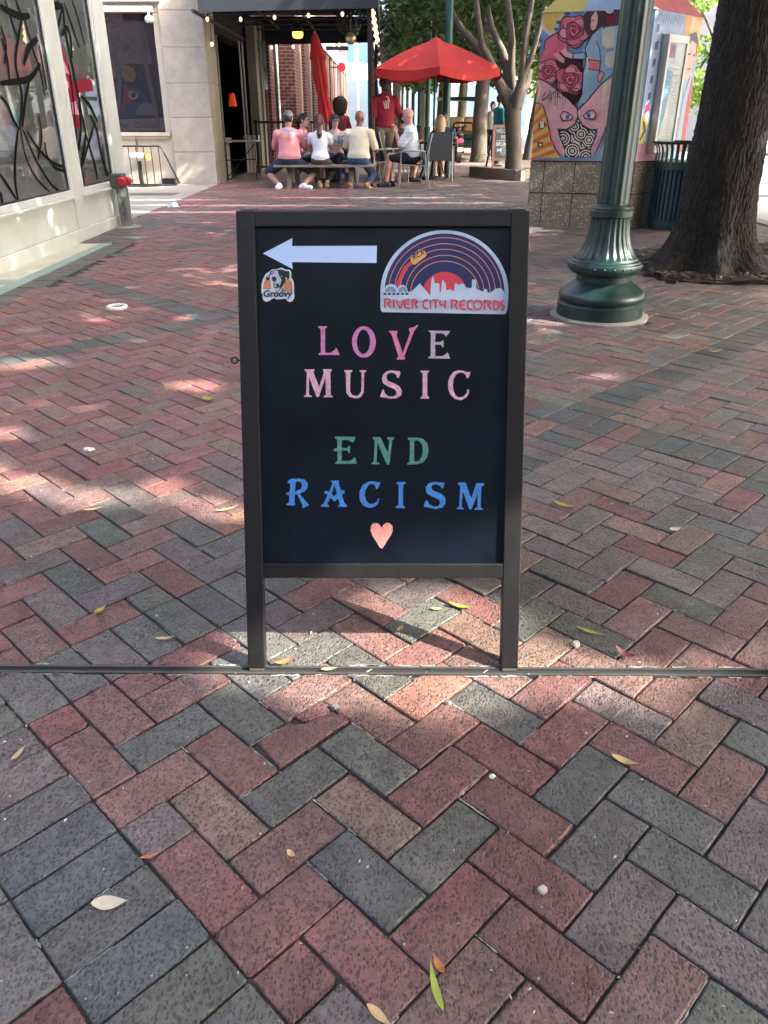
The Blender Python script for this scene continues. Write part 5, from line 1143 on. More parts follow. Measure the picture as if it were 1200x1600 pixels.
# ------------------------------------------------------------------ terrace canopy
cy0, cy1 = 16.0, 22.9; cxl, cxr = -3.355, -.10; czl, czr = 2.83, 2.89
can = thing('terrace_canopy', 'dark navy fabric canopy over the bar terrace with a pipe frame', 'canopy', (-1.7, 19, 2.85))
def slab4(p, d): return MB().prism(p, d)
slab4([(cxl+.12, cy0, czl), (cxr, cy0, czr), (cxr, cy0, 3.7), (cxl+.12, cy0, 3.7)], (0, .02, 0)).build('front_valance', m_navy, can)
slab4([(cxr, cy0+.021, czr), (cxr, cy1, czr), (cxr, cy1, 3.3), (cxr, cy0+.021, 3.7)], (-.02, 0, 0)).build('side_valance', m_navy, can)
slab4([(cxl, cy1, czl), (cxr-.021, cy1, czr), (cxr-.021, cy1, 3.45), (cxl, cy1, 3.45)], (0, .02, 0)).build('rear_valance', m_navy, can)
MB().prism([(cxl, cy0+.025, 3.66), (cxr-.03, cy0+.025, 3.66), (cxr-.03, cy1, 3.46), (cxl, cy1, 3.46)], (0, 0, .015)).build('roof_fabric', m_navy, can)
m_pipe = M('grey_pipe', (.06, .062, .066), .5, .4, .1)
for y in (16.9, 17.9, 18.9, 19.9, 21.0, 22.1): MB().tube([(cxl, y, 3.10), (cxr-.05, y, 3.10)], .022, 6).build('frame_pipe', m_pipe, can, 60)
for x in (-2.6, -1.75, -.9): MB().tube([(x, cy0+.05, 3.16), (x, cy1-.05, 3.16)], .022, 6).build('frame_pipe', m_pipe, can, 60)
for x0, x1, y0, y1 in ((-3.2, -2.2, 16.9, 17.9), (-2.4, -1.2, 18.9, 17.9), (-1.8, -.6, 16.9, 18.9), (-3.0, -2.0, 21.0, 18.9)): MB().tube([(x0, y0, 3.13), (x1, y1, 3.13)], .018, 6).build('frame_pipe', m_pipe, can, 60)
for x, y in ((-.255, 16.12), (-.2, 22.7)): MB().bx(x-.04, x+.04, y-.04, y+.04, 0, 3.2).build('post', m_black, can, bevel=.004)
MB().tube([(cxl, cy0+.1, 2.86), (cxl+.02, cy1, 2.86)], .03, 6).build('frame_pipe', m_pipe, can, 60)
m_bulb = M('warm_bulb', (1, .66, .30), .2, emit=.45); m_sock = M('bulb_socket', (.01, .01, .01), .6)
def bulb(p, r, par):
    b = MB().ball(p, (r, r, r*1.35), 10).build('bulb', m_bulb, par, 180); MB().tube([Vector(p)+Vector((0, 0, r*1.2)), Vector(p)+Vector((0, 0, r*2.6))], r*.55, 6).build('socket', m_sock, b, 60)
sl = thing('string_lights', 'row of warm glass bulbs hanging under the front edge of the navy canopy', 'string lights', (-1.7, 16.12, 2.8))
bp = [at(x, y, 16.15) for x, y in ((324, 30), (376, 30), (429, 27), (482, 24), (535, 22))]
for p in bp: bulb(p, .028, sl)
MB().tube([p+Vector((0, 0, .075)) for p in bp], .006, 5).build('cable', m_black, sl)
sl2 = thing('string_lights', 'single warm bulbs hanging deeper under the canopy and beside the bar door', 'string lights', (-2, 20, 2.5))
for x, y, Y in ((331, 69, 17.2), (424, 74, 20.5), (458, 73, 20.5), (530, 70, 20.5)):
    p = at(x, y, Y); bulb(p, .03, sl2); MB().tube([p+Vector((0, 0, .06)), (p.x, p.y, 3.12)], .004, 4).build('cable', m_black, sl2)
sl3 = thing('light_rope', 'bunch of small warm bulbs wound up the outer side of the canopy post', 'string lights', at(587, 40, 16.3))
for k in range(15):
    p = at(582+.55*k+2*math.sin(k*2.1), 17+3.5*k, 16.25); MB().ball(p, (.028, .028, .032), 8).build('bulb', m_bulb, sl3, 180)
MB().tube([at(585, 12, 16.32), at(592, 70, 16.32)], .02, 5).build('cable', m_dkiron, sl3)
lp = at(465, 50, 18.5); cl_ = thing('pendant_lamp', 'black caged pendant lamp with a glowing amber glass under the canopy', 'lamp', lp)
MB().lathe([(.05, .16), (.10, .10), (.12, .02), (.118, .0)], lp, 20).build('lamp_cap', m_black, cl_, 50); MB().lathe([(.108, -.0), (.112, -.05), (.09, -.10), (.03, -.115)], lp, 20).build('glass', M('amber_glass', (1, .55, .08), .3, emit=.4), cl_, 60); MB().tube([lp+Vector((0, 0, .15)), (lp.x, lp.y, 3.12)], .012, 6).build('stem', m_black, cl_)
fp_ = at(545, 32, 18.6); fn_ = thing('hanging_fan', 'dark round wire-caged fan hanging under the canopy', 'fan', fp_)
for k in range(9): 
    w = math.pi*k/9; MB().tube([fp_+Vector((.27*math.cos(a)*math.cos(w), .10*math.sin(a)+.27*math.cos(a)*math.sin(w)*.35, .27*math.sin(a)))for a in np.linspace(0, 2*math.pi, 20)], .005, 4).build('cage_wire', m_pipe, fn_)
for k in range(5):
    w = 2*math.pi*k/5; e = Vector((math.cos(w), 0, math.sin(w))); t = Vector((-e.z, .3, e.x)); MB().prism([fp_+e*.04-t*.03, fp_+e*.24-t*.09, fp_+e*.25+t*.09, fp_+e*.04+t*.03], (0, .006, 0)).build('blade', m_dkiron, fn_)
MB().ball(fp_, (.06, .10, .06), 10).build('motor', m_dkiron, fn_, 180); MB().tube([fp_+Vector((0, 0, .1)), (fp_.x, fp_.y, 3.12)], .015, 6).build('stem', m_black, fn_)
for px, py, r, mt, lab in ((548, 60, .105, M('gold_ball', (.42, .33, .15), .3, .6, .1), 'large dull gold ball ornament hanging at the canopy edge'), (557, 52, .042, M('green_ball', (.0, .14, .07), .25, .3), 'small green ball ornament hanging beside the gold ball')):
    p = at(px, py, 17.2); t = thing('ball_ornament', lab, 'ornament', p, 0, 'ornaments hanging under the canopy'); MB().ball(p, r, 18).build('ball', mt, t, 180); MB().tube([p+Vector((0, 0, r*.98)), (p.x, p.y, 3.14)], .005, 4).build('cord', m_black, t)
# ------------------------------------------------------------------ terrace railing and furniture
rl = thing('railing', 'black metal railing closing the back of the bar terrace', 'railing', (-2, 20.3, 0))
zr = at(500, 189, 20.3).z
MB().bx(-3.05, -.95, 20.27, 20.33, zr-.05, zr).build('top_rail', m_black, rl); MB().bx(-3.05, -.95, 20.28, 20.32, .12, .16).build('bottom_rail', m_black, rl)
for x in (-3.0, -2.0, -1.0): MB().bx(x-.03, x+.03, 20.27, 20.33, 0, zr+.02).build('post', m_black, rl)
for k in range(18): MB().bx(-2.92+k*.11, -2.905+k*.11, 20.29, 20.31, .16, zr-.05).build('baluster', m_black, rl)
def table_hi():
    a, b = at(372, 218, 18.6), at(402, 218, 18.2); t = thing('bar_table', 'grey-topped folding table in the dark bar doorway', 'table', ((a.x+b.x)/2, 18.4, 0))
    z = .76; x0, x1 = a.x-.25, b.x; MB().bx(x0, x1, 18.1, 18.7, z-.03, z).build('tabletop', M('grey_laminate', (.30, .29, .27), .5), t, bevel=.005)
    for x in (x0+.05, x1-.05):
        for y in (18.15, 18.65): MB().tube([(x, y, 0), (x, y, z-.03)], .014, 6).build('leg', m_dkiron, t)
    MB().tube([(x0+.05, 18.15, .05), (x1-.05, 18.15, .7)], .01, 6).build('brace', m_dkiron, t); MB().tube([(x0+.05, 18.15, .38), (x1-.05, 18.15, .40)], .012, 6).build('brace', m_dkiron, t)
table_hi()
def planks(par, x0, x1, y0, y1, z0, z1, n, name):
    w = (y1-y0)/n
    for k in range(n): MB().bx(x0+random.uniform(0, .01), x1-random.uniform(0, .01), y0+k*w+.003, y0+(k+1)*w-.003, z0, z1+random.uniform(-.002, .002)).build(name, m_wood, par, bevel=.004)
pt = thing('picnic_table', 'weathered grey timber picnic table with fixed benches under the canopy', 'table', (-1.2, 16.6, 0))
planks(pt, -2.05, -.40, 16.24, 16.96, .70, .742, 5, 'tabletop_plank'); planks(pt, -2.06, -.14, 15.72, 16.0, .365, .405, 2, 'bench_plank'); planks(pt, -2.06, -.14, 17.2, 17.48, .365, .405, 2, 'bench_plank')
for x in (-1.78, -.62):
    for y0, y1 in ((15.80, 16.42), (17.40, 16.78)): MB().prism([(x-.045, y0-.05, 0), (x-.045, y0+.07, 0), (x-.045, y1+.06, .70), (x-.045, y1-.06, .70)], (.09, 0, 0)).build('leg', m_wood, pt)
    MB().bx(x-.09, x-.048, 15.74, 17.46, .28, .363).build('bench_bearer', m_wood, pt); MB().bx(x-.09, x-.048, 16.28, 16.92, .61, .698).build('top_bearer', m_wood, pt)
for i, (px, py, c, lab) in enumerate(((473, 216, (206, 214, 200), 'pale green drink can on the picnic table left of the blue one'), (479, 216, (52, 110, 200), 'blue drink can on the picnic table by the girl with the ponytail'), (525, 219, (170, 188, 196), 'silver drink can on the picnic table before the woman in the navy cap'), (530, 219, (120, 146, 160), 'grey-blue drink can standing between silver and bright blue cans'), (536, 219, (60, 140, 214), 'bright blue and white drink can nearest the man in the cream shirt'), (519, 216, (226, 226, 220), 'white paper cup on the picnic table in front of the woman in the cap'))):
    p = at(px, py, 16.45); p.z = .744; t = thing('drink_can' if i < 5 else 'paper_cup', lab, 'can' if i < 5 else 'cup', p, 0, 'drinks on the picnic table'); r = .033
    MB().lathe([(r*.8, 0), (r, .01), (r, .13), (r*.8, .142)], p, 14).build('body', paint(*c, .35), t, 50); MB().lathe([(r*.8, .142), (r*.75, .147), (.005, .143)], p, 12).build('lid', m_chrome, t, 50)
    if c[2] > 180: MB().lathe([(r*1.01, .075), (r*1.01, .11)], p, 14, cap=False).build('band', paint(225, 230, 232, .4), t, 50)
# umbrellas
def shut_umbrella():
    tp, bt = at(491, 50, 17.7), at(511, 192, 17.7); t = thing('closed_umbrella', 'furled red parasol standing tied behind the picnic table', 'umbrella', (bt.x, bt.y, 0)); ax = (tp-bt).normalized()
    foot = bt-ax*(bt.z/ax.z)
    MB().tube([foot, tp], .022, 8).build('pole', M('pale_pole', (.5, .42, .3), .5), t, 60); MB().lathe([(.24, 0), (.24, .05), (.06, .07), (.04, .2)], foot, 20).build('base', m_dkiron, t, 50)
    L_ = (tp-bt).length; side = Vector((1, 0, 0)); fw = Vector((0, -1, 0)); vs = []; N = 40; pr = [(.0, .015), (.03, .05), (.20, .13), (.275, .155), (.28, .11), (.45, .125), (.66, .105), (.69, .085), (.72, .105), (.9, .125), (1.0, .135)]
    for s, r in pr:
        c = tp-ax*L_*s
        for j in range(N):
            w = 2*math.pi*j/N; rr = r*(1+.20*math.sin(8*w+3*s)*(.3+s)+.07*math.sin(5*w+9*s)); vs.append(c+side*rr*math.cos(w)+fw*rr*math.sin(w)-ax*(.03*math.sin(4*w) if s == 1 or s == .275 else 0))
    k = len(pr); MB().add(vs, [(i*N+j, i*N+(j+1) % N, (i+1)*N+(j+1) % N, (i+1)*N+j) for i in range(k-1) for j in range(N)]).build('canopy', m_red, t, 70)
    MB().ball(tp+ax*.02, .03, 8).build('finial', m_black, t, 180)
shut_umbrella()
UX, UY = 1.05, 18.3
def open_umbrella():
    t = thing('open_umbrella', 'open red market parasol with hanging valance over the round terrace table', 'umbrella', (UX, UY, 0)); top = Vector((UX, UY, 2.60)); n = 6; Rr = 1.42
    ri = [Vector((UX+Rr*math.cos(R(-90+60*k)), UY+Rr*math.sin(R(-90+60*k)), 2.06+(.03 if k in (2, 3, 4) else 0))) for k in range(n)]
    vs, fs = [], []
    S = 10
    for k in range(n):                            # sagging panels between ribs
        a, b = ri[k], ri[(k+1) % n]; base = len(vs)
        for i in range(S+1):
            s = .10+.90*i/S
            for j in range(S+1):
                q = j/S; p = top.lerp(a.lerp(b, q), s); p.z -= .05*math.sin(math.pi*s)*1.2*0+.07*s*math.sin(math.pi*q)*.8-.05*math.sin(math.pi*s); vs.append(p)
        fs += [(base+i*(S+1)+j, base+(i+1)*(S+1)+j, base+(i+1)*(S+1)+j+1, base+i*(S+1)+j+1) for i in range(S) for j in range(S)]
    MB().add(vs, fs).build('canopy', m_red, t, 50)
    vs, fs = [], []
    for k in range(n):
        a, b = ri[k], ri[(k+1) % n]; base = len(vs); o = ((a+b)/2-Vector((UX, UY, (a+b).z/2))).normalized()
        for j in range(S+1):
            q = j/S; p = a.lerp(b, q); p.z -= .056*math.sin(math.pi*q); vs.append(p+o*.002); vs.append(p+Vector((0, 0, -.14-.04*math.sin(math.pi*q)))+o*(.02+.03*math.sin(2*math.pi*q+k)))
        fs += [(base+2*j, base+2*j+1, base+2*j+3, base+2*j+2) for j in range(S)]
    MB().add(vs, fs).build('valance', m_red, t, 50)
    cap = [top+Vector((.0, 0, .05))]+[top.lerp(r, .16)+Vector((0, 0, .015)) for r in ri]; MB().add(cap, [(0, 1+k, 1+(k+1) % n) for k in range(n)]).build('vent_cap', m_red, t)
    MB().tube([(UX, UY, 0), (UX, UY, 2.6)], .022, 8).build('pole', m_black, t, 60); MB().ball(top+Vector((0, 0, .05)), .03, 8).build('finial', m_black, t, 180)
    for r in ri: MB().tube([top+Vector((0, 0, -.03)), r+Vector((0, 0, -.02))], .008, 5).build('rib', m_black, t)
    MB().lathe([(.26, 0), (.26, .05), (.05, .07), (.035, .3)], (UX, UY, 0), 20).build('base', m_dkiron, t, 50)
open_umbrella()
rt = thing('round_table', 'round dark metal table under the open red parasol', 'table', (UX, UY, 0)); MB().lathe([(.05, .70), (.48, .702), (.49, .715), (.48, .73), (.03, .73)], (UX, UY, 0), 32).build('tabletop', m_dkiron, rt, 50)
for k in range(4):
    w = R(45+90*k); MB().tube([(UX+.06*math.cos(w), UY+.06*math.sin(w), .70), (UX+.38*math.cos(w), UY+.38*math.sin(w), .01)], .016, 6).build('leg', m_dkiron, rt, 60)
m_sling = M('charcoal_sling', (.055, .062, .07), .75, 0, .1, 30, .1, 300); m_cfr = M('grey_chair_frame', (.26, .27, .27), .4, .5, .1)
def sling_chair(label, loc, yaw, frame=None, grp='sling chairs on the terrace'):
    fr = frame or m_cfr; t = thing('terrace_chair', label, 'chair', (0, 0, 0), 0, grp); hw = .25
    for s in (-1, 1):
        x = s*hw; MB().tube([(x, .27, .0), (x, .25, .40), (x, .24, .62)], .014, 6).build('leg', fr, t, 60); MB().tube([(x, -.30, .0), (x, -.22, .42), (x, -.20, .62)], .014, 6).build('leg', fr, t, 60)
        MB().tube([(x, .26, .60), (x, .20, .635), (x, -.22, .625)], .017, 6).build('arm', fr, t, 60); MB().tube([(x*.92, .25, .40), (x*.92, -.20, .38), (x*.92, -.26, .60), (x*.92, -.34, .93)], .013, 6).build('side_rail', fr, t, 60)
    MB().prism([(-hw*.9, .25, .405), (-hw*.9, -.20, .385), (hw*.9, -.20, .385), (hw*.9, .25, .405)], (0, 0, .006)).build('seat', m_sling, t)
    MB().prism([(-hw*.9, -.205, .39), (-hw*.9, -.26, .60), (-hw*.9, -.34, .93), (hw*.9, -.34, .93), (hw*.9, -.26, .60), (hw*.9, -.205, .39)], (0, -.006, 0)).build('backrest', m_sling, t)
    t.location = loc; t.rotation_euler = (0, 0, yaw); return t
sling_chair('grey sling chair seen square from behind, holding the blonde woman', (1.165, 17.98, 0), R(2))
c0 = [o for o in sc.objects if o.get('label', '').startswith('grey sling chair seen')][0]
dup(c0, (.55, 16.16, 0), R(92), 'metal armchair under the bald man in the pale striped shirt')
dup(c0, (.19, 17.5, 0), R(-80), 'grey sling chair behind the canopy post, holding the man in brown')
dup(c0, (1.32, 19.25, 0), R(172), 'grey sling chair beyond the round table, holding the man in sunglasses')
dup(c0, (-.16, 17.15, 0), R(-55), 'empty grey sling chair in front of the standing man in maroon')
# ------------------------------------------------------------------ people
def ik(a, c, l1, l2, pole):
    d = c-a; L_ = min(d.length, (l1+l2)*.999); dh = d.normalized(); c = a+dh*L_
    ca = max(-1, min(1, (l1*l1+L_*L_-l2*l2)/(2*l1*L_))); h = l1*math.sqrt(max(0, 1-ca*ca)); p = (pole-dh*pole.dot(dh)); p = p.normalized() if p.length > 1e-6 else Vector((0, 0, 1))
    return a+dh*l1*ca+p*h, c
V3 = Vector
skins = dict(fair=M('fair_skin', (.50, .29, .22), .5, 0, .06, 20), pink=M('ruddy_skin', (.52, .25, .19), .45, 0, .08, 20), brown=M('brown_skin', (.17, .085, .055), .5, 0, .08, 20), dark=M('dark_skin', (.075, .036, .026), .45, 0, .08, 20), tan=M('tan_skin', (.36, .19, .13), .5, 0, .06, 20))
def cloth(name, c, **k): return M(name, c, .85, 0, .10, 7, .5, 22, **k)
m_eye = M('eye', (.02, .015, .012), .2); m_lip = M('lips', (.28, .10, .09), .5); m_hdark = M('dark_hair', (.018, .012, .010), .5, 0, .3, 60, .4, 160, stretch=(6, 6, 1)); m_hblond = M('blonde_hair', (.42, .27, .13), .5, 0, .3, 60, .4, 160, stretch=(6, 6, 1)); m_hred = M('auburn_hair', (.065, .018, .014), .5, 0, .35, 60, .4, 160, stretch=(6, 6, 1)); m_hgrey = M('grey_hair', (.20, .18, .17), .6)
def person(label, loc, yaw=0, H=1.75, wide=1., pel=(0, 0, .51), lean=8, feet=((-.14, .1, .07), (.14, .1, .07)), hands=((-.2, .42, .78), (.2, .42, .78)), head=(0, 0), fem=False, skin='fair', hair=None, top=None, bottom=None, shoes=None,
           kpole=((0, 1, .4), (0, 1, .4)), epole=((-.35, -.3, -1), (.35, -.3, -1)), toes=None, face=True, belly=0, curl=.9, h=.0095, roll=0):
    s = H/1.75; t = thing('person', label, 'person', loc); Rz = Matrix.Rotation(yaw, 3, 'Z'); P = V3(pel); L0 = V3(loc)
    d = V3((math.sin(R(roll)), math.sin(R(lean)), math.cos(R(lean)))).normalized(); X = V3((1, 0, 0)); X = (X-d*X.dot(d)).normalized(); Fw = d.cross(X)*1.0; Fw = d.cross(X) if d.cross(X).y > 0 else -d.cross(X)
    sw = (.155 if fem else .185)*s*wide; nb = P+d*.50*s; ch = P+d*.34*s; sh = [nb-d*.088*s+X*k*sw for k in (-1, 1)]; hip = [P+V3((k*.092*s, 0, -.02*s)) for k in (-1, 1)]
    hy, hp = R(head[0]), R(head[1]); hf = V3((math.sin(hy)*math.cos(hp), math.cos(hy)*math.cos(hp), math.sin(hp))); hx = V3((math.cos(hy), -math.sin(hy), 0)); hu = hx.cross(hf); hu = hu if hu.z > 0 else -hu
    hc = nb+(d*.5+V3((0, 0, .5)))*.175*s+hf*.02
    fr = [X, Fw, d]; hfr = [hx, hf, hu]
    el, wr, kn, an = [], [], [], []
    for k in (0, 1):
        e, w = ik(sh[k], V3(hands[k]), .285*s, .25*s, V3(epole[k])); el.append(e); wr.append(w)
        e, w = ik(hip[k], V3(feet[k]), .43*s, .43*s, V3(kpole[k])); kn.append(e); an.append(w)
    cw = (.145 if fem else .17)*wide
    tor = [ell_(P+d*.02, (cw*s, .118*s, .125*s), fr), ell_(P+d*.17*s+Fw*(.01+belly*.6), ((.125 if fem else .150+belly*.3)*s*wide, (.10+belly)*s, .17*s), fr), ell_(ch, ((.142 if fem else .168)*s*wide, .112*s, .19*s), fr), cap_(sh[0], sh[1], .064*s if not fem else .05*s), cap_(nb-d*.13*s, nb-d*.015*s, (.105 if not fem else .085)*s, .056*s)]
    if fem: tor.append(ell_(ch+Fw*.09*s+d*.0, (.12*s, .06*s, .07*s), fr))
    hd = [cap_(nb-d*.03*s, hc-hu*.05*s-hf*.015*s, .056*s, .05*s), ell_(hc+hu*.02*s-hf*.012*s, (.075*s, .094*s, .098*s), hfr), ell_(hc+hf*.028*s-hu*.062*s, (.056*s, .066*s, .062*s), hfr), ell_(hc+hf*.04*s-hu*.01*s, (.060*s, .052*s, .07*s), hfr),
          cap_(hc+hf*.094*s+hu*.012*s, hc+hf*.112*s-hu*.028*s, .009*s, .015*s), cap_(hc+hf*.075*s-hu*.095*s, hc+hf*.07*s-hu*.1*s, .02*s)]
    hd += [ell_(hc+hx*k*.077*s-hf*.012*s-hu*.012*s, (.012*s, .022*s, .032*s), hfr) for k in (-1, 1)]
    arms, leg, fgr = [], [], []
    for k in (0, 1):
        sg = -1 if k == 0 else 1
        arms += [cap_(sh[k], el[k], .052*s*(.85 if fem else 1), .041*s*(.85 if fem else 1)), cap_(el[k], wr[k], .042*s*(.85 if fem else 1), .028*s)]
        fd = (wr[k]-el[k]).normalized(); up = V3((0, 0, 1)); sd = fd.cross(up); sd = sd.normalized() if sd.length > .1 else X.copy(); nn = sd.cross(fd).normalized()
        pc = wr[k]+fd*.05*s; arms.append(ell_(pc, (.040*s, .055*s, .018*s), [sd, fd, nn]))
        for q in range(4):
            b = pc+fd*.042*s+sd*(q-1.5)*.0195*s; l = (.062, .074, .07, .055)[q]*s; m1 = b+(fd-nn*curl*.35).normalized()*l*.5; fgr += [cap_(b, m1, .0095*s, .009*s), cap_(m1, m1+(fd*(1-curl*.55)-nn*curl).normalized()*l*.5, .009*s, .0078*s)]
        ts = -sd*sg if (sd*sg).dot(X*sg) > 0 else sd*sg
        tb = pc-fd*.02*s+ts*.03*s; fgr += [cap_(tb, tb+(ts*.7+fd*.7-nn*.2).normalized()*.04*s, .012*s, .010*s), cap_(tb+(ts*.7+fd*.7-nn*.2).normalized()*.04*s, tb+(ts*.7+fd*.7-nn*.2).normalized()*.04*s+(fd-nn*.3).normalized()*.03*s, .010*s, .0085*s)]
        leg += [cap_(hip[k], kn[k], .083*s, .058*s), cap_(kn[k], kn[k].lerp(an[k], .45), .055*s, .055*s), cap_(kn[k].lerp(an[k], .4), an[k], .055*s, .036*s)]
    ft = []
    for k in (0, 1):
        td = V3(toes[k]).normalized() if toes else V3(((-.2, .2)[k], 1, 0)).normalized(); a = an[k]; ft.append([cap_(a-td*.05*s-V3((0, 0, .035*s)), a+td*.14*s-V3((0, 0, .042*s)), .034*s, .026*s), cap_(a, a-td*.03*s-V3((0, 0, .03*s)), .036*s, .034*s), ell_(a+td*.09*s-V3((0, 0, .04*s)), (.042*s, .07*s, .025*s), [td.cross(V3((0, 0, 1))), td, V3((0, 0, 1))])])
    Rm = np.array(Rz); Lv = np.array(L0)
    def mk(name, prims, mat, k=.03, cuts=(), grow=0., hh=h, sm=180):
        Vv, Ff = sdf(prims, hh, k, cuts, grow); return mkobj(name, Vv @ Rm.T+Lv, Ff, mat, t, sm)
    body = mk('body', tor+hd+arms+leg+ft[0]+ft[1]+fgr, skins[skin], .022)
    W = lambda p: L0+Rz @ p
    if top:
        m, sl = top[:2]; pr = [tor[0]]+tor[1:4]+([tor[5]] if fem else [])+[cap_(nb-d*.14*s, nb-d*.03*s, (.11 if not fem else .09)*s, .062*s), ell_(P+d*.05, (cw*1.04*s, .128*s, .10*s), fr)]+([] if fem else [ell_(P+d*.17*s, (.158*s*wide, .115*s, .22*s), fr)])
        for k in (0, 1):
            a, b = sh[k], el[k]
            if sl <= 1: pr.append(cap_(a, a.lerp(b, sl), .058*s*(.88 if fem else 1.03), .056*s*(.88 if fem else 1.03)))
            else: pr += [cap_(a, b, .056*s, .046*s), cap_(b, b.lerp(wr[k], min(1, sl-1)), .046*s, .036*s)]
        shirt = mk('shirt', pr, m, .035, [(np.array(nb+d*.018*s), np.array(d)), (np.array(P-d*.075*s), -np.array(d))], .011)
    else: shirt = None
    if bottom:
        m, ln = bottom; pr = [ell_(P-d*.01, (cw*1.0*s, .118*s, .11*s), fr)]
        for k in (0, 1):
            if ln <= 1: pr.append(cap_(hip[k], hip[k].lerp(kn[k], ln), .088*s, .074*s))
            else: pr += [cap_(hip[k], kn[k], .084*s, .062*s), cap_(kn[k], kn[k].lerp(an[k], min(.97, ln-1)), .061*s, .047*s)]
        mk('trousers', pr, m, .03, [(np.array(P+d*.10*s), np.array(d))], .012)
    if shoes:
        for k in (0, 1): mk('shoe', ft[k], shoes, .02, [(np.array(an[k]+V3((0, 0, .03*s))), np.array((0, 0, 1.)))], .009)
    cr = [ell_(hc+hu*.022*s-hf*.012*s, (.080*s, .099*s, .101*s), hfr)]
    cut = [(np.array(hc+hf*.052*s+hu*.03*s), np.array(hf*.86-hu*.5)), (np.array(hc-hu*.075*s), -np.array(hu))]
    if hair:
        ty, m = hair; A = lambda f, u, x=0.: hc+hf*f*s+hu*u*s+hx*x*s
        if ty == 'short': mk('hair', cr, m, .02, cut, .006)
        if ty == 'fringe': mk('hair', [ell_(hc+hu*.0*s-hf*.02*s, (.080*s, .094*s, .075*s), hfr)], m, .02, [(np.array(A(-.01, .0)), np.array(hf)), (np.array(A(0, .045)), np.array(hu))], .004)
        if ty == 'pony': mk('hair', cr+[cap_(A(-.10, .0), A(-.125, -.05), .028*s, .032*s), cap_(A(-.125, -.05), A(-.115, -.22), .032*s, .044*s), cap_(A(-.115, -.22), A(-.10, -.40), .042*s, .03*s), cap_(A(-.10, -.40), A(-.095, -.50), .028*s, .008*s)], m, .02, [cut[0]], .008)
        if ty == 'long': mk('hair', cr+[cap_(A(-.05, -.0), A(-.075, -.22), .10*s, .095*s), cap_(A(-.02, -.04, .08), A(.0, -.30, .095), .04*s, .025*s), cap_(A(-.02, -.04, -.08), A(.0, -.30, -.095), .035*s, .022*s)], m, .03, [cut[0]], .008)
        if ty == 'afro': mk('hair', [ell_(A(-.03, .06), (.185*s, .17*s, .17*s), hfr), ell_(A(-.06, -.06), (.16*s, .13*s, .15*s), hfr)], m, .05, [(np.array(A(.07, .05)), np.array(hf*.9-hu*.3))])
        if ty == 'bun': mk('hair', cr+[ell_(A(-.09, .02), (.05*s, .05*s, .05*s), hfr)], m, .02, cut, .006)
    if face:
        for k in (-1, 1):
            MB().ball(W(hc+hf*.088*s+hx*k*.031*s+hu*.012*s), .0125*s, 8).build('eye', m_eye, t, 180)
            MB().tube([W(hc+hf*.096*s+hx*k*.015*s+hu*.033*s), W(hc+hf*.092*s+hx*k*.048*s+hu*.034*s)], .006*s, 5).build('eyebrow', hair[1] if hair else m_hdark, t)
        MB().ball(W(hc+hf*.094*s-hu*.066*s), (.022*s, .02*s, .008*s), 8).build('lips', m_lip, t, 180)
    return dict(t=t, hc=W(hc), hf=Rz @ hf, hu=Rz @ hu, hx=Rz @ hx, shirt=shirt, s=s, W=W, body=body, wr=[W(w) for w in wr], mk=mk, lhc=hc, lf=hf, lu=hu, lx=hx, hfr=hfr)
def cap_hat(p, m, brim=1, mb_=None):
    s = p['s']; hc, f, u = p['lhc'], p['lf'], p['lu']
    c = p['mk']('cap', [ell_(hc+u*.03*s-f*.01*s, (.088*s, .106*s, .10*s), p['hfr'])], m, .02, [(np.array(hc+u*.025*s), -np.array(u))], .006)
    p['mk']('cap_brim', [ell_(hc+u*.035*s+f*brim*.115*s, (.075*s, .085*s, .012*s), p['hfr'])], mb_ or m, .02); return c
def bvh_of(o):
    wl = wloc(o); return BVHTree.FromPolygons([v.co+wl for v in o.data.vertices], [tuple(p.vertices) for p in o.data.polygons])
def print_on(o, items, par, name):               # flat print laid on cloth
    bv = bvh_of(o); mb = MB(); mats = []; k = 0
    for m, pts, w in items:
        if m not in mats: mats.append(m)
        d = []
        for i in range(len(pts)-1):
            for q in range(4): d.append((pts[i][0]+(pts[i+1][0]-pts[i][0])*q/4, pts[i][1]+(pts[i+1][1]-pts[i][1])*q/4))
        d.append(pts[-1]); k += 1
        for q in rib(d, w):
            hh = []
            for p in q:
                r = ray(p.x, p.y).normalized(); h_ = bv.ray_cast(V3((0, 0, EYE)), r)
                if h_[0] is None: break
                hh.append(h_[0]-r*(.004+.0004*k))
            if len(hh) == 4: mb.add(hh, [(0, 1, 2, 3)], mats.index(m))
    if mb.v: mb.build(name, mats, par)
bx_ = lambda px, y: (px-600)*(y*CP+EYE*SP*.6)/FPX
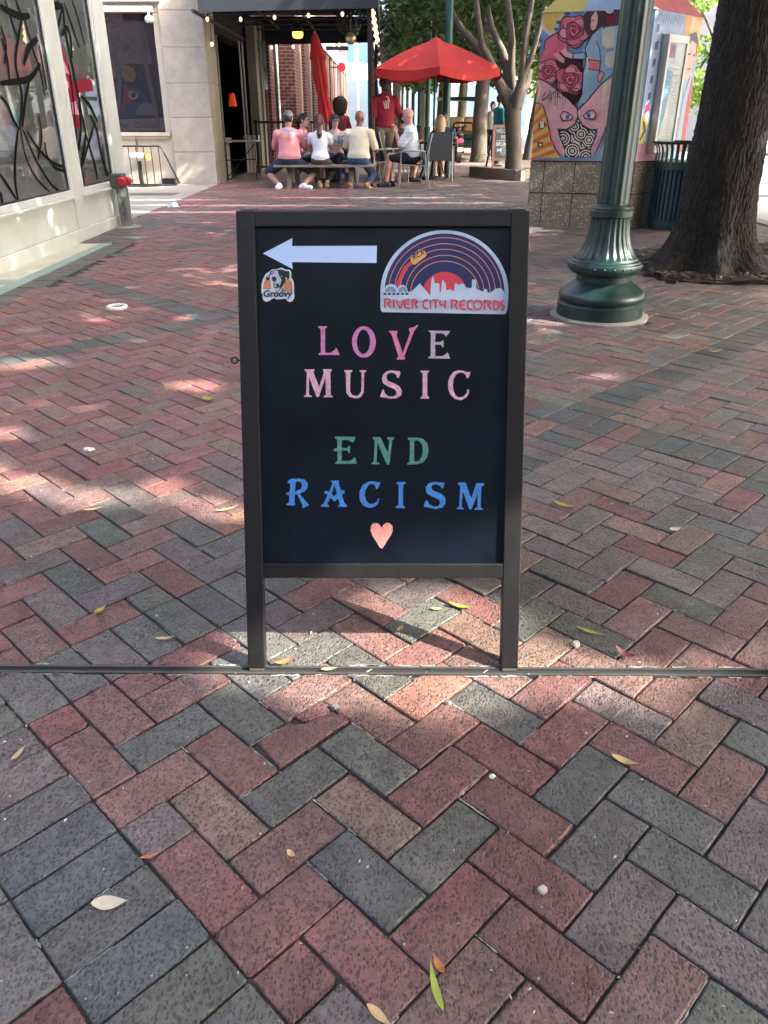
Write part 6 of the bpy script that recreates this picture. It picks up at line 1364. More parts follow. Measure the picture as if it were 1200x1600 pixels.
# --- the bench, seen from behind
p1 = person('man in a pink T-shirt and grey cap seated with his back to us', (-1.76, 15.86, 0), 0, 1.78, 1.12, (0, 0, .50), 9, ((-.20, -.16, .07), (.26, -.20, .07)), ((-.26, .44, .80), (.22, .42, .80)), (12, -8), skin='tan', hair=('short', m_hdark), top=(cloth('pink_cotton', (.60, .24, .26)), .72), bottom=(cloth('navy_shorts', (.018, .026, .055)), .92), shoes=M('white_canvas', (.72, .72, .74), .7), kpole=((-.55, .7, .4), (.5, .8, .3)), toes=((-.1, -.6, 0), (.9, -.25, 0)), epole=((-.35, -.2, -1), (.35, -.2, -1)))
c = cap_hat(p1, cloth('grey_cap', (.075, .085, .11)), 1)
print_on(c, [(paint(225, 228, 232), [(442.5, 189), (442.5, 185), (444, 187.5), (445.5, 185), (445.5, 189)], .8), (paint(225, 228, 232), [(449, 185), (447, 185), (447, 189), (449, 189)], .8), (paint(225, 228, 232), [(447, 187), (448.8, 187)], .8), (paint(225, 228, 232), [(450.4, 189), (450.4, 185), (451.8, 187.5), (453, 185), (453, 189)], .8)], p1['t'], 'cap_lettering')
ib, iy, ig = paint(112, 160, 220), paint(226, 186, 110), paint(196, 130, 148)
print_on(p1['shirt'], [(ib, [(436, 204), (440, 202), (446, 203.5), (456, 204)], 3.2), (iy, [(441, 208), (456, 207.5)], 1.6), (iy, [(442, 213), (449, 213)], 3.2)]+[(ig, [(436+k % 2, 210.5+k*2.1), (441, 210.5+k*2.1)], .7) for k in range(5)]+[(ig, [(450, 210.5+k*2.1), (456, 210.5+k*2.1)], .7) for k in range(5)], p1['t'], 'shirt_print')
p2 = person('girl with a long dark red ponytail and white T-shirt seated with her back to us', (-1.185, 15.86, 0), 0, 1.66, 1.05, (0, 0, .49), 6, ((-.02, -.02, .07), (.10, .06, .07)), ((-.20, .42, .79), (.18, .44, .79)), (0, -5), True, 'fair', ('pony', m_hred), (cloth('white_cotton', (.66, .67, .72)), .45), (cloth('olive_cloth', (.045, .05, .035)), 1.75), M('tan_sandal', (.30, .18, .12), .7), kpole=((-.3, 1, .3), (.3, 1, .3)))
p3 = person('man with shaved head in a cream shirt and jeans seated with his back to us', (-.47, 15.86, 0), R(-8), 1.80, 1.1, (0, 0, .51), 12, ((-.17, -.05, .08), (.17, -.08, .08)), ((-.20, .44, .79), (.24, .34, .74)), (15, -6), skin='brown', hair=None, top=(cloth('cream_cotton', (.60, .53, .40)), .80), bottom=(cloth('blue_denim', (.035, .065, .13)), 1.85), shoes=M('tan_suede', (.34, .17, .07), .8), kpole=((-.3, 1, .3), (.15, 1, .2)), toes=((-.1, .8, -.5), (.35, .8, -.5)), epole=((-.4, -.2, -1), (.4, -.2, -1)))
# --- the far side of the picnic table
p4 = person('young woman with dark hair in profile behind the man in pink', (-1.66, 17.35, 0), R(-100), 1.68, 1., (0, 0, .50), 4, ((-.12, .35, .07), (.12, .35, .07)), ((-.15, .36, .78), (.12, .34, .78)), (0, -5), True, 'fair', ('bun', m_hdark), (cloth('rose_top', (.42, .20, .18)), .0), (cloth('dark_skirt', (.03, .03, .035)), .9), M('dark_shoe', (.03, .03, .03)))
p5 = person('woman in a navy cap with long dark hair facing us across the picnic table', (-.97, 17.34, 0), R(172), 1.66, 1., (0, 0, .50), 10, ((-.12, .3, .07), (.12, .3, .07)), ((-.16, .44, .80), (.14, .42, .80)), (-28, -8), True, 'fair', ('long', m_hred), (cloth('pale_rose_top', (.55, .36, .36)), .3), (cloth('blue_jeans', (.03, .045, .09)), 1.85), M('dark_shoe', (.03, .03, .03)))
c = cap_hat(p5, cloth('navy_cap', (.018, .026, .05)))
print_on(c, [(paint(220, 160, 130), [(525, 175), (528, 177)], 2.4)], p5['t'], 'cap_badge')
p6 = person('woman with a big dark curly afro and dark red top standing behind the picnic table', (-.93, 18.6, 0), R(10), 1.55, 1., (0, 0, .80), 4, ((-.1, 0, .07), (.1, 0, .07)), ((-.22, .25, .85), (.22, .25, .85)), (10, 0), True, 'dark', ('afro', M('curly_dark_hair', (.03, .022, .014), .8, 0, .5, 40, 1, 60)), (cloth('dark_red_top', (.16, .012, .025)), .8), (cloth('black_trousers', (.012, .012, .015)), 1.9), M('dark_shoe', (.03, .03, .03)), face=False)
p7 = person('tall man in a maroon T-shirt with a white emblem standing by the canopy post', (.0, 18.2, 0), R(195), 2.06, 1.04, (0, 0, 1.02), 2, ((-.13, -.02, .07), (.13, .03, .07)), ((-.30, .06, .92), (.26, .12, .88)), (-48, -6), skin='dark', hair=('short', m_hdark), top=(cloth('maroon_cotton', (.27, .010, .030)), .85), bottom=(cloth('khaki_trousers', (.20, .155, .11)), 1.9), shoes=M('brown_shoe', (.06, .035, .02)), belly=.02, epole=((-1, -.4, 0), (1, -.4, 0)))
em = paint(232, 226, 220)
print_on(p7['shirt'], [(em, [(599.5, 158), (600.5, 164), (602.5, 170)], 1.5), (em, [(603, 157), (603.5, 163), (604.5, 169.5)], 1.5), (em, [(600.5, 164.5), (607, 162)], 1.3), (em, [(606.2, 156), (607, 163), (607, 169)], 1.5), (em, [(603.2, 150.5), (606.5, 152), (608.2, 156), (608, 160)], 1.3)], p7['t'], 'shirt_emblem')
# --- the right-hand group
stripe = M('pale_blue_stripes', (.62, .68, .78), .8, 0, .08, 7, .4, 22)
def stripes(m, axis):
    t = m.node_tree; L = t.links.new; p = t.nodes['Principled BSDF']; tc = nd(t, 'ShaderNodeTexCoord'); w = nd(t, 'ShaderNodeTexWave'); w.bands_direction = axis; w.inputs['Scale'].default_value = 5.2; L(tc.outputs['Object'], w.inputs[0])
    cr = nd(t, 'ShaderNodeValToRGB'); e = cr.color_ramp.elements; e[0].position = .35; e[0].color = (.70, .72, .76, 1); e[1].position = .75; e[1].color = (.56, .64, .77, 1); L(w.outputs[0], cr.inputs[0]); L(cr.outputs[0], p.inputs['Base Color'])
stripes(stripe, 'Z')
p8 = person('bald man in a pale blue striped polo seated in profile looking at his phone', (.56, 16.18, 0), R(88), 1.84, 1.12, (0, .0, .53), 9, ((-.10, .52, .08), (.12, .42, .08)), ((-.06, .33, .94), (.06, .35, .96)), (0, -20), skin='pink', hair=None, top=(stripe, .85), bottom=(cloth('black_shorts', (.010, .012, .016)), .88), shoes=M('black_trainer', (.012, .013, .016), .6), belly=.055, kpole=((0, .3, 1), (0, .3, 1)), epole=((-.7, -.5, -1), (.7, -.5, -1)))
ph = p8['wr'][0].lerp(p8['wr'][1], .5)+V3((-.09, 0, .045)); tp = thing('phone', 'black phone held up by the bald man', 'phone', ph); MB().box(ph, (.012, .075, .15), Matrix.Rotation(R(-25), 3, 'Y')).build('phone_body', m_black, tp, bevel=.003)
wb_ = p8['wr'][1]; MB().tube([wb_+V3((.035, 0, -.01)), wb_+V3((.012, 0, -.004))], .037, 12).build('watch', m_black, p8['t'], 50)
p9 = person('dark-haired man in a rust brown T-shirt seated in profile beyond the bald man', (.24, 17.55, 0), R(-80), 1.74, 1., (0, 0, .50), 16, ((-.12, .35, .07), (.12, .35, .07)), ((-.14, .42, .74), (.12, .42, .74)), (0, -4), skin='tan', hair=('short', m_hdark), top=(cloth('rust_cotton', (.12, .045, .025)), .8), bottom=(cloth('black_shorts', (.012, .012, .015)), .9), shoes=M('black_trainer', (.012, .013, .016), .6))
p10 = person('blonde woman in dark clothes seated in the grey sling chair with her back to us', (1.165, 18.02, 0), R(2), 1.64, 1., (0, 0, .50), -4, ((-.03, .34, .07), (.12, .38, .07)), ((-.24, .25, .66), (.2, .3, .76)), (4, -4), True, 'fair', ('long', m_hblond), (cloth('black_dress', (.012, .014, .02)), .9), (cloth('black_dress', (.012, .014, .02)), .95), M('white_shoe', (.65, .64, .62), .6), face=False)
p11 = person('man in sunglasses and a navy shirt seated facing us under the red parasol', (1.33, 19.2, 0), R(172), 1.74, 1., (0, 0, .50), 4, ((-.12, .35, .07), (.12, .35, .07)), ((-.3, .30, .76), (.2, .40, .76)), (25, -4), skin='tan', hair=('short', m_hdark), top=(cloth('navy_shirt', (.02, .035, .085)), .9), bottom=(cloth('dark_trousers', (.02, .02, .025)), 1.9), shoes=M('dark_shoe', (.03, .03, .03)))
q = p11; MB().tube([q['hc']+q['hf']*.10+q['hx']*(-.06)+q['hu']*.012, q['hc']+q['hf']*.112+q['hu']*.008, q['hc']+q['hf']*.10+q['hx']*.06+q['hu']*.012], .019, 8).build('sunglasses', m_black, q['t'], 60)
# --- walking by
p12 = person('man in a teal polo and black cap standing behind the chalk sign', (3.08, 23.3, 0), R(-70), 1.78, 1., (0, 0, .93), 0, ((-.1, .02, .07), (.1, -.05, .07)), ((-.22, .06, .78), (.26, .16, .86)), (-10, 0), skin='brown', hair=('short', m_hdark), top=(cloth('teal_cotton', (.010, .17, .22)), .8), bottom=(cloth('black_trousers', (.012, .012, .015)), 1.9), shoes=M('dark_shoe', (.03, .03, .03)), belly=.03, h=.012)
cap_hat(p12, cloth('black_cap', (.012, .012, .014)))
p13 = person('person in a pale T-shirt and dark trousers half hidden behind the man in teal', (3.36, 27.0, 0), R(160), 1.66, 1., (0, 0, .88), 0, ((-.1, .1, .07), (.1, -.1, .07)), ((-.22, .1, .76), (.22, .1, .76)), skin='brown', hair=('short', m_hdark), top=(cloth('pale_tee', (.55, .55, .50)), .8), bottom=(cloth('charcoal_jeans', (.02, .02, .024)), 1.9), shoes=M('dark_shoe', (.03, .03, .03)), h=.012)
p14 = person('distant pedestrian in black with a yellow-green bag crossing the bright street', (6.35, 34, 0), R(30), 1.75, 1., (0, 0, .92), 0, ((-.1, .15, .07), (.1, -.15, .07)), ((-.22, .1, .80), (.22, -.1, .80)), skin='dark', hair=('short', m_hdark), top=(cloth('black_tee', (.012, .012, .015)), 1.8), bottom=(cloth('black_trousers', (.012, .012, .015)), 1.9), shoes=M('dark_shoe', (.03, .03, .03)), h=.016, face=False)
p14['mk']('bag', [ell_((-.18, -.12, 1.12), (.12, .1, .22))], M('lime_bag', (.45, .60, .08), .6), .02)
# ------------------------------------------------------------------ trees
def leaves(name, pts, size, mat, parent, up=.55, flat_=1.0, seed=1, asp=.5):
    g = np.random.default_rng(seed); n = len(pts); pts = np.asarray(pts, float)
    nr = g.normal(size=(n, 3)); nr[:, 2] = np.abs(nr[:, 2])+up; nr /= np.linalg.norm(nr, axis=1)[:, None]
    a = np.cross(nr, g.normal(size=(n, 3))); a /= np.linalg.norm(a, axis=1)[:, None]; b = np.cross(nr, a)
    s = size*g.uniform(.55, 1.35, n)[:, None]
    V = np.stack([pts-a*s, pts-b*s*asp, pts+a*s, pts+b*s*asp], 1).reshape(-1, 3)
    return mkobj(name, V, np.arange(4*n).reshape(n, 4), mat, parent)
def blob_pts(blobs, per, g, shell=.35):
    out = []
    for c, r in blobs:
        r = np.array(r if hasattr(r, '__len__') else (r, r, r*.8)); k = max(4, int(per*r[0]*r[1]*r[2]**.5))
        d = g.normal(size=(k, 3)); d /= np.linalg.norm(d, axis=1)[:, None]; rad = (shell+(1-shell)*g.random(k))**.6
        out.append(np.array(c)+d*rad[:, None]*r)
    return np.concatenate(out)
l_dark = leafmat('dark_green_leaves', (.018, .048, .014), (.055, .115, .028), .35)
l_mid = leafmat('mid_green_leaves', (.03, .085, .016), (.09, .17, .035), .45)
l_lite = leafmat('light_green_leaves', (.07, .17, .018), (.17, .29, .05), .5)
m_tk = M('grey_brown_bark', (.105, .09, .072), .9, 0, .35, 12, .6, 40, blotch=.3, bls=4, stretch=(1.5, 1.5, .4)); m_tks = M('smooth_tan_bark', (.115, .093, .074), .75, 0, .25, 7, .25, 30, blotch=.35, bls=4, stretch=(1.3, 1.3, .5))
def tree(label, x, y, h, r, lean=(0, 0), crown=(), mat=None, bark=None, per=220, size=.12, seed=1, limbs=5, group=None, z0=None, name='tree'):
    g = np.random.default_rng(seed); rr = random.Random(seed); t = thing(name, label, 'tree', (x, y, 0), 0, group); bark = bark or m_tk
    zt = z0 or h*.45; mb = MB(); P = [V3((x+lean[0]*q+.04*math.sin(5*q+seed), y+lean[1]*q, q*zt-.03*(q == 0))) for q in np.linspace(0, 1, 7)]
    mb.tube(P, [r*(1.35 if i == 0 else 1-.28*i/6) for i in range(7)], 12); mb.build('trunk', bark, t, 60)
    blobs = list(crown)
    if not blobs:
        for k in range(9): w = rr.uniform(0, 6.28); q = rr.uniform(.2, 1)*h*.30; blobs.append(((x+lean[0]+q*math.cos(w), y+lean[1]+q*math.sin(w), zt+rr.uniform(-.05, 1)*(h-zt)), rr.uniform(.14, .22)*h))
    for k in range(min(limbs, len(blobs))):
        c = V3(blobs[k][0]); a = P[-1-(k % 2)]; m = a.lerp(c, .5)+V3((0, 0, .15)); MB().tube([a, m, c], [r*.5, r*.33, r*.1], 7).build('limb', bark, t, 60)
    leaves('crown', blob_pts(blobs, per, g), size, mat or l_dark, t, seed=seed); return t
# many-stemmed tree in the timber-edged bed
T2 = V3((3.05, 20.0, 0))
mt = thing('multi_stem_tree', 'smooth tan tree forking low into several sunlit stems in a timber-edged bed', 'tree', T2)
def pxl(pts, Y=20.): return [at(a, b, Y+(e if e else 0)) for a, b, e in pts]
MB().tube([T2+V3((0, 0, -.03)), T2+V3((-.005, 0, .12)), at(803, 240, 20), at(802, 205, 20), at(801, 180, 20), at(800, 160, 20)], [.235, .20, .185, .185, .20, .16], 16).build('trunk', m_tks, mt, 60)
for pts, rad in (([(800,172,0),(792,160,0),(781,134,-.1),(766,95,-.2),(753,72,-.2),(747,26,-.3),(742,-20,-.3)], [.13,.12,.10,.085,.075,.06,.05]), ([(800,160,0),(793,140,.15),(771,113,.2),(747,74,.3),(719,43,.3),(697,0,.4),(688,-20,.4)], [.12,.115,.105,.095,.08,.06,.05]),
    ([(803,160,0),(796,135,.2),(793,108,.2),(785,80,.3),(768,43,.4),(762,10,.5)], [.13,.12,.11,.085,.07,.05]), ([(802,150,.1),(799,110,.1),(800,65,0),(797,32,0),(792,-10,0)], [.10,.085,.075,.07,.06]),
    ([(803,172,-.05),(808,150,-.15),(816,121,-.2),(820,71,-.2),(824,43,-.2),(832,-6,-.2)], [.13,.11,.085,.075,.065,.055]), ([(806,170,.1),(814,145,.25),(823,126,.3),(826,108,.3)], [.14,.12,.105,.10]), ([(816,121,-.2),(830,90,-.25),(842,50,-.3),(852,10,-.3)], [.075,.06,.05,.04])):
    MB().tube(pxl(pts), rad, 10).build('limb', m_tks, mt, 60)
g = np.random.default_rng(5)
cr = [(tuple(at(a, b, Y)), r) for a, b, Y, r in ((640,20,21.5,.75),(690,50,21.8,.7),(735,30,21.5,.6),(790,20,21,.55),(760,60,22,.45),(620,70,22.5,.7),(650,95,22.8,.5),(710,10,20.5,.6),(830,40,22,.4),(600,30,22.5,.7),(680,-30,21,1.0),(760,-30,21,1.0),(610,-20,22,1.0),(840,-30,21,.8))]
leaves('crown', blob_pts(cr, 620, g, .1), .085, l_dark, mt, seed=3)
# timber edging of the bed
be = thing('timber_edging', 'low dark timber edging round the bed of the many-stemmed tree', 'edging', (2.9, 18.6, 0))
q = [gr(733, 275), gr(813, 283), gr(845, 273)]
for a, b in ((q[0], q[1]), (q[1], q[2])):
    d = (b-a).normalized(); n_ = V3((-d.y, d.x, 0))
    for z in (.055, .155): MB().prism([a+V3((0, 0, z-.05)), b+V3((0, 0, z-.05)), b+V3((0, 0, z+.045)), a+V3((0, 0, z+.045))], n_*.11).build('timber', m_wood, be, bevel=.008)
struct('tree_bed', MB().prism([q[0]+V3((.1, .2, 0)), q[1]+V3((0, .2, 0)), q[2]+V3((.3, .2, 0)), q[2]+V3((.5, 2.5, 0)), q[0]+V3((.6, 2.2, 0))], (0, 0, .06)), M('bed_soil', (.20, .16, .12), .9, 0, .3, 15, .4, 60))
sd_ = thing('street_tree', 'straight grey-brown tree trunk between the golf cart and the chalk sign', 'tree', (2.85, 25.6, 0))
MB().tube([(2.85, 25.6, -.03), (2.85, 25.6, .25), (2.83, 25.6, 1.2), (2.86, 25.6, 2.2), (2.9, 25.5, 3.6)], [.30, .235, .21, .20, .16], 14).build('trunk', m_tk, sd_, 60)
leaves('crown', blob_pts([((2.0, 25.8, 4.4), 1.2), ((3.2, 25.0, 4.6), 1.2), ((2.6, 26.5, 3.9), 1.0), ((3.9, 26.2, 4.2), 1.1)], 300, g, .1), .11, l_dark, sd_, seed=9)
m_moss = leafmat('moss_tufts', (.06, .09, .02), (.12, .15, .04), .2); leaves('moss', blob_pts([((2.95, 25.35, .12), (.22, .12, .14))], 9000, g), .03, m_moss, sd_)
kinds = (('tall dark-leaved tree standing behind the red parasol', .2, 26.5, 7.5, .15), ('slim dark tree behind the canopy post', -.15, 31, 8, .14), ('leafy tree between the green posts and the golf cart', 1.9, 30.5, 8, .17), ('dark leafy tree far behind the golf cart', 3.2, 36, 9, .2), ('leafy tree behind the many-stemmed tree', 4.6, 27, 7, .16), ('far leafy tree at the end of the post row', .6, 40, 10, .2), ('far leafy tree left of the chalk sign', 5.6, 40, 10, .2), ('tall tree far down the plaza behind all the posts', 2.2, 48, 11, .22))
for i, (lab, x, y, h, r) in enumerate(kinds):
    rr = random.Random(i+40); low = 2.0+.02*(y-26); bl = []
    for k in range(15): w = rr.uniform(0, 6.28); qd = rr.uniform(.1, 1)**.5*1.9; bl.append(((max(.85, x+qd*math.cos(w)), y+qd*math.sin(w), low+rr.uniform(.2, 1)**1.2*(h-low)*.55), rr.uniform(.6, .95)))
    tree(lab, x, y, h, r, (rr.uniform(-.3, .3), 0), bl, l_dark if i % 3 else l_mid, None, 560, .105+.002*(y-26), 100+i, 6, 'trees along the plaza')
for i, (lab, x, y, h, c) in enumerate((('bright sunlit green tree showing beside the kiosk and the big trunk', 9.6, 23.5, 7, l_lite), ('yellow-green sunlit tree further behind the kiosk', 10.9, 29, 8, l_lite), ('sunlit tree across the street at the far right', 14.8, 25, 8, l_lite), ('light green tree behind the top of the kiosk', 6.4, 30, 8, l_lite))):
    rr = random.Random(i+70); bl = []
    for k in range(16): w = rr.uniform(0, 6.28); qd = rr.uniform(.1, 1)**.5*1.7; bl.append(((x+qd*math.cos(w), y+qd*math.sin(w), 1.35+rr.uniform(.1, 1)*(h-2)*.75), rr.uniform(.5, .85)))
    tree(lab, x, y, h, .12, (0, 0), bl, c, m_tks, 620, .12, 170+i, 6, 'sunlit street trees')
# ------------------------------------------------------------------ crowns over the pavement (they cast the shade; gaps are cut out for its sun flecks)
LIT = [(.02, 1.58, .46, .34), (.62, 1.46, .30, .12), (-.95, 2.45, .38, .16), (-.50, 2.32, .22, .10), (-1.55, 2.62, .35, .12), (-.9, 3.75, .16, .14), (-1.75, 3.05, .30, .12), (-1.9, 4.1, .3, .13), (1.02, 5.1, .2, .24), (1.1, 3.9, .2, .10), (1.85, 9.6, .4, .35),
       (-3.0, 11.7, 1.9, .18), (-2.2, 12.6, 2.0, .18), (-3.4, 13.5, 1.2, .16), (-.2, 13.9, 1.9, .18), (.33, 21.06, 1.1, .45), (.9, 13.0, 1.2, .16), (1.1, 14.5, .9, .12), (1.7, 16.6, .8, .2), (.3, 15.3, .6, .10), (2.7, 17.8, .7, .25), (1.0, .62, .2, .05), (-.7, .95, .10, .05)]
THIN = [(-1.7, 3.2, 1.1, .8), (-1.3, 4.7, 1.2, .6), (1.15, 4.2, .8, .6), (.95, 1.75, .55, .28), (-.6, 7, 1.2, 1.0), (.6, 10, 1.5, 1.2)]   # ground patches where leaves are thinned to let in dappled sun
SX, SY = SUN.x/SUN.z, SUN.y/SUN.z
def shade_crown(par, name, x0, x1, y0, y1, zlo, zhi, n, seed, mat):
    g = np.random.default_rng(seed)
    p = np.stack([g.uniform(x0, x1, n), g.uniform(y0, y1, n), g.uniform(zlo, zhi, n)], 1)
    # leaves are dropped where their shadow would land in a lit patch
    gx, gy = p[:, 0]-SX*p[:, 2], p[:, 1]-SY*p[:, 2]
    ok = np.ones(n, bool)
    for cx, cy, rx, ry in LIT:
        wob = 1+.22*np.sin(7*gx+3*gy+cx*9)+.15*np.sin(13*gy-5*gx)
        e = ((gx-cx)/rx)**2+((gy-cy)/ry)**2; ok &= ~(e < wob)
    for cx, cy, rx, ry in THIN: ok &= ~((((gx-cx)/rx)**2+((gy-cy)/ry)**2 < 1+.3*np.sin(9*gx+5*gy)) & (g.random(n) < .5))
    return leaves(name, p[ok], .135, mat, par, .35, seed=seed, asp=.7)
shade_crown(big, 'crown', -.3, 11, -.8, 13.5, 5.0, 6.8, 34000, 21, l_mid)
for i, (lab, x, y, b_) in enumerate((('street tree by the kerb to the right, behind the camera', 8.6, -1.6, (2.0, 12, -6, 2.4)), ('street tree by the kerb further along past the kiosk', 7.6, 14.6, (2.6, 12.5, 8.5, 20.5)))):
    t = thing('street_tree', lab, 'tree', (x, y, 0)); MB().tube([(x, y, -.03), (x, y, .4), (x+.1, y, 2.5), (x, y, 5.4)], [.36, .27, .23, .15], 14).build('trunk', m_bark, t, 60)
    for k in range(5):
        w = k*1.256+.4; MB().tube([(x, y, 4.6), (x+1.3*math.cos(w), y+1.3*math.sin(w), 5.5), (x+3*math.cos(w), y+3*math.sin(w), 6.1)], [.12, .08, .03], 7).build('limb', m_bark, t, 60)
    shade_crown(t, 'crown', *b_, 5.0, 6.8, 22000, 31+i, l_mid)
rr = random.Random(77); tree('unseen leafy tree added right of the kiosk to block sky light', 8.6, 7.8, 6.5, .16, (0, 0), [((8.6+rr.uniform(-1.7, 1.7), 7.8+rr.uniform(-2.2, 2.2), rr.uniform(1.9, 5.2)), rr.uniform(.8, 1.15)) for k in range(16)], l_mid, None, 300, .15, 277, 5)  # out-of-view tree added to cut sky light on kiosk and trunk
shade_crown(sd_, 'crown', .9, 7.5, 20.5, 40, 4.4, 7.4, 26000, 51, l_dark)  # further leaf layer added to shade the brick building
# ------------------------------------------------------------------ green posts, golf cart, scooter, chalk sign
m_gp = M('green_post', (.022, .075, .06), .4, .2, .15, 5)
pole_spec = (('thick dark green post just right of the parasol pole', 697, 19.6, .085), ('slimmer dark green post left of the parasol pole', 668, 22.5, .06), ('green post third from the parasol in the receding row', 655, 27, .06), ('green post fourth from the parasol in the receding row', 645, 31, .06), ('green post fifth from the parasol in the receding row', 636, 36, .06), ('farthest green post of the receding row', 629, 42, .06))
for lab, px, Y, r in pole_spec:
    x = at(px, 190, Y).x; t = thing('green_post', lab, 'post', (x, Y, 0), 0, 'row of green posts on the plaza'); MB().tube([(x, Y, 0), (x, Y, 6.5)], r, 12).build('shaft', m_gp, t, 60); MB().lathe([(r*2.2, 0), (r*2.1, .12), (r*1.4, .2), (r*1.3, .9), (r*1.5, .95), (r, 1.0)], (x, Y, 0), 16).build('base', m_gp, t, 40)
    MB().tube([(x, Y, 5.9), (x-1.5, Y, 6.1)], .03, 6).build('arm', m_gp, t, 60)
m_stem = M('thin_dark_stems', (.05, .04, .035), .9)
gc = thing('golf_cart', 'dark green golf cart with roof and tan seats, seen from behind', 'golf cart', (2.45, 27.0, 0))
gx, gy = 2.45, 26.6; m_cart = M('cart_green', (.012, .035, .032), .35, .1); m_seat = M('tan_vinyl', (.42, .27, .13), .5, 0, .08, 6)
MB().bx(gx-.62, gx+.62, gy, gy+2.2, .35, .62).build('body', m_cart, gc, bevel=.04); MB().bx(gx-.60, gx+.60, gy+1.7, gy+2.4, .35, .95).build('cowl', m_cart, gc, bevel=.06); MB().bx(gx-.60, gx+.60, gy-.05, gy+.4, .62, .74).build('rear_deck', m_cart, gc, bevel=.02)
MB().prism([(gx-.68, gy-.2, 1.66), (gx+.68, gy-.2, 1.66), (gx+.72, gy+1.9, 1.66), (gx-.72, gy+1.9, 1.66)], (0, 0, .09)).build('roof', m_cart, gc, bevel=.03)
for x in (-.58, .58):
    for y0, y1 in ((gy+.3, gy+.15), (gy+1.8, gy+1.6)): MB().tube([(gx+x, y0, .6), (gx+x, y1, 1.66)], .02, 6).build('strut', m_black, gc)
MB().bx(gx-.56, gx+.56, gy+.45, gy+.95, .68, .80).build('seat_cushion', m_seat, gc, bevel=.04)
for x in (-.29, .29): MB().bx(gx+x-.26, gx+x+.26, gy+.30, gy+.42, .80, 1.22).build('seat_back', m_seat, gc, bevel=.07)
MB().tube([(gx-.30, gy-.05, .70), (gx-.32, gy-.05, 1.02), (gx-.25, gy-.05, 1.05), (gx+.2, gy-.05, 1.05), (gx+.27, gy-.05, 1.02), (gx+.30, gy-.05, .70)], .03, 8).build('bag_bar', m_black, gc, 60)
for x in (-.55, .55):
    for y in (gy+.25, gy+1.9):
        w = MB().tube([(gx+x-.09, y, .22), (gx+x+.09, y, .22)], .22, 18).build('wheel', m_rub, gc, 40); MB().tube([(gx+x-.095, y, .22), (gx+x+.095, y, .22)], .11, 12).build('rim', m_chrome, w, 40)
ms = thing('scooter', 'black scooter with a glowing red tail light parked behind the golf cart', 'scooter', (2.2, 25.1, 0)); sxp, syp = 2.20, 25.1
w = MB().tube([(sxp-.06, syp+.05, .21), (sxp+.06, syp+.05, .21)], .21, 18).build('wheel', m_rub, ms, 40); MB().tube([(sxp-.065, syp+.05, .21), (sxp+.065, syp+.05, .21)], .1, 12).build('rim', m_chrome, w, 40)
w = MB().tube([(sxp-.06, syp+1.15, .21), (sxp+.06, syp+1.15, .21)], .21, 18).build('wheel', m_rub, ms, 40); MB().tube([(sxp-.065, syp+1.15, .21), (sxp+.065, syp+1.15, .21)], .1, 12).build('rim', m_chrome, w, 40)
MB().ball((sxp, syp+.25, .52), (.17, .38, .20), 16).build('tail_body', m_black, ms, 180); MB().ball((sxp, syp+.30, .74), (.15, .36, .07), 14).build('saddle', m_rub, ms, 180); MB().bx(sxp-.2, sxp+.2, syp+.5, syp+1.0, .24, .30).build('footboard', m_black, ms)
MB().tube([(sxp, syp+1.12, .25), (sxp, syp+.95, .9)], .035, 8).build('steering_column', m_black, ms, 60); MB().tube([(sxp-.3, syp+.93, .96), (sxp, syp+.95, .92), (sxp+.3, syp+.93, .96)], .018, 6).build('handlebar', m_black, ms, 60)
MB().ball((sxp+.03, syp-.11, .60), (.085, .035, .05), 12).build('tail_light', M('red_tail_light', (.9, .02, .05), .3, emit=.8), ms, 180); MB().bx(sxp-.06, sxp+.10, syp-.14, syp-.12, .30, .42).build('number_plate', M('sand_plate', (.5, .42, .3), .6), ms)
cs = thing('chalk_sign', 'small chalkboard easel reading WELCOME beside the many-stemmed tree', 'sign', (3.05, 22.6, 0))
cx0, cx1, cy = 2.86, 3.46, 22.55; m_pine = M('pinkish_wood', (.30, .17, .12), .7, 0, .15, 6); m_slate = M('grey_slate', (.10, .12, .125), .8, 0, .25, 4, blotch=.25)
lean = .10
def ce(x, z, d=0): return V3((x, cy+lean*z-d, z))
for a, b, z0, z1 in ((cx0, cx0+.06, .0, 1.02), (cx1-.06, cx1, .0, 1.02)): MB().prism([ce(a, z0), ce(b, z0), ce(b, z1), ce(a, z1)], (0, .03, 0)).build('frame', m_pine, cs)
for z0, z1 in ((.96, 1.02), (.17, .23)): MB().prism([ce(cx0+.061, z0), ce(cx1-.061, z0), ce(cx1-.061, z1), ce(cx0+.061, z1)], (0, .03, 0)).build('frame', m_pine, cs)
MB().prism([ce(cx0+.061, .231, -.01), ce(cx1-.061, .231, -.01), ce(cx1-.061, .959, -.01), ce(cx0+.061, .959, -.01)], (0, .012, 0)).build('slate', m_slate, cs)
for x in (cx0-.02, cx1-.08): MB().tube([(x+.05, cy+.12, 1.0), (x-.06, cy+.55, .0)], .028, 6).build('rear_leg', m_black, cs)
F = Flat(lambda x, z: ce(x, z, -.009), (0, -1, 0), .0015, .0005); ck = paint(190, 205, 215)
flat_text(F, ck, 'WELCOME', cx0+.08, .93, cx1-.08, .83, 0, .03); flat_text(F, ck, 'IS', 3.08, .78, 3.22, .70, 0, .03); F.L(ck, [(cx0+.08, .655), (cx1-.08, .65)], .012)
flat_text(F, ck, 'BRUNCH', cx0+.10, .62, cx1-.08, .52, 0, .03); flat_text(F, ck, 'M - S', cx0+.12, .47, cx1-.12, .38, 0, .03); F.L(ck, [(3.14, .30), (3.08, .35), (3.10, .38), (3.14, .355), (3.18, .38), (3.20, .35), (3.14, .30)], .012)
F.done('chalk_lettering', cs)
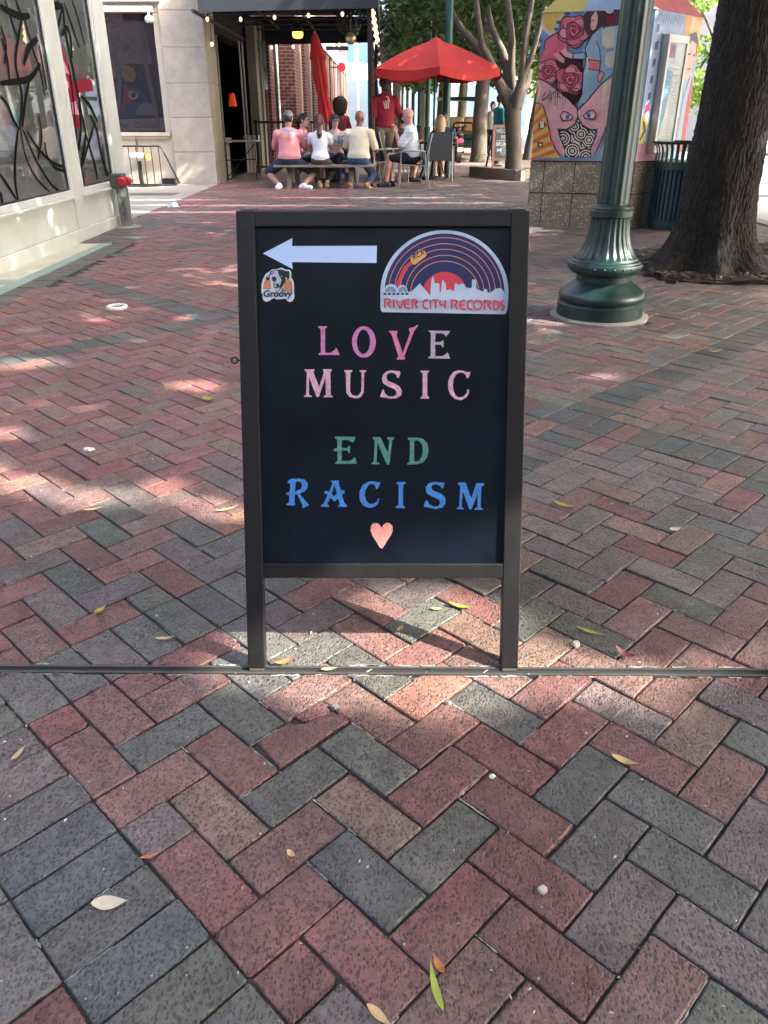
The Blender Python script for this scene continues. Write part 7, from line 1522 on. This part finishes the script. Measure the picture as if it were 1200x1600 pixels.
# ------------------------------------------------------------------ fallen leaves and crumbs on the bricks
lf_m = [M('leaf_straw', (.46, .33, .15), .6, 0, .2, 60), M('leaf_olive', (.30, .27, .05), .6, 0, .3, 40), M('leaf_orange', (.40, .15, .045), .6, 0, .3, 60), M('leaf_bone', (.52, .46, .34), .6, 0, .12, 80, .2, 90), M('leaf_dark_red', (.10, .02, .018), .6, 0, .3, 60), M('leaf_green_gold', (.30, .36, .05), .6, 0, .4, 25)]
def leaf(px, py, L_, w, ang, m, label, curl=.25):
    c = gr(px, py); t = V3((math.cos(R(ang)), math.sin(R(ang)), 0)); n_ = V3((-t.y, t.x, 0)); vs, fs = [], []; N = 15
    for i in range(N):
        s = i/(N-1); ww = w*math.sin(math.pi*min(1, s*1.04)**.8)*(1 if s < .93 else .35); z = .004+curl*L_*(s-.5)**2*1.5; bend = .07*L_*math.sin(2.2*s+px)
        for k, e in ((-1, .25), (0, 0), (1, .25)): vs.append(c+t*(s-.5)*L_+n_*(k*ww+bend)+V3((0, 0, z+abs(k)*ww*e*curl*3)))
    fs = [(3*i+j, 3*i+3+j, 3*i+4+j, 3*i+1+j) for i in range(N-1) for j in (0, 1)]
    o = MB().add(vs, fs).build('fallen_leaf', m, None, 180); tag(o, label, 'leaf', 'fallen leaves on the bricks'); return o
for a in ((172, 1412, .062, .014, 12, 3, 'bone-coloured oval leaf lying on a dark blue-grey border brick', .12), (685, 1543, .085, .006, 98, 5, 'long green and gold leaf near the bottom of the frame', .2), (686, 1508, .038, .006, 120, 2, 'small orange leaf tip touching the green and gold leaf', .3), (976, 1192, .058, .009, -18, 0, 'straw-coloured leaf on the dark bricks at the right', .4), (592, 1592, .05, .007, -35, 0, 'yellow leaf cut by the bottom edge of the photo', .3),
          (235, 1339, .036, .004, 30, 2, 'thin orange-brown twig leaf in a joint beside the grey border', .3), (31, 1180, .046, .006, 70, 0, 'tan sliver of leaf at the left edge below the steel strip', .3), (456, 1337, .022, .006, -40, 0, 'tiny folded tan leaf on a mauve brick', .6), (158, 957, .045, .010, 70, 1, 'yellowish leaf standing on edge left of the sign', .5), (722, 951, .075, .007, -22, 1, 'olive banana-shaped leaf behind the right leg of the sign', .4),
          (683, 953, .035, .006, -8, 0, 'tan leaf just left of the olive leaf behind the sign', .3), (924, 992, .085, .006, -28, 1, 'long golden leaf on the bricks right of the sign', .3), (978, 1026, .06, .010, -38, 4, 'dark red curled leaf lying on the steel strip at the right', .9), (444, 1036, .05, .008, 30, 2, 'orange leaf by the left leg of the sign', .5), (515, 1048, .042, .006, 4, 0, 'straw leaf lying along the steel strip under the sign', .2), (625, 985, .032, .008, 75, 0, 'pale leaf upright in the sunny patch under the sign', .6),
          (884, 791, .10, .010, -30, 1, 'olive-yellow leaf beside the upper right part of the sign', .4), (357, 797, .09, .007, 28, 0, 'straw leaf in the sun patch left of the sign', .3), (146, 798, .07, .007, 30, 0, 'straw-coloured leaf on a sunlit red brick at the left', .3), (326, 627, .07, .02, -40, 1, 'mustard leaf left of the sign at mid height', .6), (258, 1001, .05, .006, 8, 0, 'thin tan leaf on the grey border bricks left of the sign', .4), (1056, 830, .05, .012, 25, 3, 'pale leaf scrap at the right among grey bricks', .4), (892, 584, .11, .012, 60, 2, 'orange leaf near the lamp base', .6), (1115, 551, .12, .014, 20, 0, 'tan leaf on the bricks at the right edge past the lamp', .5)):
    leaf(a[0], a[1], a[2], a[3], a[4], lf_m[a[5]], a[6], a[7])
def pebble(px, py, r, m, label, nm='pebble'):
    c = gr(px, py); rr = random.Random(px); mb = MB(); mb.ball((c.x, c.y, r*.4), (r, r*rr.uniform(.7, 1), r*(.7 if r < .015 else .3)), 8); mb.v = [tuple(x+rr.uniform(-.2, .2)*r for x in v) for v in mb.v]; o = mb.build(nm, m, None, 35); tag(o, label, 'pebble', 'crumbs on the bricks')
pw, pgm, pb = M('white_crumb', (.66, .66, .64), .8), M('grey_crumb', (.12, .12, .12), .8), M('tan_crumb', (.4, .36, .3), .8)
pebble(848, 1393, .009, pb, 'knobbly pale crumb on a mauve brick at the lower right'); pebble(769, 1215, .0075, pw, 'small white chip in a brick joint right of centre'); pebble(522, 1107, .011, pgm, 'round grey pebble lodged beside the broken red brick'); pebble(700, 1100, .009, pgm, 'dark crumb in the hole of the red brick below the sign'); pebble(139, 705, .022, pw, 'flat white spot of gum on the bricks at the left'); pebble(899, 1009, .012, pb, 'grey-white pebble right of the sign just above the strip')
wr_ = gr(183, 482); o = MB().tube([wr_+V3((.06*math.cos(w), .06*math.sin(w)*1.1, .008)) for w in np.linspace(0, 2*math.pi, 21)], .016, 8).build('white_ring', M('white_plastic', (.62, .61, .58), .6), None, 60); tag(o, 'white plastic ring lying on the bricks left of the sign', 'ring')
# grit and tiny leaf scraps too small to count
mb = MB(); mb2 = MB()
for i in range(420):
    px, py = random.uniform(0, 1200), 290+1310*random.random()**1.7; c = gr(px, py)
    if not (-2.7 < c.x < 4.5) or c.y > 17: continue
    r = random.uniform(.0005, .0013)*(1+.6*min(6, c.y)); a = random.uniform(0, 6.28); d = V3((math.cos(a), math.sin(a), 0)); n_ = V3((-d.y, d.x, 0)); l = random.uniform(1, 3)
    (mb if random.random() < .6 else mb2).add([c-d*r*l+V3((0, 0, .003)), c+n_*r+V3((0, 0, .006)), c+d*r*l+V3((0, 0, .004)), c-n_*r+V3((0, 0, .004))], [(0, 1, 2, 3)])
for m_, mt_ in ((mb, M('pale_grit', (.5, .47, .42), .9)), (mb2, M('brown_scraps', (.26, .19, .11), .9))): o = m_.build('leaf_scraps', mt_); tag(o, 'tiny grit and leaf scraps scattered over the bricks', 'litter', None, 'stuff')

# ------------------------------------------------------------------ the side of the street behind the camera (unseen, added to darken reflections in the sign board)
facade('added_rear_building', 'unseen plain brick block added behind the viewpoint to darken reflections', -14, 30, -26, -15, 14, m_bw, m_win, 14, 4, .6)
for i, (lab, x, y) in enumerate((('unseen leafy tree added behind the viewpoint, left', -3.5, -8), ('unseen leafy tree added behind the viewpoint, right', 2.5, -9.5))):
    rr = random.Random(i+90); tree(lab, x, y, 7.5, .16, (0, 0), [((x+rr.uniform(-2, 2), y+rr.uniform(-1.5, 1.5), rr.uniform(2.2, 6.5)), rr.uniform(.8, 1.2)) for k in range(14)], l_dark, None, 220, .16, 190+i, 5)
